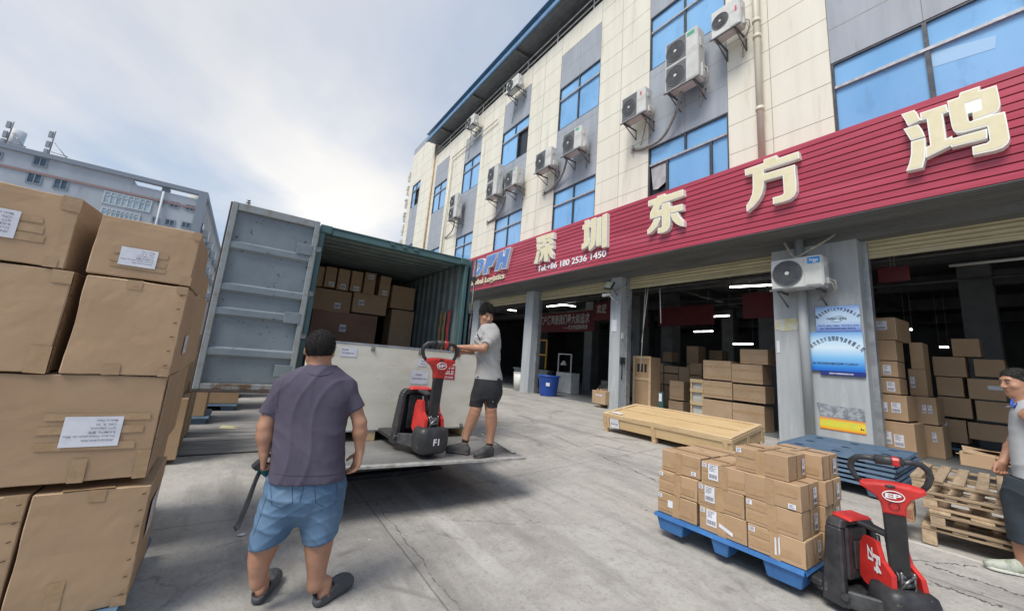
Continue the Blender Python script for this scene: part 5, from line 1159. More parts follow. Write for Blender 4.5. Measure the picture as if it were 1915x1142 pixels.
# right bay front stack
RBX = 10.2
def rb(x0, y0, x1, y1, label, labs=(), d=.55, Y=RBX, **k): return wb(x0, y0, x1, y1, Y, label, d=d, m=CARD, labs=labs, **k)
rb(1634, 594, 1676, 635, 'topmost carton beside the wide pillar with torn white labels, leaning', [(.12, .45, .5, .4, 'bar')], d=.8, yaw=R(-4))
rb(1635, 636, 1676, 674, 'plain carton second from top beside the wide pillar')
rb(1637, 675, 1679, 705, 'carton with label, third from the top beside the wide pillar', [(.35, .15, .35, .6, 'bar'), ])
rb(1639, 706, 1683, 737, 'carton with label, fourth from the top beside the wide pillar', [(.45, .15, .35, .6, 'bar')])
rb(1643, 738, 1697, 788, 'large carton with two labels, second from the floor in the right bay', [(.05, .3, .28, .38, 'bar'), (.46, .3, .32, .4, 'bar')], d=.8)
rb(1647, 789, 1712, 850, 'large carton with two labels on the floor in the right bay', [(.08, .35, .25, .35, 'bar'), (.4, .3, .28, .35, 'bar')], d=.8, ground=True)
wb(1702, 640, 1727, 690, 11.3, 'brown carton standing behind the labelled pile in the right bay', m=CARD); wb(1700, 690, 1733, 741, 11.3, 'carton with side labels behind the labelled pile', m=CARD, labs=[(.1, .3, .25, .4, 'bar')])
wb(1714, 742, 1752, 795, 11.2, 'carton with two labels at the right of the labelled pile, upper', m=CARD, labs=[(.3, .4, .2, .3, 'bar'), (.58, .4, .2, .3, 'bar')], d=.7); wb(1724, 796, 1765, 850, 11.2, 'carton with two labels at the right of the labelled pile, on the floor', m=CARD, labs=[(.5, .5, .2, .3, 'bar')], ground=True, d=.7)
rows = [(1745, 667, 1806, 705), (1752, 705, 1801, 742), (1756, 743, 1817, 783), (1760, 784, 1808, 830), (1822, 672, 1880, 706), (1811, 709, 1880, 750), (1826, 751, 1890, 792), (1812, 793, 1890, 830), (1780, 633, 1832, 667)]
for k, r in enumerate(rows): wb(*r, 12.4, 'shaded carton in the right bay, ' + ['top of the left pile', 'second from the top of the left pile', 'third from the top of the left pile', 'bottom of the left pile', 'top of the right pile by the man\'s head', 'second from the top of the right pile', 'third from the top of the right pile', 'bottom of the right pile', 'alone on the very top with a shiny lid'][k], m=CARD, labs=[(.05, .6, .22, .25, 'torn')] if k in (3,) else ([(.55, .5, .4, .2, 'torn')] if k in (5,) else []))
o = pallet_mesh(1.3, .9, .145).build('blue_pallet', [BLUEO, HOLE]); o.location = (-1.95, 12.2, .41); tag(o, 'dark blue pallet under the shaded cartons in the right bay', 'pallet', GB)
wb(1796, 848, 1862, 880, 8.9, 'flattened torn carton lying in front of the right bay', d=.5, m=CARD)
for k in range(9):
    m = MB(); a = random.random()*3; m.box(-.28, .28, -.2, .2, 0, .012); o = m.build('cardboard_sheet', CARDD); o.location = (-.75+random.uniform(-.15, .15), 9.3+random.uniform(-.15, .15), .68+k*.018); o.rotation_euler = (random.uniform(-.1, .1), random.uniform(-.1, .1), a); tag(o, 'loose torn cardboard sheet on the scrap heap before the right bay', 'cardboard', 'loose cardboard sheets before the right bay')
# bins, small box, fans, machine
t = thing('blue_bin', 'round blue plastic bin with a white sticker at the foot of the pillar', 'bin', (-11.4, 9.75, .41)); m = MB(); m.tube([(0, 0, 0), (0, 0, .02), (0, 0, .70), (0, 0, .74), (0, 0, .735)], [.31, .32, .39, .42, .38], 28); m.build('body', mat('bin_blue', (.015, .07, .36), (.02, .09, .42), 3, rough=.4), t)
m = MB(); m.tube([(.42*math.cos(a), .42*math.sin(a), .72) for a in np.arange(32)*2*math.pi/32], .02, 8, closed=True); m.build('rim', MATS['bin_blue'], t)
a = R(-45); m = MB(); c = Vector((.365*math.cos(a), .365*math.sin(a), .42)); r_ = Vector((-math.sin(a), math.cos(a), 0)); n_ = Vector((math.cos(a), math.sin(a), 0))*.012; m.add([c-r_*.07+n_+Vector((0, 0, -.06)), c+r_*.07+n_+Vector((0, 0, -.06)), c+r_*.07+n_+Vector((0, 0, .06)), c-r_*.07+n_+Vector((0, 0, .06))], [(0, 1, 2, 3)]); m.build('sticker', PAPER, t)
t = thing('white_bin', 'white plastic tub left of the pillar behind the worker', 'bin', (-13.15, 9.7, .41)); m = MB(); m.tube([(0, 0, 0), (0, 0, .7)], [.24, .29], 24); m.build('body', WHITEP, t); m = MB(); m.tube([(.29*math.cos(a), .29*math.sin(a), .7) for a in np.arange(28)*2*math.pi/28], .015, 8, closed=True); m.build('rim', WHITEP, t)
wb(1107, 730, 1132, 757, 9.2, 'small printed carton standing alone before the narrow pillar', d=.35, ground=False, tapes=[('f', .2, .27, .3, .45)], labs=[(.3, .6, .45, .12, 'blk')])
m = MB(); m.box(-8.42, -8.38, 9.28, 9.6, .4, .95); tag(m.build('cardboard_sheet', CARDL), 'flat cardboard sheet leaning against the narrow pillar', 'cardboard')
def fan(loc, r, label, stand=True):
    t = thing('pedestal_fan' if stand else 'wall_fan', label, 'fan', loc); m = MB()
    for k in (1, .8, .6, .4): m.tube([(r*k*math.cos(a), -.06*(1-k), r*k*math.sin(a)) for a in np.arange(24)*2*math.pi/24], .007, 5, closed=True)
    for a in np.arange(20)*2*math.pi/20: m.tube([(0, -.08, 0), (r*math.cos(a), 0, r*math.sin(a))], .004, 4)
    m.build('cage', BLACKM, t); m = MB()
    for a in (0, 2.1, 4.2): m.add([(0, .02, 0), (r*.85*math.cos(a), .05, r*.85*math.sin(a)), (r*.85*math.cos(a+.7), -.0, r*.85*math.sin(a+.7))], [(0, 1, 2)])
    m.cyl((0, 0, 0), (0, .16, 0), .06, n=12); m.build('blade', BLACKM, t)
    m = MB(); m.tube([(0, .1, -r*.2), (0, .12, -loc[2]+.45)] if stand else [(0, .1, 0), (.25, .3, -.05)], .02, 8)
    if stand: m.cyl((0, .12, -loc[2]+.41), (0, .12, -loc[2]+.45), .22, n=20)
    m.build('stand', BLACKM, t)
fan((-9.0, 11.2, 1.55), .36, 'black pedestal fan behind the narrow pillar'); fan((-10.55, 13.0, 2.9), .38, 'dark wall fan high on the interior column', False)
t = thing('yellow_machine', 'yellow framed packing machine with a table behind the worker', 'machine', (-15.6, 12.0, .41)); m = MB()
for x in (0, 1.2): m.box(x, x+.07, 0, .07, 0, 2.3, .005)
m.box(.07, 1.2, 0, .07, 1.52, 1.60, .005); m.box(.07, 1.2, 0, .07, 2.23, 2.3, .005); m.box(-.4, -.002, .01, .06, 2.12, 2.18); m.build('frame', mat('machine_yellow', (.50, .27, .02), (.42, .22, .02), 4, rough=.4), t)
m = MB(); m.box(-.9, 1.9, -.35, -.01, .78, .86, .01); m.box(-.8, 1.8, -.34, -.02, .45, .777, .01); m.build('table', mat('steel_table', (.25, .28, .28), rough=.4, metal=.5), t)
t = thing('white_cabinet', 'white machine cabinet with an open frame above it behind the blue bin', 'cabinet', (-13.1, 11.6, .41)); m = MB(); m.box(0, .95, 0, .5, 0, .85, .01); m.build('body', WHITEP, t); m = MB()
for x in (.05, .85): m.box(x, x+.04, .02, .06, .85, 1.65)
m.box(.09, .85, .02, .06, 1.61, 1.65); m.build('frame', WHITEP, t); m = MB(); m.cyl((.35, .1, 1.15), (.35, .1, 1.35), .16, .05, 16); m.build('lamp_shade', WHITEP, t)
for k, (x, z, w_, h_) in enumerate([(0, 0, .55, .35), (.0, .36, .5, .35), (.02, .72, .48, .35), (.0, 1.08, .46, .3), (-.6, 0, .5, .3), (-.5, .31, .35, .2)]):
    wbt = carton((-10.9+x, 12.6, .56+z), w_, .4, h_, 0, ['lowest carton of the slim film wrapped pile behind the blue bin bay', 'second carton of the slim film wrapped pile', 'third carton of the slim film wrapped pile', 'top carton of the slim film wrapped pile', 'low carton left of the slim pile', 'small carton on the low one left of the slim pile'][k], group=GW, material=mat('film_wrap', (.28, .29, .27), (.18, .17, .14), 5, rough=.25), tapes=[])
o = pallet_mesh(1.6, .9, .145).build('blue_pallet', [BLUEO, HOLE]); o.location = (-11.8, 12.4, .41); tag(o, 'blue pallet on the floor under the slim film wrapped pile', 'pallet', GB)

# ================================================================== BACKGROUND BUILDING
BX = -60.
BT = mat('far_wall_tiles', (.44, .465, .50), (.37, .39, .425), .25, 6, rough=.8, c3=(.25, .27, .30), s3=.8, lo3=.62, hi3=.8, stretch=(1, 1, .4))
BTR = mat('far_trim', (.22, .25, .29), rough=.7); BPK = mat('far_band', (.30, .20, .19), rough=.8)
BB = thing('far_factory_building', 'long grey tiled factory block with open rooftop frame far behind the cartons', 'building', (BX, -25, 0))
ob = (BX, -25, 0); zt = onx(100, 291, BX).z; YR = onx(385, 362, BX).y
yfr = onx(250, 335, BX).y; zlow = onx(330, 362, BX).z
m = MB(ob); m.m = 0
m.box(BX-60, BX, -75, yfr, 0, zt-.5); m.box(BX-60, BX-.02, yfr, YR, 0, zlow-.1)
m.m = 2; zb = onx(100, 331, BX).z; m.box(BX-.0, BX+.12, -75, YR, zb-.12, zb+.12)
for k in range(3): m.box(BX-.0, BX+.12, -75, YR, zb-.12-3.9*(k+1), zb+.12-3.9*(k+1))
m.build('wall', [BT, BTR, BPK], BB)
m = MB(ob); m.box(BX-.5, BX+.3, -75, YR+.25, zt-.5, zt); m.box(BX-60, BX-.51, YR-.35, YR+.25, zt-.5, zt); m.box(BX-.4, BX+.3, YR-.6, YR+.25, 4, zt-.5); m.box(BX-1.0, BX-.25, yfr+(YR-yfr)*.38, yfr+(YR-yfr)*.38+.7, zlow-.1, zt-.5)
o = m.build('roof_frame', BTR, BB)
PG = mat('far_window_glass', (.045, .075, .10), (.10, .15, .19), 1.5, rough=.2); PW = mat('far_window_frame', (.50, .53, .55), rough=.6)
def fwin(px0, py0, px1, py1, kind='dark', lab=None):
    a = onx(px0, (py0+py1)/2, BX); b = onx(px1, (py0+py1)/2, BX); z1_ = onx((px0+px1)/2, py0, BX).z; z0_ = onx((px0+px1)/2, py1, BX).z
    m = MB(ob); y0, y1 = a.y, b.y; e = .12
    m.box(BX-.01, BX+.08, y0, y1, z0_-e, z0_); m.box(BX-.01, BX+.08, y0, y1, z1_, z1_+e); m.box(BX-.01, BX+.08, y0-e, y0, z0_-e, z1_+e); m.box(BX-.01, BX+.08, y1, y1+e, z0_-e, z1_+e)
    n = 1 if kind == 'dark' else 4
    for i in range(1, n*2): yy = y0+(y1-y0)*i/(n*2); m.box(BX+.03, BX+.09, yy-.05, yy+.05, z0_, z1_)
    if kind != 'dark': m.box(BX+.03, BX+.09, y0, y1, z0_+(z1_-z0_)*.68, z0_+(z1_-z0_)*.74)
    f = m.build('window', PW if kind != 'dark' else BTR, BB)
    g = MB(ob); g.m = 0; g.add([(BX+.02, y0, z0_), (BX+.02, y1, z0_), (BX+.02, y1, z1_), (BX+.02, y0, z1_)], [(0, 1, 2, 3)])
    g.build('pane', PG if kind == 'dark' else mat('far_pale_pane', (.42, .52, .56), (.30, .38, .43), 1.2, rough=.2), f)
for w_ in [(64, 296, 87, 310), (52, 325, 77, 342), (102, 335, 126, 353), (295, 374, 305, 380), (319, 379, 333, 387), (349, 385, 362, 393), (310, 412, 325, 421), (341, 417, 355, 425), (286, 407, 294, 414), (-10, 285, 2, 296)]: fwin(*w_)
fwin(193, 367, 283, 387, 'strip'); fwin(188, 395, 260, 413, 'strip')
for k in range(14):
    x = BX-3-k*4.0
    for zz in (zt-3.2, zt-6.4, zt-9.4):
        m = MB(ob); m.box(x-1.6, x, YR+.0, YR+.12, zz-1.6, zz, .02); m.build('window', PG, BB)
        if (k+int(zz)) % 2: m = MB(ob); m.box(x-2.6, x-1.7, YR+.05, YR+.75, zz-1.5, zz-.5, .05); m.box(x-2.7, x-1.6, YR, YR+.8, zz-1.75, zz-1.6); m.build('air_conditioner_box', ACW, BB)
m = MB(ob); m.box(BX-60, BX-.5, YR-.02, YR+.02, 0, zlow); m.build('end_wall', mat('far_end_wall', (.42, .40, .37), (.30, .29, .27), .5, rough=.8), BB)
for px, py in ((303, 362), (0, 0)):
    if px: a = onx(px+3, 357, BX+.5); b_ = onx(px-12, 425, BX+.5); m = MB(ob); m.tube([(BX+.25, a.y, a.z), (BX+.25, b_.y, b_.z-6)], .12, 8); m.build('pipe', PW, BB)
m = MB(ob); c = onx(370, 367, BX-3); m.cyl((BX-3, c.y, zlow-.1), (BX-3, c.y, zlow+.9), .9, n=16); m.build('roof_tank', mat('tank_cream', (.45, .43, .38), rough=.7), BB)
for k, (pt, pb, lab) in enumerate([((26, 228), (10, 270), 'lattice antenna mast with box antennas at the left edge of the far roof'), ((104, 246), (91, 289), 'antenna mast with one stay and panel antennas on the far roof')]):
    a = onx(*pt, BX-2); b_ = onx(*pb, BX-2); t = thing('antenna_mast', lab, 'antenna', (BX-2, b_.y, zt)); m = MB(); H = a.z-zt
    m.tube([(0, 0, 0), (0, a.y-b_.y, H)], .06, 6); m.tube([(0, 1.9, 0), (0, .55*(a.y-b_.y)+.15, H*.62)], .04, 6); m.tube([(0, .1, H*.28), (0, 1.4, H*.25)], .035, 6); m.build('mast', STEELG, t)
    m = MB()
    for u in (.22, .5, .85): m.box(-.12, .12, u*(a.y-b_.y)-.42, u*(a.y-b_.y)-.10, H*u-.35, H*u+.4, .04)
    m.build('panel_antenna', mat('far_antenna_grey', (.30, .32, .35), rough=.6), t)
a = onx(35, 246, BX-3); b_ = onx(24, 273, BX-3); m = MB(); m.tube([(BX-3, b_.y, zt-.1), (BX-3, a.y, a.z)], .62, 16); tag(m.build('rooftop_duct', mat('far_white_duct', (.55, .56, .58), rough=.6)), 'stout white rooftop cylinder between the two antenna masts', 'duct')
m = MB(); c = onx(465, 378, -14); m.tube([(c.x, c.y, c.z-1.6), (c.x, c.y, c.z+.06)], .02, 6); [m.cyl((c.x, c.y, c.z+z-.1), (c.x, c.y, c.z+z-.08), .08-.015*k, n=10) for k, z in enumerate((0, .07, .14))]
tag(m.build('lamp_finial', STEELG), 'small stacked metal finial peeping over the container door', 'finial')

# ================================================================== PALLET JACKS
def pallet_jack(loc, yaw, label, mark, side=None, steer=0., zf=.09, lean=R(3), roll=0., body=None, px_=.36):
    t = thing('pallet_jack', label, 'pallet jack', loc, yaw, 'electric pallet jacks')
    m = MB()
    for s in (-1, 1):
        y0, y1 = sorted((s*.115, s*.27)); m.box(-1.12, -.10, y0, y1, zf, zf+.055, .012); m.hexa([(-1.28, s*.19-.03, zf+.01), (-1.12, y0, zf), (-1.28, s*.19+.03, zf+.01), (-1.12, y1, zf), (-1.28, s*.19-.03, zf+.035), (-1.12, y0, zf+.055), (-1.28, s*.19+.03, zf+.035), (-1.12, y1, zf+.055)], .006)
    m.build('fork', BLACKD, t)
    m = MB()
    for s in (-1, 1): m.cyl((-1.02, s*.19-.04, .04), (-1.02, s*.19+.04, .04), .04, n=16); m.box(-1.1, -.94, s*.19-.05, s*.19-.042, .03, .09, .003)
    m.build('fork_wheel', mat('roller_brown', (.10, .06, .035), rough=.6), t)
    # battery tower: a hollow black arch across the rear of the forks
    m = MB(); m.smooth = False
    for s in (-1, 1):
        m.hexa([(-.10, s*.275, .07), (.06, s*.275, .07), (-.10, s*.215, .07), (.06, s*.215, .07), (-.08, s*.225, .60), (.03, s*.225, .60), (-.08, s*.170, .60), (.03, s*.170, .60)], .012)
        m.hexa([(-.08, s*.226, .60), (.03, s*.226, .60), (-.08, s*.165, .595), (.03, s*.165, .595), (-.07, s*.19, .655), (.02, s*.19, .655), (-.07, s*.10, .62), (.02, s*.10, .62)], .01)
    m.box(-.075, .025, -.19, .19, .61, .66, .012); m.box(-.10, .08, -.26, .26, .07, .17, .015); m.box(-.085, -.055, -.20, .20, .16, .61, .006)
    m.build('battery_frame', BLACKM, t)
    m = MB(); m.box(-.05, .02, -.13, .13, .22, .60, .012); m.box(.02, .035, -.06, .10, .30, .50, .006); m.box(.02, .04, .10, .16, .26, .40, .006); m.build('battery', mat('battery_dark', (.045, .045, .05), (.02, .02, .02), 10, rough=.5), t)
    m = MB(); m.hexa([(-.09, -.13, .655), (.06, -.15, .650), (-.09, .13, .655), (.06, .15, .650), (-.07, -.10, .690), (.06, -.13, .670), (-.07, .10, .690), (.06, .13, .670)], .012); m.build('top_cover', REDP, t)
    m = MB(); m.hexa([(.03, -.06, .63), (.24, -.03, .60), (.03, .06, .63), (.24, .03, .60), (.03, -.06, .665), (.24, -.03, .635), (.03, .06, .665), (.24, .03, .635)], .01); m.tube([(.2, .02, .60), (.22, .03, .36)], .013, 8); m.tube([(.17, -.03, .6), (.18, -.03, .34)], .016, 8); m.build('connector', [BLACKM], t)
    m = MB()
    for s in (-1, 1): m.hexa([(.06, s*.25, .08), (.30, s*.17, .08), (.06, s*.20, .08), (.30, s*.12, .08), (.06, s*.25, .19), (.30, s*.17, .22), (.06, s*.20, .19), (.30, s*.12, .22)], .01); m.cyl((.06, s*.262, .15), (.06, s*.278, .15), .026, n=12)
    m.box(.08, .3, -.13, .13, .09, .13, .006); m.build('linkage_arm', mat('jack_steel_dark', (.10, .105, .11), (.05, .05, .055), 8, 9, rough=.5, metal=.4), t)
    # steering head turned with the drive wheel
    TH = .47; Ln = Matrix.Translation((px_, 0, 0)) @ Matrix.Rotation(steer, 4, 'Z') @ Matrix.Translation((.03, 0, .37)) @ Matrix.Rotation(lean, 4, 'Y') @ Matrix.Rotation(roll, 4, 'X')
    Sx = Matrix.Translation((px_, 0, 0)) @ Matrix.Rotation(steer if body is None else body, 4, 'Z')
    m = MB(); m.T = Sx; n = 24; lv = [(.045, .80), (.07, .95), (.14, 1.), (.24, 1.), (.285, .93), (.31, .72)]; vs = []
    for z, k in lv:
        for a in range(n):
            q = 2*math.pi*a/n; c_, s_ = math.cos(q), math.sin(q); ee = .5
            vs.append((.02+.135*k*abs(c_)**ee*(1 if c_ > 0 else -1), .178*k*abs(s_)**ee*(1 if s_ > 0 else -1), z))
    fs = [(i*n+a, i*n+(a+1) % n, (i+1)*n+(a+1) % n, (i+1)*n+a) for i in range(len(lv)-1) for a in range(n)]+[list(range(n)), list(range((len(lv)-1)*n, len(lv)*n))]
    m.add(vs, fs, True); o = m.build('drive_cover', BLACKM, t)
    m = MB(); m.T = Sx; fit_text(m, mark, (.158, -.032 if mark != 'EP' else -.05, .14), (.158, .032 if mark != 'EP' else .05, .14), (0, 0, 1), h=.062 if mark != 'EP' else .05, bold=.03, lift=.004)
    m.build('marking', WHITEB, o)
    m = MB(); m.T = Sx; m.cyl((.0, -.05, .095), (.0, .05, .095), .095, n=24); m.build('drive_wheel', MATS['tyre_rubber'], t)
    m = MB(); m.T = Sx
    for s in (-1, 1):
        poly = [(-.20, .27), (-.20, .50), (-.16, .565), (-.05, .565), (-.01, .45), (.075, .39), (.085, .25), (.03, .21), (-.16, .24)]
        m.prism(poly, lambda a, b, d, s=s: (a, s*(.075+d+.10*max(0, .42-b)), b), 0, .035)
    o = m.build('side_cowl', REDP, t)
    if side:
        m = MB(); m.T = Sx; fit_text(m, side[0], (-.115, -.117, .51), (-.115, -.117, .42), (1, 0, 0), h=.045, bold=.04, lift=.003); fit_text(m, side[1], (-.055, -.119, .47), (-.055, -.119, .36), (1, 0, 0), h=.055, bold=.05, lift=.006); m.build('marking', WHITEB, o)
    m = MB(); m.T = Sx; m.cyl((.03, -.06, .38), (.03, .06, .38), .035, n=16); m.cyl((.06, -.035, .34), (.06, .035, .34), .024, n=12); m.box(-.02, .08, -.05, -.035, .28, .42, .006); m.box(-.02, .08, .035, .05, .28, .42, .006); m.tube([(.07, -.06, .3), (.09, -.03, .36), (.07, .05, .40)], .010, 6); m.build('pivot', mat('pivot_steel', (.32, .32, .32), (.08, .08, .085), 18, rough=.4, metal=.8), t)
    m = MB(); m.T = Sx; m.T = Ln; m.hexa([(-.02, -.055, .0), (.025, -.055, .0), (-.02, .055, .0), (.025, .055, .0), (-.02, -.062, TH), (.025, -.062, TH), (-.02, .062, TH), (.025, .062, TH)], .01); m.build('tiller', mat('tiller_black', (.018, .019, .021), (.03, .03, .032), 8, rough=.42), t)
    Hd = Ln @ Matrix.Translation((.0, 0, TH))
    m = MB(); m.T = Hd
    pf = [(-.060, -.02), (-.068, .045), (-.10, .10), (-.175, .155), (-.172, .178), (-.10, .192), (0, .198), (.10, .192), (.172, .178), (.175, .155), (.10, .10), (.068, .045), (.060, -.02)]
    k = len(pf); vs = [(-.028, a, b) for a, b in pf]+[(.030, a, b) for a, b in pf]+[(.040, a*.82, b*.86+.010) for a, b in pf]+[(-.034, a*.85, b*.88+.01) for a, b in pf]
    fs = [(i, (i+1) % k, k+(i+1) % k, k+i) for i in range(k)]+[(k+i, k+(i+1) % k, 2*k+(i+1) % k, 2*k+i) for i in range(k)]+[list(range(2*k, 3*k)), list(range(3*k, 4*k))]+[(i, (i+1) % k, 3*k+(i+1) % k, 3*k+i) for i in range(k)]
    m.add(vs, fs); h_ = m.build('tiller_head', REDP, t)
    m = MB(); m.T = Hd; pts = [(.047, .058*math.cos(a), .115+.036*math.sin(a)) for a in np.arange(28)*2*math.pi/28]; m.tube(pts, .0035, 5, closed=True)
    fit_text(m, 'EP', (.042, -.040, .100), (.042, .040, .100), (0, 0, 1), h=.032, bold=.04, lift=.005); m.build('emblem', WHITEB, h_)
    m = MB(); m.T = Hd; m.ell((.040, -.01, .180), (.012, .03, .012), 10, 6); m.tube([(.045, .028*math.cos(a), .045+.028*math.sin(a)) for a in np.arange(20)*2*math.pi/20], .002, 4, closed=True); m.build('switch', BLACKM, h_)
    m = MB(); m.T = Hd; lp = []
    for q in (-1, 1):
        seg = [(-.02, q*.165, .165), (-.03, q*.195, .20), (-.035, q*.215, .26), (-.03, q*.205, .31), (-.02, q*.17, .345), (-.005, q*.12, .355), (0, q*.06, .352)]
        m.tube(seg, [.017, .019, .021, .022, .021, .02, .022], 12)
    m.tube([(0, -.075, .352), (0, .075, .352)], .034, 14); m.build('handle_loop', BLACKM, t)
    m = MB(); m.T = Hd; m.box(-.03, .036, .005, .065, .322, .384, .014); m.build('belly_button', REDP, t)
    return t
pallet_jack((-4.42, 1.82, .525), R(2), 'red and black electric pallet jack on the lift platform, marked F1', 'F1', steer=R(3))
pallet_jack((-1.03, 3.84, .085), R(-14), 'red and black electric pallet jack in the right foreground holding the blue pallet', 'EP', side=('ZI', 'F4'), steer=R(-56), zf=.13, lean=R(10), roll=R(2), body=R(-26), px_=.27).scale = (.90, .90, .90)

# ================================================================== PEOPLE (bodies grown as one smooth surface)
class Sdf:
    def __init__(s): s.p = []
    def add(s, f, lo, hi, k=.02, op='u'): s.p.append((f, lo, hi, k, op)); return s
    def cap(s, a, b, ra, rb, k=.02, op='u'):
        a = np.array(a, float); b = np.array(b, float); d = b-a; L = max(d@d, 1e-9); m = max(ra, rb)
        def f(P):
            q = P-a; t = np.clip((q@d)/L, 0, 1); return np.linalg.norm(q-t[..., None]*d, axis=-1)-(ra+(rb-ra)*t)
        return s.add(f, np.minimum(a, b)-m, np.maximum(a, b)+m, k, op)
    def ell(s, c, axes, radii, k=.02, op='u'):
        c = np.array(c, float); A = np.array([list(x) for x in axes]); r = np.array(radii, float); m = max(radii)
        def f(P):
            q = (P-c)@A.T/r; n = np.linalg.norm(q, axis=-1); g = np.linalg.norm(q/r, axis=-1)+1e-9; return n*(n-1)/g
        return s.add(f, c-m, c+m, k, op)
    def fcap(s, a, b, ra, rb, k=.02):
        a = np.array(a, float); b = np.array(b, float); d = b-a; L = d@d; n = d/math.sqrt(L); m = max(ra, rb)
        def f(P):
            q = P-a; t = np.clip((q@d)/L, 0, 1.2); return np.maximum(np.linalg.norm(q-t[..., None]*d, axis=-1)-(ra+(rb-ra)*t), (P-b)@n)
        return s.add(f, np.minimum(a, b)-m, np.maximum(a, b)+m, k)
    def loft(s, rings, k=.02, pw=2.):
        if len(rings) > 2:
            out = []; R_ = [[np.array(list(x), float) if not isinstance(x, (int, float, np.floating)) else float(x) for x in r] for r in rings]
            for i in range(len(R_)-1):
                A, B, C_, D_ = R_[max(i-1, 0)], R_[i], R_[i+1], R_[min(i+2, len(R_)-1)]
                for t in (0, 1/3, 2/3): out.append([.5*((2*b)+(c-a)*t+(2*a-5*b+4*c-d)*t*t+(3*b-a-3*c+d)*t**3) for a, b, c, d in zip(A, B, C_, D_)])
            rings = out+[R_[-1]]
        for r0, r1 in zip(rings[:-1], rings[1:]):
            c0, c1 = np.array(r0[0], float), np.array(r1[0], float); d = c1-c0; L = max(d@d, 1e-9); ax = d/math.sqrt(L)
            u0, u1, v0, v1 = [np.array(list(x), float) for x in (r0[3], r1[3], r0[4], r1[4])]
            m = max(r0[1], r0[2], r1[1], r1[2])
            def f(P, c0=c0, d=d, L=L, ax=ax, u0=u0, u1=u1, v0=v0, v1=v1, r0=r0, r1=r1):
                q = P-c0; t = np.clip((q@d)/L, 0, 1); q = q-t[..., None]*d; tt = t
                ru = r0[1]+(r1[1]-r0[1])*tt; rv = r0[2]+(r1[2]-r0[2])*tt
                a = np.abs((q*(u0+(u1-u0)*t[..., None])).sum(-1))/ru; b = np.abs((q*(v0+(v1-v0)*t[..., None])).sum(-1))/rv; mn = np.minimum(ru, rv)
                e = (q@ax)/mn; return ((a**pw+b**pw)**(2/pw)+e*e)**.5*mn-mn
            s.add(f, np.minimum(c0, c1)-m, np.maximum(c0, c1)+m, k)
        return s
    def mesh(s, h, clips=(), disp=None):
        lo = np.min([p[1] for p in s.p if p[4] == 'u'], axis=0)-.03; hi = np.max([p[2] for p in s.p if p[4] == 'u'], axis=0)+.03
        n = np.ceil((hi-lo)/h).astype(int)+1; D = np.full(n, .05, np.float32)
        for f, a, b, k, op in s.p:
            i0 = np.maximum(0, ((a-.05-lo)/h).astype(int)); i1 = np.minimum(n, np.ceil((b+.05-lo)/h).astype(int)+1)
            if (i1 <= i0).any(): continue
            g = np.stack(np.meshgrid(*[lo[j]+h*np.arange(i0[j], i1[j]) for j in range(3)], indexing='ij'), -1)
            v = f(g); sl_ = tuple(slice(i0[j], i1[j]) for j in range(3)); o = D[sl_]
            if op == 'u': t = np.clip(.5+.5*(o-v)/k, 0, 1); D[sl_] = o*(1-t)+v*t-k*t*(1-t)
            else: t = np.clip(.5-.5*(o+v)/k, 0, 1); D[sl_] = o*(1-t)-v*t+k*t*(1-t)
        if clips or disp:
            G = np.stack(np.meshgrid(*[lo[j]+h*np.arange(n[j]) for j in range(3)], indexing='ij'), -1).astype(np.float32)
            if disp: D = D+disp(G)
            for c, nn in clips: D = np.maximum(D, (G-np.array(c, np.float32))@np.array(nn, np.float32)/np.linalg.norm(nn)) if not callable(c) else np.maximum(D, c(G))
        D[0] = D[-1] = .05; D[:, 0] = D[:, -1] = .05; D[:, :, 0] = D[:, :, -1] = .05
        return nets(D, lo, h)
def nets(D, lo, h):
    S = D < 0; cs = [(i, j, k) for i in (0, 1) for j in (0, 1) for k in (0, 1)]; nx, ny, nz = D.shape
    sub = lambda A, c: A[c[0]:nx-1+c[0], c[1]:ny-1+c[1], c[2]:nz-1+c[2]]
    cnt = sum(sub(S, c).astype(np.int8) for c in cs); cell = (cnt > 0) & (cnt < 8); idx = np.full(cell.shape, -1, int); I = np.argwhere(cell); idx[cell] = np.arange(len(I))
    acc = np.zeros((len(I), 3)); w = np.zeros(len(I)); dv = {c: sub(D, c)[cell].astype(float) for c in cs}
    for a in cs:
        for ax in range(3):
            if a[ax]: continue
            b = list(a); b[ax] = 1; b = tuple(b); va, vb = dv[a], dv[b]; m = (va < 0) != (vb < 0); t = np.where(m, va/np.where(m, va-vb, 1), 0)
            p = np.tile(np.array(a, float), (len(I), 1)); p[:, ax] += t; acc += p*m[:, None]; w += m
    V = (I+acc/w[:, None])*h+lo; F = []
    for ax in range(3):
        o1, o2 = [x for x in range(3) if x != ax]; A = [slice(None)]*3; B = [slice(None)]*3; A[ax] = slice(0, -1); B[ax] = slice(1, None)
        e = S[tuple(A)] != S[tuple(B)]; E = np.argwhere(e); E = E[(E[:, o1] > 0) & (E[:, o2] > 0) & (E[:, o1] < D.shape[o1]-1) & (E[:, o2] < D.shape[o2]-1)]
        q = []
        for d1, d2 in ((0, 0), (1, 0), (1, 1), (0, 1)):
            c = E.copy(); c[:, o1] -= d1; c[:, o2] -= d2; q.append(idx[c[:, 0], c[:, 1], c[:, 2]])
        q = np.stack(q, 1); fl = S[E[:, 0], E[:, 1], E[:, 2]]
        if ax == 1: fl = ~fl
        q[fl] = q[fl][:, ::-1]; F.append(q)
    return V, np.concatenate(F)
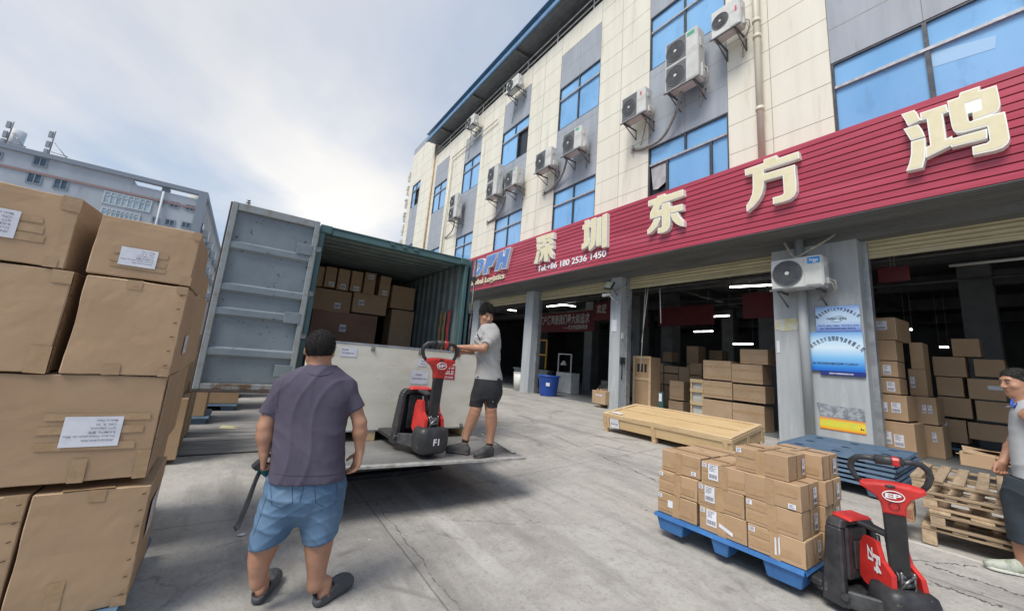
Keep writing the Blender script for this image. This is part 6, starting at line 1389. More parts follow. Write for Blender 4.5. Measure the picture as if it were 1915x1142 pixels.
def sdf_obj(name, s, m, parent=None, h=.0065, clips=(), disp=None, origin=None):
    V, F = s.mesh(h, clips, disp); off = np.array(origin if origin is not None else (parent.location if parent else (0, 0, 0)))
    me = bpy.data.meshes.new(name); me.from_pydata((V-off).tolist(), [], F.tolist()); me.materials.append(m)
    me.polygons.foreach_set('use_smooth', [True]*len(me.polygons))
    bm = bmesh.new(); bm.from_mesh(me); bmesh.ops.recalc_face_normals(bm, faces=bm.faces)
    bmesh.ops.smooth_vert(bm, verts=bm.verts, factor=.4, use_axis_x=True, use_axis_y=True, use_axis_z=True); bm.to_mesh(me); bm.free()
    o = bpy.data.objects.new(name, me); COL.objects.link(o)
    if parent: o.parent = parent
    else: o.location = off
    return o
def folds(amp, dirs, seed=0):
    rs = np.random.RandomState(seed); ph = rs.rand(8)*6
    def f(G):
        w = .7*np.sin(G[..., 0]*9+ph[0])+.7*np.sin(G[..., 1]*11+ph[1])+.8*np.sin(G[..., 2]*8+ph[2]); o = 0
        for i, (d, fr, a) in enumerate(dirs): x = (G@np.array(d, np.float32))*fr+w*1.6+ph[3+i]; o = o+a*(1-np.abs(np.sin(x)))**2.2
        return (amp*(.5-o)).astype(np.float32)
    return f
from mathutils.bvhtree import BVHTree
def cast(o, x, y, lift=.003):
    k = o.name
    if k not in _BV: _BV[k] = BVHTree.FromPolygons([v.co+_woff(o) for v in o.data.vertices], [list(p.vertices) for p in o.data.polygons])
    d = ray(x, y).normalized(); h = _BV[k].ray_cast(CAM, d); return None if h[0] is None else h[0]-d*lift
_BV = {}
def _woff(o): return (o.parent.location.copy() if o.parent else Vector((0, 0, 0)))+o.location
def seam(o, pts, r, m, name='seam', closed=False, step=6):
    out = []
    for (a, b), (c, d) in zip(pts[:-1], pts[1:]):
        n = max(1, int(math.hypot(c-a, d-b)/step))
        for i in range(n): q = cast(o, a+(c-a)*i/n, b+(d-b)*i/n, .001); out += [q] if q is not None else []
    q = cast(o, *pts[-1], .001); out += [q] if q is not None else []
    if len(out) > 1: mb = MB(_woff(o)); mb.tube(out, r, 5, closed=closed); mb.build(name, m, o)
def patch(o, poly, m, name, lift=.003):
    cx = sum(p[0] for p in poly)/len(poly); cy = sum(p[1] for p in poly)/len(poly); n = len(poly); vs = [cast(o, cx, cy, lift)]; 
    mid = [cast(o, (p[0]+cx)/2, (p[1]+cy)/2, lift) for p in poly]; out = [cast(o, *p, lift) for p in poly]
    if None in vs+mid+out: return
    mb = MB(_woff(o)); mb.smooth = True; mb.add(vs+mid+out, [(0, 1+i, 1+(i+1) % n) for i in range(n)]+[(1+i, 1+n+i, 1+n+(i+1) % n, 1+(i+1) % n) for i in range(n)]); mb.build(name, m, o)
def strands(o, n, ln, wd_, comb, m, seed=0, stand=.45, keep=None):
    rs = np.random.RandomState(seed); me = o.data; mb = MB(_woff(o)); off = _woff(o); N_ = len(me.vertices)
    comb = Vector(comb)
    for i in rs.randint(0, N_, n):
        v = me.vertices[int(i)]; p = v.co+off; nn = v.normal
        if keep is not None and not keep(p): continue
        g = comb-nn*comb.dot(nn)+Vector(rs.randn(3)*.35); d = (nn*stand*(.4+rs.rand()*1.2)+g.normalized()).normalized(); s_ = nn.cross(d)
        if s_.length < 1e-4: continue
        s_.normalize(); L = ln*(.5+rs.rand()*.9); w = wd_*(.6+rs.rand()*.8); b = p-nn*.003; q = b+d*L*.55; e = b+d*L-nn*L*.18
        mb.add([b-s_*w, b+s_*w, b+nn*w, q-s_*w*.8, q+s_*w*.8, q+nn*w*.8, e], [(0, 3, 5, 2), (1, 2, 5, 4), (0, 1, 4, 3), (3, 6, 5), (5, 6, 4), (4, 6, 3)])
    return mb.build('hair_strands', m, o, recalc=False)
V3 = lambda v: np.array([v[0], v[1], v[2]], float)
def head(s, hair, c, f, r, u, sc=1., hairline=.735, hoff=-.001, top=.0, jaw=1.):
    c, f, r, u = V3(c), V3(f), V3(r), V3(u); P = lambda a, b, d: c+(r*a+f*b+u*d)*sc; ax = (r, f, u)
    s.ell(P(0, -.012, .022), ax, np.array([.078, .096, .098])*sc); s.ell(P(0, .022, -.035), ax, np.array([.064*jaw, .068, .084])*sc, .03)
    s.cap(P(-.045*jaw, .0, -.06), P(-.012, .058, -.096), .022*sc, .020*sc, .025); s.cap(P(.045*jaw, .0, -.06), P(.012, .058, -.096), .022*sc, .020*sc, .025)
    s.cap(P(-.03, .080, .032), P(.03, .080, .032), .013*sc, .013*sc, .015); s.ell(P(-.043, .058, -.022), ax, np.array([.022, .024, .02])*sc, .02); s.ell(P(.043, .058, -.022), ax, np.array([.022, .024, .02])*sc, .02)
    s.ell(P(-.031, .100, .010), ax, np.array([.016, .014, .011])*sc, .010, 'd'); s.ell(P(.031, .100, .010), ax, np.array([.016, .014, .011])*sc, .010, 'd')
    s.cap(P(0, .090, .014), P(0, .108, -.028), .0085*sc, .0125*sc, .010); s.ell(P(-.013, .097, -.031), ax, np.array([.009, .010, .008])*sc, .006); s.ell(P(.013, .097, -.031), ax, np.array([.009, .010, .008])*sc, .006)
    s.cap(P(-.02, .078, -.057), P(.0, .087, -.055), .006*sc, .0075*sc, .006); s.cap(P(.02, .078, -.057), P(.0, .087, -.055), .006*sc, .0075*sc, .006)
    s.cap(P(-.017, .078, -.069), P(.017, .078, -.069), .0075*sc, .0075*sc, .006)
    for q in (-1, 1): s.ell(P(q*.080, -.008, -.006), (r, f, u), np.array([.010, .020, .031])*sc, .008); s.ell(P(q*.086, -.002, -.002), (r, f, u), np.array([.006, .010, .018])*sc, .006, 'd')
    if hair is not None:
        hair.ell(P(0, -.014, .030+top), ax, np.array([.087, .104, .100+top])*sc)
        return lambda G: -(((G-c)@u)/sc-hairline*((G-c)@f)/sc-hoff-.002*np.sin(((G-c)@r)*140))
def face_bits(par, c, f, r, u, sc=1., grey=False):
    c, f, r, u = Vector(c), Vector(f), Vector(r), Vector(u); P = lambda a, b, d: c+(r*a+f*b+u*d)*sc; off = par.location
    m = MB(off)
    for q in (-1, 1):
        m.m = 0; m.T = None; m.tube([P(q*.019, .0885, .008), P(q*.026, .0895, .011), P(q*.034, .0885, .010), P(q*.043, .083, .006)], [.0015, .0042, .0040, .0015], 8)
        m.m = 1; m.tube([P(q*.028, .0925, .0095), P(q*.035, .091, .009)], .0036, 8)
    m.build('eye', [mat('eye_white', (.30, .25, .22), rough=.4), INK], par)
    m = MB(off)
    for q in (-1, 1): m.tube([P(q*.014, .0935, .027), P(q*.03, .0935, .034), P(q*.048, .081, .029)], [.0025, .0045, .002], 6)
    m.build('eyebrow', mat('brow_hair', (.03, .022, .018), rough=.9), par)
    m = MB(off); m.tube([P(-.021, .083, -.0625), P(0, .0905, -.062), P(.021, .083, -.0625)], [.0015, .0035, .0015], 6); m.build('mouth', mat('lip_line', (.16, .05, .045), rough=.6), par)
def hand(s, w, d, n, th, curl=(.35, .5, .4), sc=1., spread=.0, thumb=None):
    w, d, n, th = [V3(x)/ (np.linalg.norm(V3(x)) if i else 1) for i, x in enumerate((w, d, n, th))]
    th = th-d*(th@d); th /= np.linalg.norm(th); n = np.cross(d, th)*(1 if np.cross(d, th)@n > 0 else -1)
    s.loft([(w, .027*sc, .020*sc, th, n), (w+d*.035*sc, .034*sc, .017*sc, th, n), (w+d*.085*sc, .041*sc, .014*sc, th, n)], .012)
    for i, L in enumerate((.070, .078, .072, .057)):
        p = w+(d*(.086-.004*abs(i-1.2))+th*(.031-.0205*i))*sc; a = 0; L *= sc
        for j, (fr, c) in enumerate(zip((.44, .32, .24), curl)):
            a += c*(1+.10*i); q = d*math.cos(a)+n*math.sin(a)+th*spread*(1.5-i); q /= np.linalg.norm(q); e = p+q*L*fr
            s.cap(p, e, (.0096-.001*j)*sc, (.0088-.001*j)*sc, .004 if j else .007); p = e
    b = w+(d*.028+th*.030)*sc; q = (d*.62+th*.60+n*.45) if thumb is None else d*thumb[0]+th*thumb[1]+n*thumb[2]; q /= np.linalg.norm(q); e = b+q*.042*sc; s.cap(b, e, .013*sc, .0108*sc, .008)
    q2 = q*.7+d*.5+n*.25; q2 /= np.linalg.norm(q2); s.cap(e, e+q2*.030*sc, .0104*sc, .0088*sc, .004)

SKIN = mat('skin', (.42, .225, .145), (.36, .18, .11), 6, 6, rough=.52, c3=(.46, .22, .155), s3=9, lo3=.6, hi3=.8, bump=.05, bscale=90)
HAIR = mat('black_hair', (.009, .008, .008), (.018, .016, .016), 30, 6, rough=.75, bump=.4, bscale=160, stretch=(1, 1, .3), spec=.25)

# ---- the man in front, seen from behind ----------------------------------------------------
def man_front():
    F = Vector((-.985, .17, 0)).normalized(); Rr = Vector((F.y, -F.x, 0)); U = Vector((0, 0, 1)); P0 = Vector((-2.91, .47, 0))
    def J(x, y, d=0.): return V3(onplane(x, y, P0+F*d, F))
    def ring(xl, xr, y, rv, d=0., k=1.): a, b = J(xl, y, d), J(xr, y, d); return ((a+b)/2, np.linalg.norm(b-a)/2*k, rv, V3(Rr), V3(F))
    sk = Sdf(); hc = J(598, 655, .02); hr = Sdf(); hf = Vector((F.x, F.y, -.10)).normalized(); hu = Rr.cross(hf); hu = hu if hu.z > 0 else -hu
    cut = head(sk, hr, hc, hf, Rr, hu, 1.08, hairline=.62, hoff=-.036)
    sk.cap(J(598, 690), J(598, 672), .066, .062, .03); sk.cap(J(590, 700, .0), J(608, 700, .0), .07, .07, .03)
    sk.loft([ring(545, 640, 712, .09), ring(530, 635, 760, .10), ring(528, 632, 830, .115), ring(520, 632, 890, .11), ring(515, 628, 925, .11)], .03)
    # arms
    shl, ell_, wl = J(527, 722), J(496, 797, -.02), J(494, 848, -.02); shr, elr, wr = J(650, 722), J(673, 790, -.02), J(673, 843, -.01)
    for a, b, c in ((shl, ell_, wl), (shr, elr, wr)):
        sk.cap(a, (a+b)/2, .052, .050, .03); sk.cap((a+b)/2, b, .050, .043, .02); sk.cap(b, b+(c-b)*.35, .044, .046, .02); sk.cap(b+(c-b)*.35, c, .046, .029, .02)
    wd = lambda a, b: (b-a)/np.linalg.norm(b-a)
    hd = wd(ell_, wl); hand(sk, wl+hd*.0, V3((0, 0, -1))+V3(F)*.45, V3(Rr), V3(F)*.5+V3(U)*.6-V3(Rr)*.2, (.9, 1.1, .8), 1.05, thumb=(.5, .2, .9))
    hand(sk, wr, V3((0, 0, -1))-V3(Rr)*.10+V3(F)*.12, -V3(Rr)-V3(F)*.2, V3(F)*.9-V3(Rr)*.4, (.30, .45, .35), 1.05, spread=.05)
    # legs
    for rings in ([ring(497, 562, 925, .10), ring(484, 545, 965, .088), ring(474, 524, 1005, .066), ring(468, 515, 1025, .064, -.01), ring(466, 505, 1048, .058, -.01), ring(469, 499, 1072, .043), ring(470, 496, 1090, .038)],
                  [ring(565, 632, 920, .10), ring(570, 628, 960, .088), ring(572, 622, 1000, .066), ring(573, 619, 1020, .064, -.01), ring(575, 613, 1045, .058, -.01), ring(577, 607, 1075, .043), ring(576, 605, 1095, .038)]):
        sk.loft(rings, .02)
    feet = []
    for (hx, hy, tx, ty) in ((478, 1132, 508, 1088), (588, 1136, 642, 1098)):
        a = V3(onz(hx, hy, .0)); b = V3(onz(tx, ty, .0)); d = b-a; L = np.linalg.norm(d); d /= L; d2 = d; L = .27; a = a+d*.02; feet.append((a, d2, L))
        sd = np.cross(d2, [0, 0, 1.]); z = np.array([0, 0, 1.])
        sk.cap(a+d2*.045+z*.115, a+d2*.045+z*.05, .038, .034, .02); sk.cap(a+d2*.04+z*.052, a+d2*.19+z*.040, .033, .026, .02); sk.cap(a+d2*.15-sd*.015+z*.04, a+d2*.21-sd*.01+z*.032, .025, .018, .015)
    body = sdf_obj('person', sk, SKIN, origin=(P0.x, P0.y, 0)); tag(body, 'stocky man seen from behind in purple T-shirt, denim shorts and clogs, holding a scanner', 'person')
    ho = sdf_obj('hair', hr, HAIR, body, .006, clips=[(cut, 0)]); strands(ho, 5200, .020, .0011, -U*1.+F*.15, HAIR, 1, .22)
    # T-shirt
    sh = Sdf(); e = .0
    sh.loft([ring(574, 622, 694, .075), ring(548, 645, 712, .10), ring(524, 653, 736, .125), ring(517, 645, 775, .135), ring(515, 642, 830, .15), ring(508, 640, 880, .155), ring(504, 640, 900, .155)], .03, 2.5)
    ns = V3(Rr)
    sh.fcap(J(534, 722), J(502, 775, -.01), .066, .062, .03); sh.fcap(J(644, 722), J(667, 767, -.01), .066, .066, .03); sh.cap(J(566, 706), J(532, 724), .05, .058, .04); sh.cap(J(630, 705), J(650, 724), .05, .058, .04)
    cl = [(J(570, 893), (.0, .0, -1.)), (J(598, 681), V3((0, 0, 1))+V3(F)*.0)]
    tm = mat('tshirt_purple_grey', (.083, .072, .108), (.066, .058, .088), 3, 6, rough=.9, bump=.12, bscale=350, c3=(.12, .105, .14), s3=2.6, lo3=.56, hi3=.75)
    ts = sdf_obj('tshirt', sh, tm, body, .0065, clips=[cl[0], cl[1]], disp=folds(.0075, [((.1, .9, -.42), 15, .8), ((-.2, .8, .7), 9, .45), ((0, .15, 1.), 12, .3)], 21))
    seam(ts, [(494, 767), (500, 772), (507, 773), (514, 771)], .002, tm); seam(ts, [(648, 763), (660, 766), (670, 762), (681, 755)], .002, tm); seam(ts, [(510, 884), (540, 888), (570, 889), (600, 889), (636, 884)], .002, tm, 'hem')
    seam(ts, [(575, 697), (585, 701), (598, 702), (612, 700), (622, 696)], .003, tm, 'neck_rib'); seam(ts, [(527, 712), (521, 735), (518, 760)], .0018, tm); seam(ts, [(650, 712), (650, 735), (646, 757)], .0018, tm)
    # shorts
    st = Sdf()
    st.loft([ring(503, 638, 880, .135), ring(500, 640, 915, .145), ring(505, 636, 935, .13)], .03, 2.4)
    st.loft([ring(498, 566, 925, .125), ring(486, 556, 955, .115), ring(476, 541, 985, .108), ring(468, 531, 1016, .105), ring(466, 530, 1035, .105)], .03)
    st.loft([ring(562, 640, 920, .125), ring(563, 638, 955, .115), ring(569, 630, 985, .108), ring(573, 625, 1006, .105), ring(573, 624, 1030, .105)], .03)
    k1 = J(499, 1012); k2 = J(598, 1004); half = J(551, 1000)
    def hem(G):
        sd = (G-half)@V3(Rr); z1 = k1[2]+((G-k1)@V3(Rr))*.28; z2 = k2[2]+((G-k2)@V3(Rr))*.22
        return (np.where(sd < 0, z1, z2)-G[..., 2]).astype(np.float32)
    dm = mat('denim', (.06, .125, .215), (.115, .20, .31), 3.2, 8, .42, .66, rough=.85, bump=.2, bscale=260, c3=(.24, .32, .41), s3=2.4, lo3=.56, hi3=.80, stretch=(1, 1, .7))
    so_ = sdf_obj('shorts', st, dm, body, .0065, clips=[(J(570, 884), (0, 0, 1)), (hem, 0)], disp=folds(.0085, [((.1, .5, 1.), 26, .7), ((0, .9, .5), 17, .5), ((.1, -.6, 1.), 30, .45)], 5))
    dk = mat('denim_stitch', (.035, .075, .14), rough=.9)
    for P_ in ([(506, 906), (546, 903), (547, 940), (528, 951), (508, 943), (506, 906)], [(588, 904), (629, 901), (631, 936), (611, 949), (590, 940), (588, 904)], [(568, 893), (567, 915), (560, 938)], [(500, 922), (488, 960), (474, 1000)], [(508, 898), (560, 900), (632, 896)]): seam(so_, P_, .0017, dk)
    hm = MB(body.location)
    for c, xl, xr, yl, yr, dd in ((k1, 467, 531, 1021, 1003, .105), (k2, 572, 625, 1013, 998, .105)):
        a, b = J(xl, yl), J(xr, yr); m_ = (a+b)/2; u = (b-a)/2; hm.tube([tuple(m_+u*math.cos(t)*1.02+V3(F)*dd*1.02*math.sin(t)+np.array([0, 0, .004])) for t in np.arange(32)*2*math.pi/32], .007, 6, closed=True, flat=1.3)
    for xs in ((530, 548, 905, 935), (592, 612, 905, 935)): pass
    hm.build('hem', mat('denim_hem', (.04, .09, .18), (.16, .25, .37), 40, rough=.85), body)
    # clogs
    cm = mat('clog_rubber', (.062, .068, .075), (.085, .09, .095), 9, rough=.6)
    for a, d, L in feet:
        z = np.array([0, 0, 1.]); sd = np.cross(d, z); c = Sdf()
        c.loft([(a+d*-.0+z*.03, .036, .030, sd, z), (a+d*.10+z*.030, .042, .030, sd, z), (a+d*.20+z*.03, .052, .030, sd, z), (a+d*.262+z*.03, .040, .028, sd, z)], .02, 2.6)
        c.loft([(a+d*.115+z*.055, .046, .040, sd, z), (a+d*.19+z*.052, .050, .040, sd, z), (a+d*.24+z*.042, .042, .030, sd, z)], .02)
        c.cap(a+d*.0-sd*.03+z*.06, a+d*.12-sd*.038+z*.075, .012, .014, .015); c.cap(a+d*.0+sd*.03+z*.06, a+d*.12+sd*.038+z*.075, .012, .014, .015)
        c.cap(a-d*.012+sd*.03+z*.062, a-d*.028+z*.066, .008, .008, .01); c.cap(a-d*.012-sd*.03+z*.062, a-d*.028+z*.066, .008, .008, .01)
        c.cap(a+d*.04+z*.12, a+d*.04+z*.062, .043, .040, .01, 'd'); c.cap(a+d*.0+z*.07, a+d*.07+z*.07, .034, .036, .01, 'd')
        for i in range(3):
            for j in range(-1, 2): q = a+d*(.165+.03*i)+sd*j*(.024-.003*i); c.cap(q+z*.12, q+z*.075, .005, .005, .003, 'd')
        sdf_obj('clog', c, cm, body, .005, clips=[((0, 0, .003), (0, 0, -1))])
    # scanner and strap
    t = thing('handheld_scanner', 'teal handheld barcode scanner with a black wrist strap in the man\'s left hand', 'scanner', tuple(J(496, 876, .02)))
    o_ = t.location; m = MB(); ax = (Rr*.55-U*.55+F*.35).normalized(); M_ = faceT((0, 0, 0), ax, (F.cross(ax))); m.T = M_
    m.box(-.075, .085, -.034, .034, -.016, .016, .012); m.build('body', mat('scanner_teal', (.01, .12, .14), (.008, .09, .11), 20, rough=.4), t)
    m = MB(); m.T = M_; m.box(-.08, -.03, -.036, .036, -.019, .019, .008); m.box(.0, .07, -.026, .026, .0165, .018, .001); m.build('bumper', BLACKM, t)
    m = MB(); pts = [J(488, 874, .0), J(479, 892, .0), J(468, 920, -.01), J(455, 952, -.02), J(444, 975, -.02), J(438, 986, -.02), J(440, 991, -.02), J(446, 985, -.02), J(456, 962, -.01), J(467, 935, .0), J(478, 902, .01), J(489, 877, .02)]
    m.off = Vector(o_); m.tube([tuple(p) for p in pts], .0078, 8, flat=.3, up=(.2, 1, .3)); m.build('wrist_strap', BLACKM, t)
man_front()

# ---- the worker on the platform -------------------------------------------------------------
def sneaker(par, a, d, L, m, sole, z0=0., w=.043, name='shoe'):
    z = np.array([0, 0, 1.]); sd = np.cross(d, z); c = Sdf(); a = np.array(a, float)
    c.loft([(a+z*.045, .034, .045, sd, z), (a+d*.10+z*.045, .036, .045, sd, z), (a+d*.19+z*.038, w, .036, sd, z), (a+d*(L-.035)+z*.032, .034, .028, sd, z)], .02, 2.4)
    c.cap(a+d*.02+z*.06, a+d*.04+z*.105, .038, .036, .02); c.cap(a+d*.06+z*.09, a+d*.14+z*.06, .034, .032, .02)
    o = sdf_obj(name, c, m, par, .005, clips=[((0, 0, a[2]+.018), (0, 0, -1)), ((0, 0, a[2]+.118), (0, 0, 1))])
    s = Sdf(); s.loft([(a+z*.012-d*.01, .036, .018, sd, z), (a+d*.10+z*.012, .037, .018, sd, z), (a+d*.19+z*.012, w+.003, .018, sd, z), (a+d*(L-.03)+z*.014, .036, .016, sd, z)], .015, 3)
    q = sdf_obj('sole', s, sole, par, .005, clips=[((0, 0, a[2]+.002), (0, 0, -1))]); return o
def man_worker():
    zf = .523; P0 = Vector((-3.98, 2.34, zf)); vd = Vector((P0.x, P0.y, 0)).normalized(); rt = Vector((vd.y, -vd.x, 0)); U = Vector((0, 0, 1))
    def J(x, y, d=0.): return V3(onplane(x, y, P0+vd*d, vd))
    def ring(xl, xr, y, rv, d=0.): a, b = J(xl, y, d), J(xr, y, d); return ((a+b)/2, np.linalg.norm(b-a)/2, rv, V3(rt), V3(vd))
    sk = Sdf(); hr = Sdf(); hf = (-vd*.90+rt*.34-U*.20).normalized(); hrr = Vector((hf.y, -hf.x, 0)).normalized(); hu = hrr.cross(hf); hu = hu if hu.z > 0 else -hu
    hc = J(910, 591, .0); cut = head(sk, hr, hc, hf, hrr, hu, .97, hairline=.66, hoff=.000, top=.016)
    sk.cap(J(907, 606, .01), J(908, 622, .02), .054, .058, .03)
    sk.loft([ring(894, 930, 630, .13), ring(897, 932, 660, .11), ring(896, 932, 700, .105), ring(893, 934, 725, .12)], .03)
    shl, el1, w1 = J(922, 632, -.09), J(904, 651, -.22), J(863, 649, -.10); shr, el2, w2 = J(896, 628, .15), J(889, 655, .22), J(866, 658, .04)
    wd = lambda a, b: (b-a)/np.linalg.norm(b-a)
    for a, b, c in ((shl, el1, w1), (shr, el2, w2)): sk.cap(a, b, .046, .038, .03); sk.cap(b, b+(c-b)*.35, .038, .040, .02); sk.cap(b+(c-b)*.35, c, .040, .026, .02)
    hand(sk, w1, wd(el1, w1)*1.+V3((0, 0, .0)), V3((0, 0, -1))+V3(vd)*.3, -V3(vd)*1.+V3((0, 0, .2)), (.55, .95, .7), .97, thumb=(.8, .2, .7)); hand(sk, w2, wd(el2, w2), V3((0, 0, -1)), V3(vd)*-.6+V3(U)*.3, (.6, .9, .7), .97)
    l1 = [ring(884, 905, 742, .085), ring(880, 900, 764, .062, -.03), ring(874, 892, 783, .055, -.01), ring(868, 882, 803, .042), ring(865, 876, 822, .034)]
    l2 = [ring(905, 930, 742, .085), ring(908, 928, 766, .062, -.03), ring(909, 929, 790, .055, -.01), ring(911, 925, 810, .042), ring(910, 922, 828, .034)]
    sk.loft(l1, .02); sk.loft(l2, .02)
    f1h, f1t = V3(onz(873, 846, zf)), V3(onz(834, 840, zf)); f2h, f2t = V3(onz(922, 845, zf)), V3(onz(888, 851, zf)); feet = []
    for h_, t_, ank in ((f1h, f1t, l1[-1][0]), (f2h, f2t, l2[-1][0])):
        d = wd(h_, t_); a = np.array([ank[0], ank[1], zf])-d*.035; feet.append((a, d)); z = np.array([0, 0, 1.])
        sk.cap(ank, a+d*.04+z*.07, .034, .033, .02); sk.cap(a+d*.04+z*.05, a+d*.2+z*.035, .028, .022, .02)
    body = sdf_obj('person', sk, SKIN, origin=tuple(P0)); tag(body, 'young worker in grey polo and black shorts pulling the pallet jack on the platform', 'person')
    ho = sdf_obj('hair', hr, HAIR, body, .006, clips=[(cut, 0)]); strands(ho, 2600, .034, .0022, -U*.8+hf*.9, HAIR, 2, .40); face_bits(body, hc, hf, hrr, hu, .97)
    sh = Sdf(); sh.loft([ring(897, 922, 617, .085), ring(890, 934, 629, .165), ring(890, 935, 650, .15), ring(892, 934, 680, .135), ring(890, 937, 706, .135), ring(890, 937, 715, .135)], .03, 2.3)
    sh.fcap(J(924, 629, -.10), J(909, 646, -.20), .064, .064, .04); sh.fcap(J(898, 629, .13), J(890, 649, .19), .062, .060, .04)
    pm = mat('polo_grey', (.36, .355, .345), (.31, .305, .295), 4, 6, rough=.9, bump=.12, bscale=350, c3=(.43, .425, .415), s3=4, lo3=.56, hi3=.75)
    ps = sdf_obj('polo_shirt', sh, pm, body, .0065, clips=[(J(912, 709), (0, 0, -1))], disp=folds(.013, [((.6, .3, .8), 15, .8), ((-.3, .6, 1.), 11, .6)], 8))
    co = MB(body.location); nb = J(907, 616, .01)
    co.tube([tuple(nb+V3(rt)*.072*math.cos(t)+V3(vd)*.07*math.sin(t)+np.array([0, 0, -.02-.02*math.cos(t)*(-1)])) for t in np.arange(24)*2*math.pi/24], .012, 6, closed=True, flat=1.5); co.build('collar', pm, body)
    patch(ps, [(894, 617), (899, 616), (904, 617), (902, 624), (897.5, 632)], SKIN, 'open_neck', .010); seam(ps, [(891, 617), (893, 625), (897, 634)], .009, mat('navy_collar', (.03, .025, .11), rough=.8), 'collar_lining', step=3); seam(ps, [(905, 618), (902, 627), (898, 635)], .006, pm, 'placket', step=3)
    st = Sdf(); st.loft([ring(890, 937, 703, .13), ring(887, 938, 722, .14), ring(884, 937, 738, .13)], .03, 2.3); st.loft([ring(884, 912, 732, .12), ring(879, 907, 750, .10), ring(876, 904, 768, .098)], .02); st.loft([ring(905, 937, 732, .12), ring(906, 931, 750, .10), ring(907, 928, 770, .098)], .02)
    st.ell(J(905.5, 766), (V3(rt), V3(vd), V3(U)), (.016, .30, .13), .01, 'd')
    bm2 = mat('black_shorts', (.012, .013, .016), (.022, .023, .026), 8, rough=.8)
    zc = J(905, 760)[2]; sdf_obj('shorts', st, bm2, body, .0065, clips=[(J(912, 704), (0, 0, 1)), ((0, 0, zc), (0, 0, -1))], disp=folds(.008, [((.3, .3, 1.), 20, .8)], 4))
    lg = MB(body.location); p = J(915.5, 750, -.115); lg.tube([tuple(p), tuple(p+V3(rt)*.02+np.array([0, 0, .010])), tuple(p+V3(rt)*.045+np.array([0, 0, -.006]))], [.003, .005, .002], 6); lg.build('logo_mark', WHITEB, body)
    sn = mat('dark_sneaker', (.045, .045, .047), (.08, .078, .075), 12, 8, rough=.75, bump=.2, bscale=120); so = mat('sneaker_sole', (.05, .045, .042), (.12, .09, .07), 10, rough=.8)
    for a, d in feet: sneaker(body, a, d, .27, sn, so)
    sok = MB(body.location); 
    for r_ in (l1[-1], l2[-1]): sok.tube([tuple(r_[0]+np.array([0, 0, -.02])), tuple(r_[0]+np.array([0, 0, .012]))], .041, 14)
    sok.build('sock', mat('black_sock', (.02, .02, .02), rough=.9), body)
man_worker()

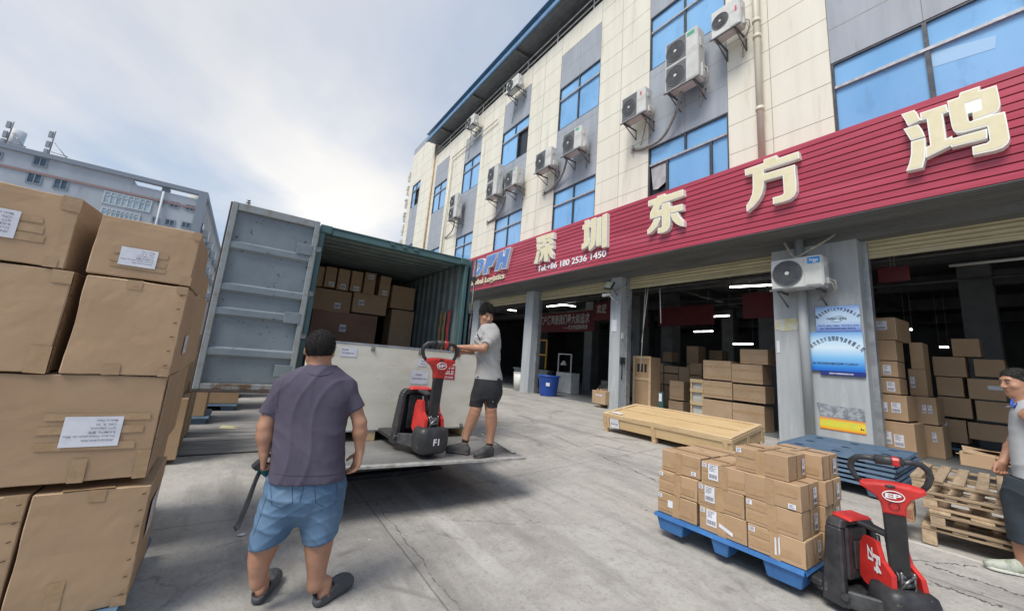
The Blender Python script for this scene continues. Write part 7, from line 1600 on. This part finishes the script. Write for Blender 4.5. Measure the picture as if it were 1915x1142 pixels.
# ---- the man walking in at the right edge --------------------------------------------------
def man_right():
    zf = gz(5.57); P0 = Vector((-.46, 5.57, zf)); vd = Vector((P0.x, P0.y, 0)).normalized(); rt = Vector((vd.y, -vd.x, 0)); U = Vector((0, 0, 1))
    def J(x, y, d=0.): return V3(onplane(x, y, P0+vd*d, vd))
    def ring(xl, xr, y, rv, d=0.): a, b = J(xl, y, d), J(xr, y, d); return ((a+b)/2, np.linalg.norm(b-a)/2, rv, V3(rt), V3(vd))
    wd = lambda a, b: (b-a)/np.linalg.norm(b-a)
    sk = Sdf(); hr = Sdf(); hf = (-vd*.62-rt*.76-U*.10).normalized(); hrr = Vector((hf.y, -hf.x, 0)).normalized(); hu = hrr.cross(hf); hu = hu if hu.z > 0 else -hu
    hc = J(1901, 716); cut = head(sk, hr, hc, hf, hrr, hu, 1.0, hairline=.85, hoff=.004, jaw=1.05)
    sk.cap(J(1906, 735, .0), J(1916, 757, .0), .058, .064, .03)
    sk.loft([ring(1900, 1950, 782, .13), ring(1898, 1955, 830, .11), ring(1904, 1955, 890, .11)], .03)
    sh1, e1, w1 = J(1915, 785, .16), J(1898, 822, .22), J(1875, 864, .05)
    sh2, e2, w2 = J(1950, 782, -.15), J(1975, 838, -.2), J(1932, 790, -.22)
    for a, b, c in ((sh1, e1, w1), (sh2, e2, w2)): sk.cap(a, b, .046, .040, .03); sk.cap(b, b+(c-b)*.35, .040, .042, .02); sk.cap(b+(c-b)*.35, c, .042, .028, .02)
    hand(sk, w1, V3((0, 0, -1))-V3(rt)*.35, V3(vd)*.3+V3(rt)*.8, -V3(rt)-V3(vd)*.5, (.9, 1.1, .8), 1.05, thumb=(.9, .2, .4)); hand(sk, w2, wd(w2, J(1912, 768, -.2)), V3(vd), V3(U), (.6, .8, .6), 1.)
    l1 = [ring(1882, 1935, 945, .085), ring(1888, 1930, 985, .068), ring(1895, 1930, 1020, .055), ring(1902, 1928, 1045, .040), ring(1905, 1928, 1058, .037)]
    l2 = [ring(1920, 1968, 940, .085, .1), ring(1935, 1980, 985, .065, .16), ring(1950, 1985, 1015, .052, .22), ring(1968, 1992, 1040, .038, .28)]
    sk.loft(l1, .02); sk.loft(l2, .02); z = np.array([0, 0, 1.]); feet = []
    d1 = V3((-rt-vd*.35).normalized()); d2 = V3((-rt-vd*.1).normalized())
    for r_, d in ((l1[-1], d1), (l2[-1], d2)): a = np.array([r_[0][0], r_[0][1], zf])-d*.04; sk.cap(r_[0], a+d*.04+z*.07, .036, .034, .02); sk.cap(a+d*.04+z*.05, a+d*.2+z*.035, .028, .022, .02); feet.append((a, d))
    body = sdf_obj('person', sk, SKIN, origin=tuple(P0)); tag(body, 'older man in pale polo with blue collar walking in at the right edge', 'person')
    sdf_obj('hair', hr, mat('thin_black_hair', (.02, .018, .017), (.05, .045, .04), 40, rough=.8, bump=.4, bscale=150, spec=.2), body, .006, clips=[(cut, 0)]); face_bits(body, hc, hf, hrr, hu, 1.); strands(bpy.data.objects['hair.002'], 2200, .022, .0016, -U*.5-hf*.8, HAIR, 3, .3)
    sh = Sdf(); sh.loft([ring(1906, 1936, 756, .09), ring(1893, 1958, 772, .16), ring(1889, 1962, 800, .15), ring(1890, 1962, 850, .145), ring(1898, 1962, 893, .145), ring(1899, 1962, 905, .145)], .03, 2.3)
    sh.cap(J(1918, 783, .13), J(1906, 806, .19), .064, .06, .04); sh.cap(J(1948, 780, -.12), J(1966, 815, -.17), .064, .062, .04)
    pm = mat('polo_pale', (.42, .43, .44), (.36, .37, .385), 5, 6, rough=.9, bump=.12, bscale=350)
    sdf_obj('polo_shirt', sh, pm, body, .0065, clips=[(J(1925, 894), (0, 0, -1))], disp=folds(.008, [((.9, .2, -.45), 13, .8), ((-.4, .3, .7), 8, .3)], 12))
    co = MB(body.location); nb = J(1912, 756)
    co.tube([tuple(nb+V3(rt)*.078*math.cos(t)+V3(vd)*.078*math.sin(t)+np.array([0, 0, -.012+.02*math.cos(t)])) for t in np.arange(24)*2*math.pi/24], .012, 6, closed=True, flat=1.5); co.build('collar', mat('collar_grey', (.22, .23, .25), rough=.9), body)
    co = MB(body.location); co.tube([tuple(J(1893, 745, -.08)), tuple(J(1892, 755, -.10)), tuple(J(1897, 763, -.12)), tuple(J(1902, 752, -.11))], [.006, .012, .010, .004], 8, flat=.4); co.build('collar_tip', mat('collar_blue', (.02, .07, .35), rough=.8), body)
    st = Sdf(); st.loft([ring(1896, 1962, 890, .14), ring(1882, 1965, 915, .15), ring(1876, 1960, 940, .14)], .03, 2.3); st.loft([ring(1873, 1938, 935, .13), ring(1880, 1940, 975, .115), ring(1890, 1943, 1022, .11)], .02); st.loft([ring(1915, 1972, 930, .13, .06), ring(1928, 1985, 970, .115, .12), ring(1945, 1995, 1020, .11, .18)], .02)
    zc = J(1915, 1014)[2]; sdf_obj('shorts', st, mat('dark_shorts', (.022, .032, .042), (.035, .047, .06), 6, rough=.85), body, .0065, clips=[(J(1925, 895), (0, 0, 1)), ((0, 0, zc), (0, 0, -1))], disp=folds(.010, [((.9, .3, .5), 15, .8)], 6))
    sn = mat('pale_sneaker', (.42, .44, .38), (.22, .26, .17), 16, 5, .48, .6, rough=.7); so = mat('white_sole', (.55, .55, .5), rough=.6)
    for a, d in feet: sneaker(body, a, d, .28, sn, so)
man_right()
for _n in ('camera', 'sun'): pass
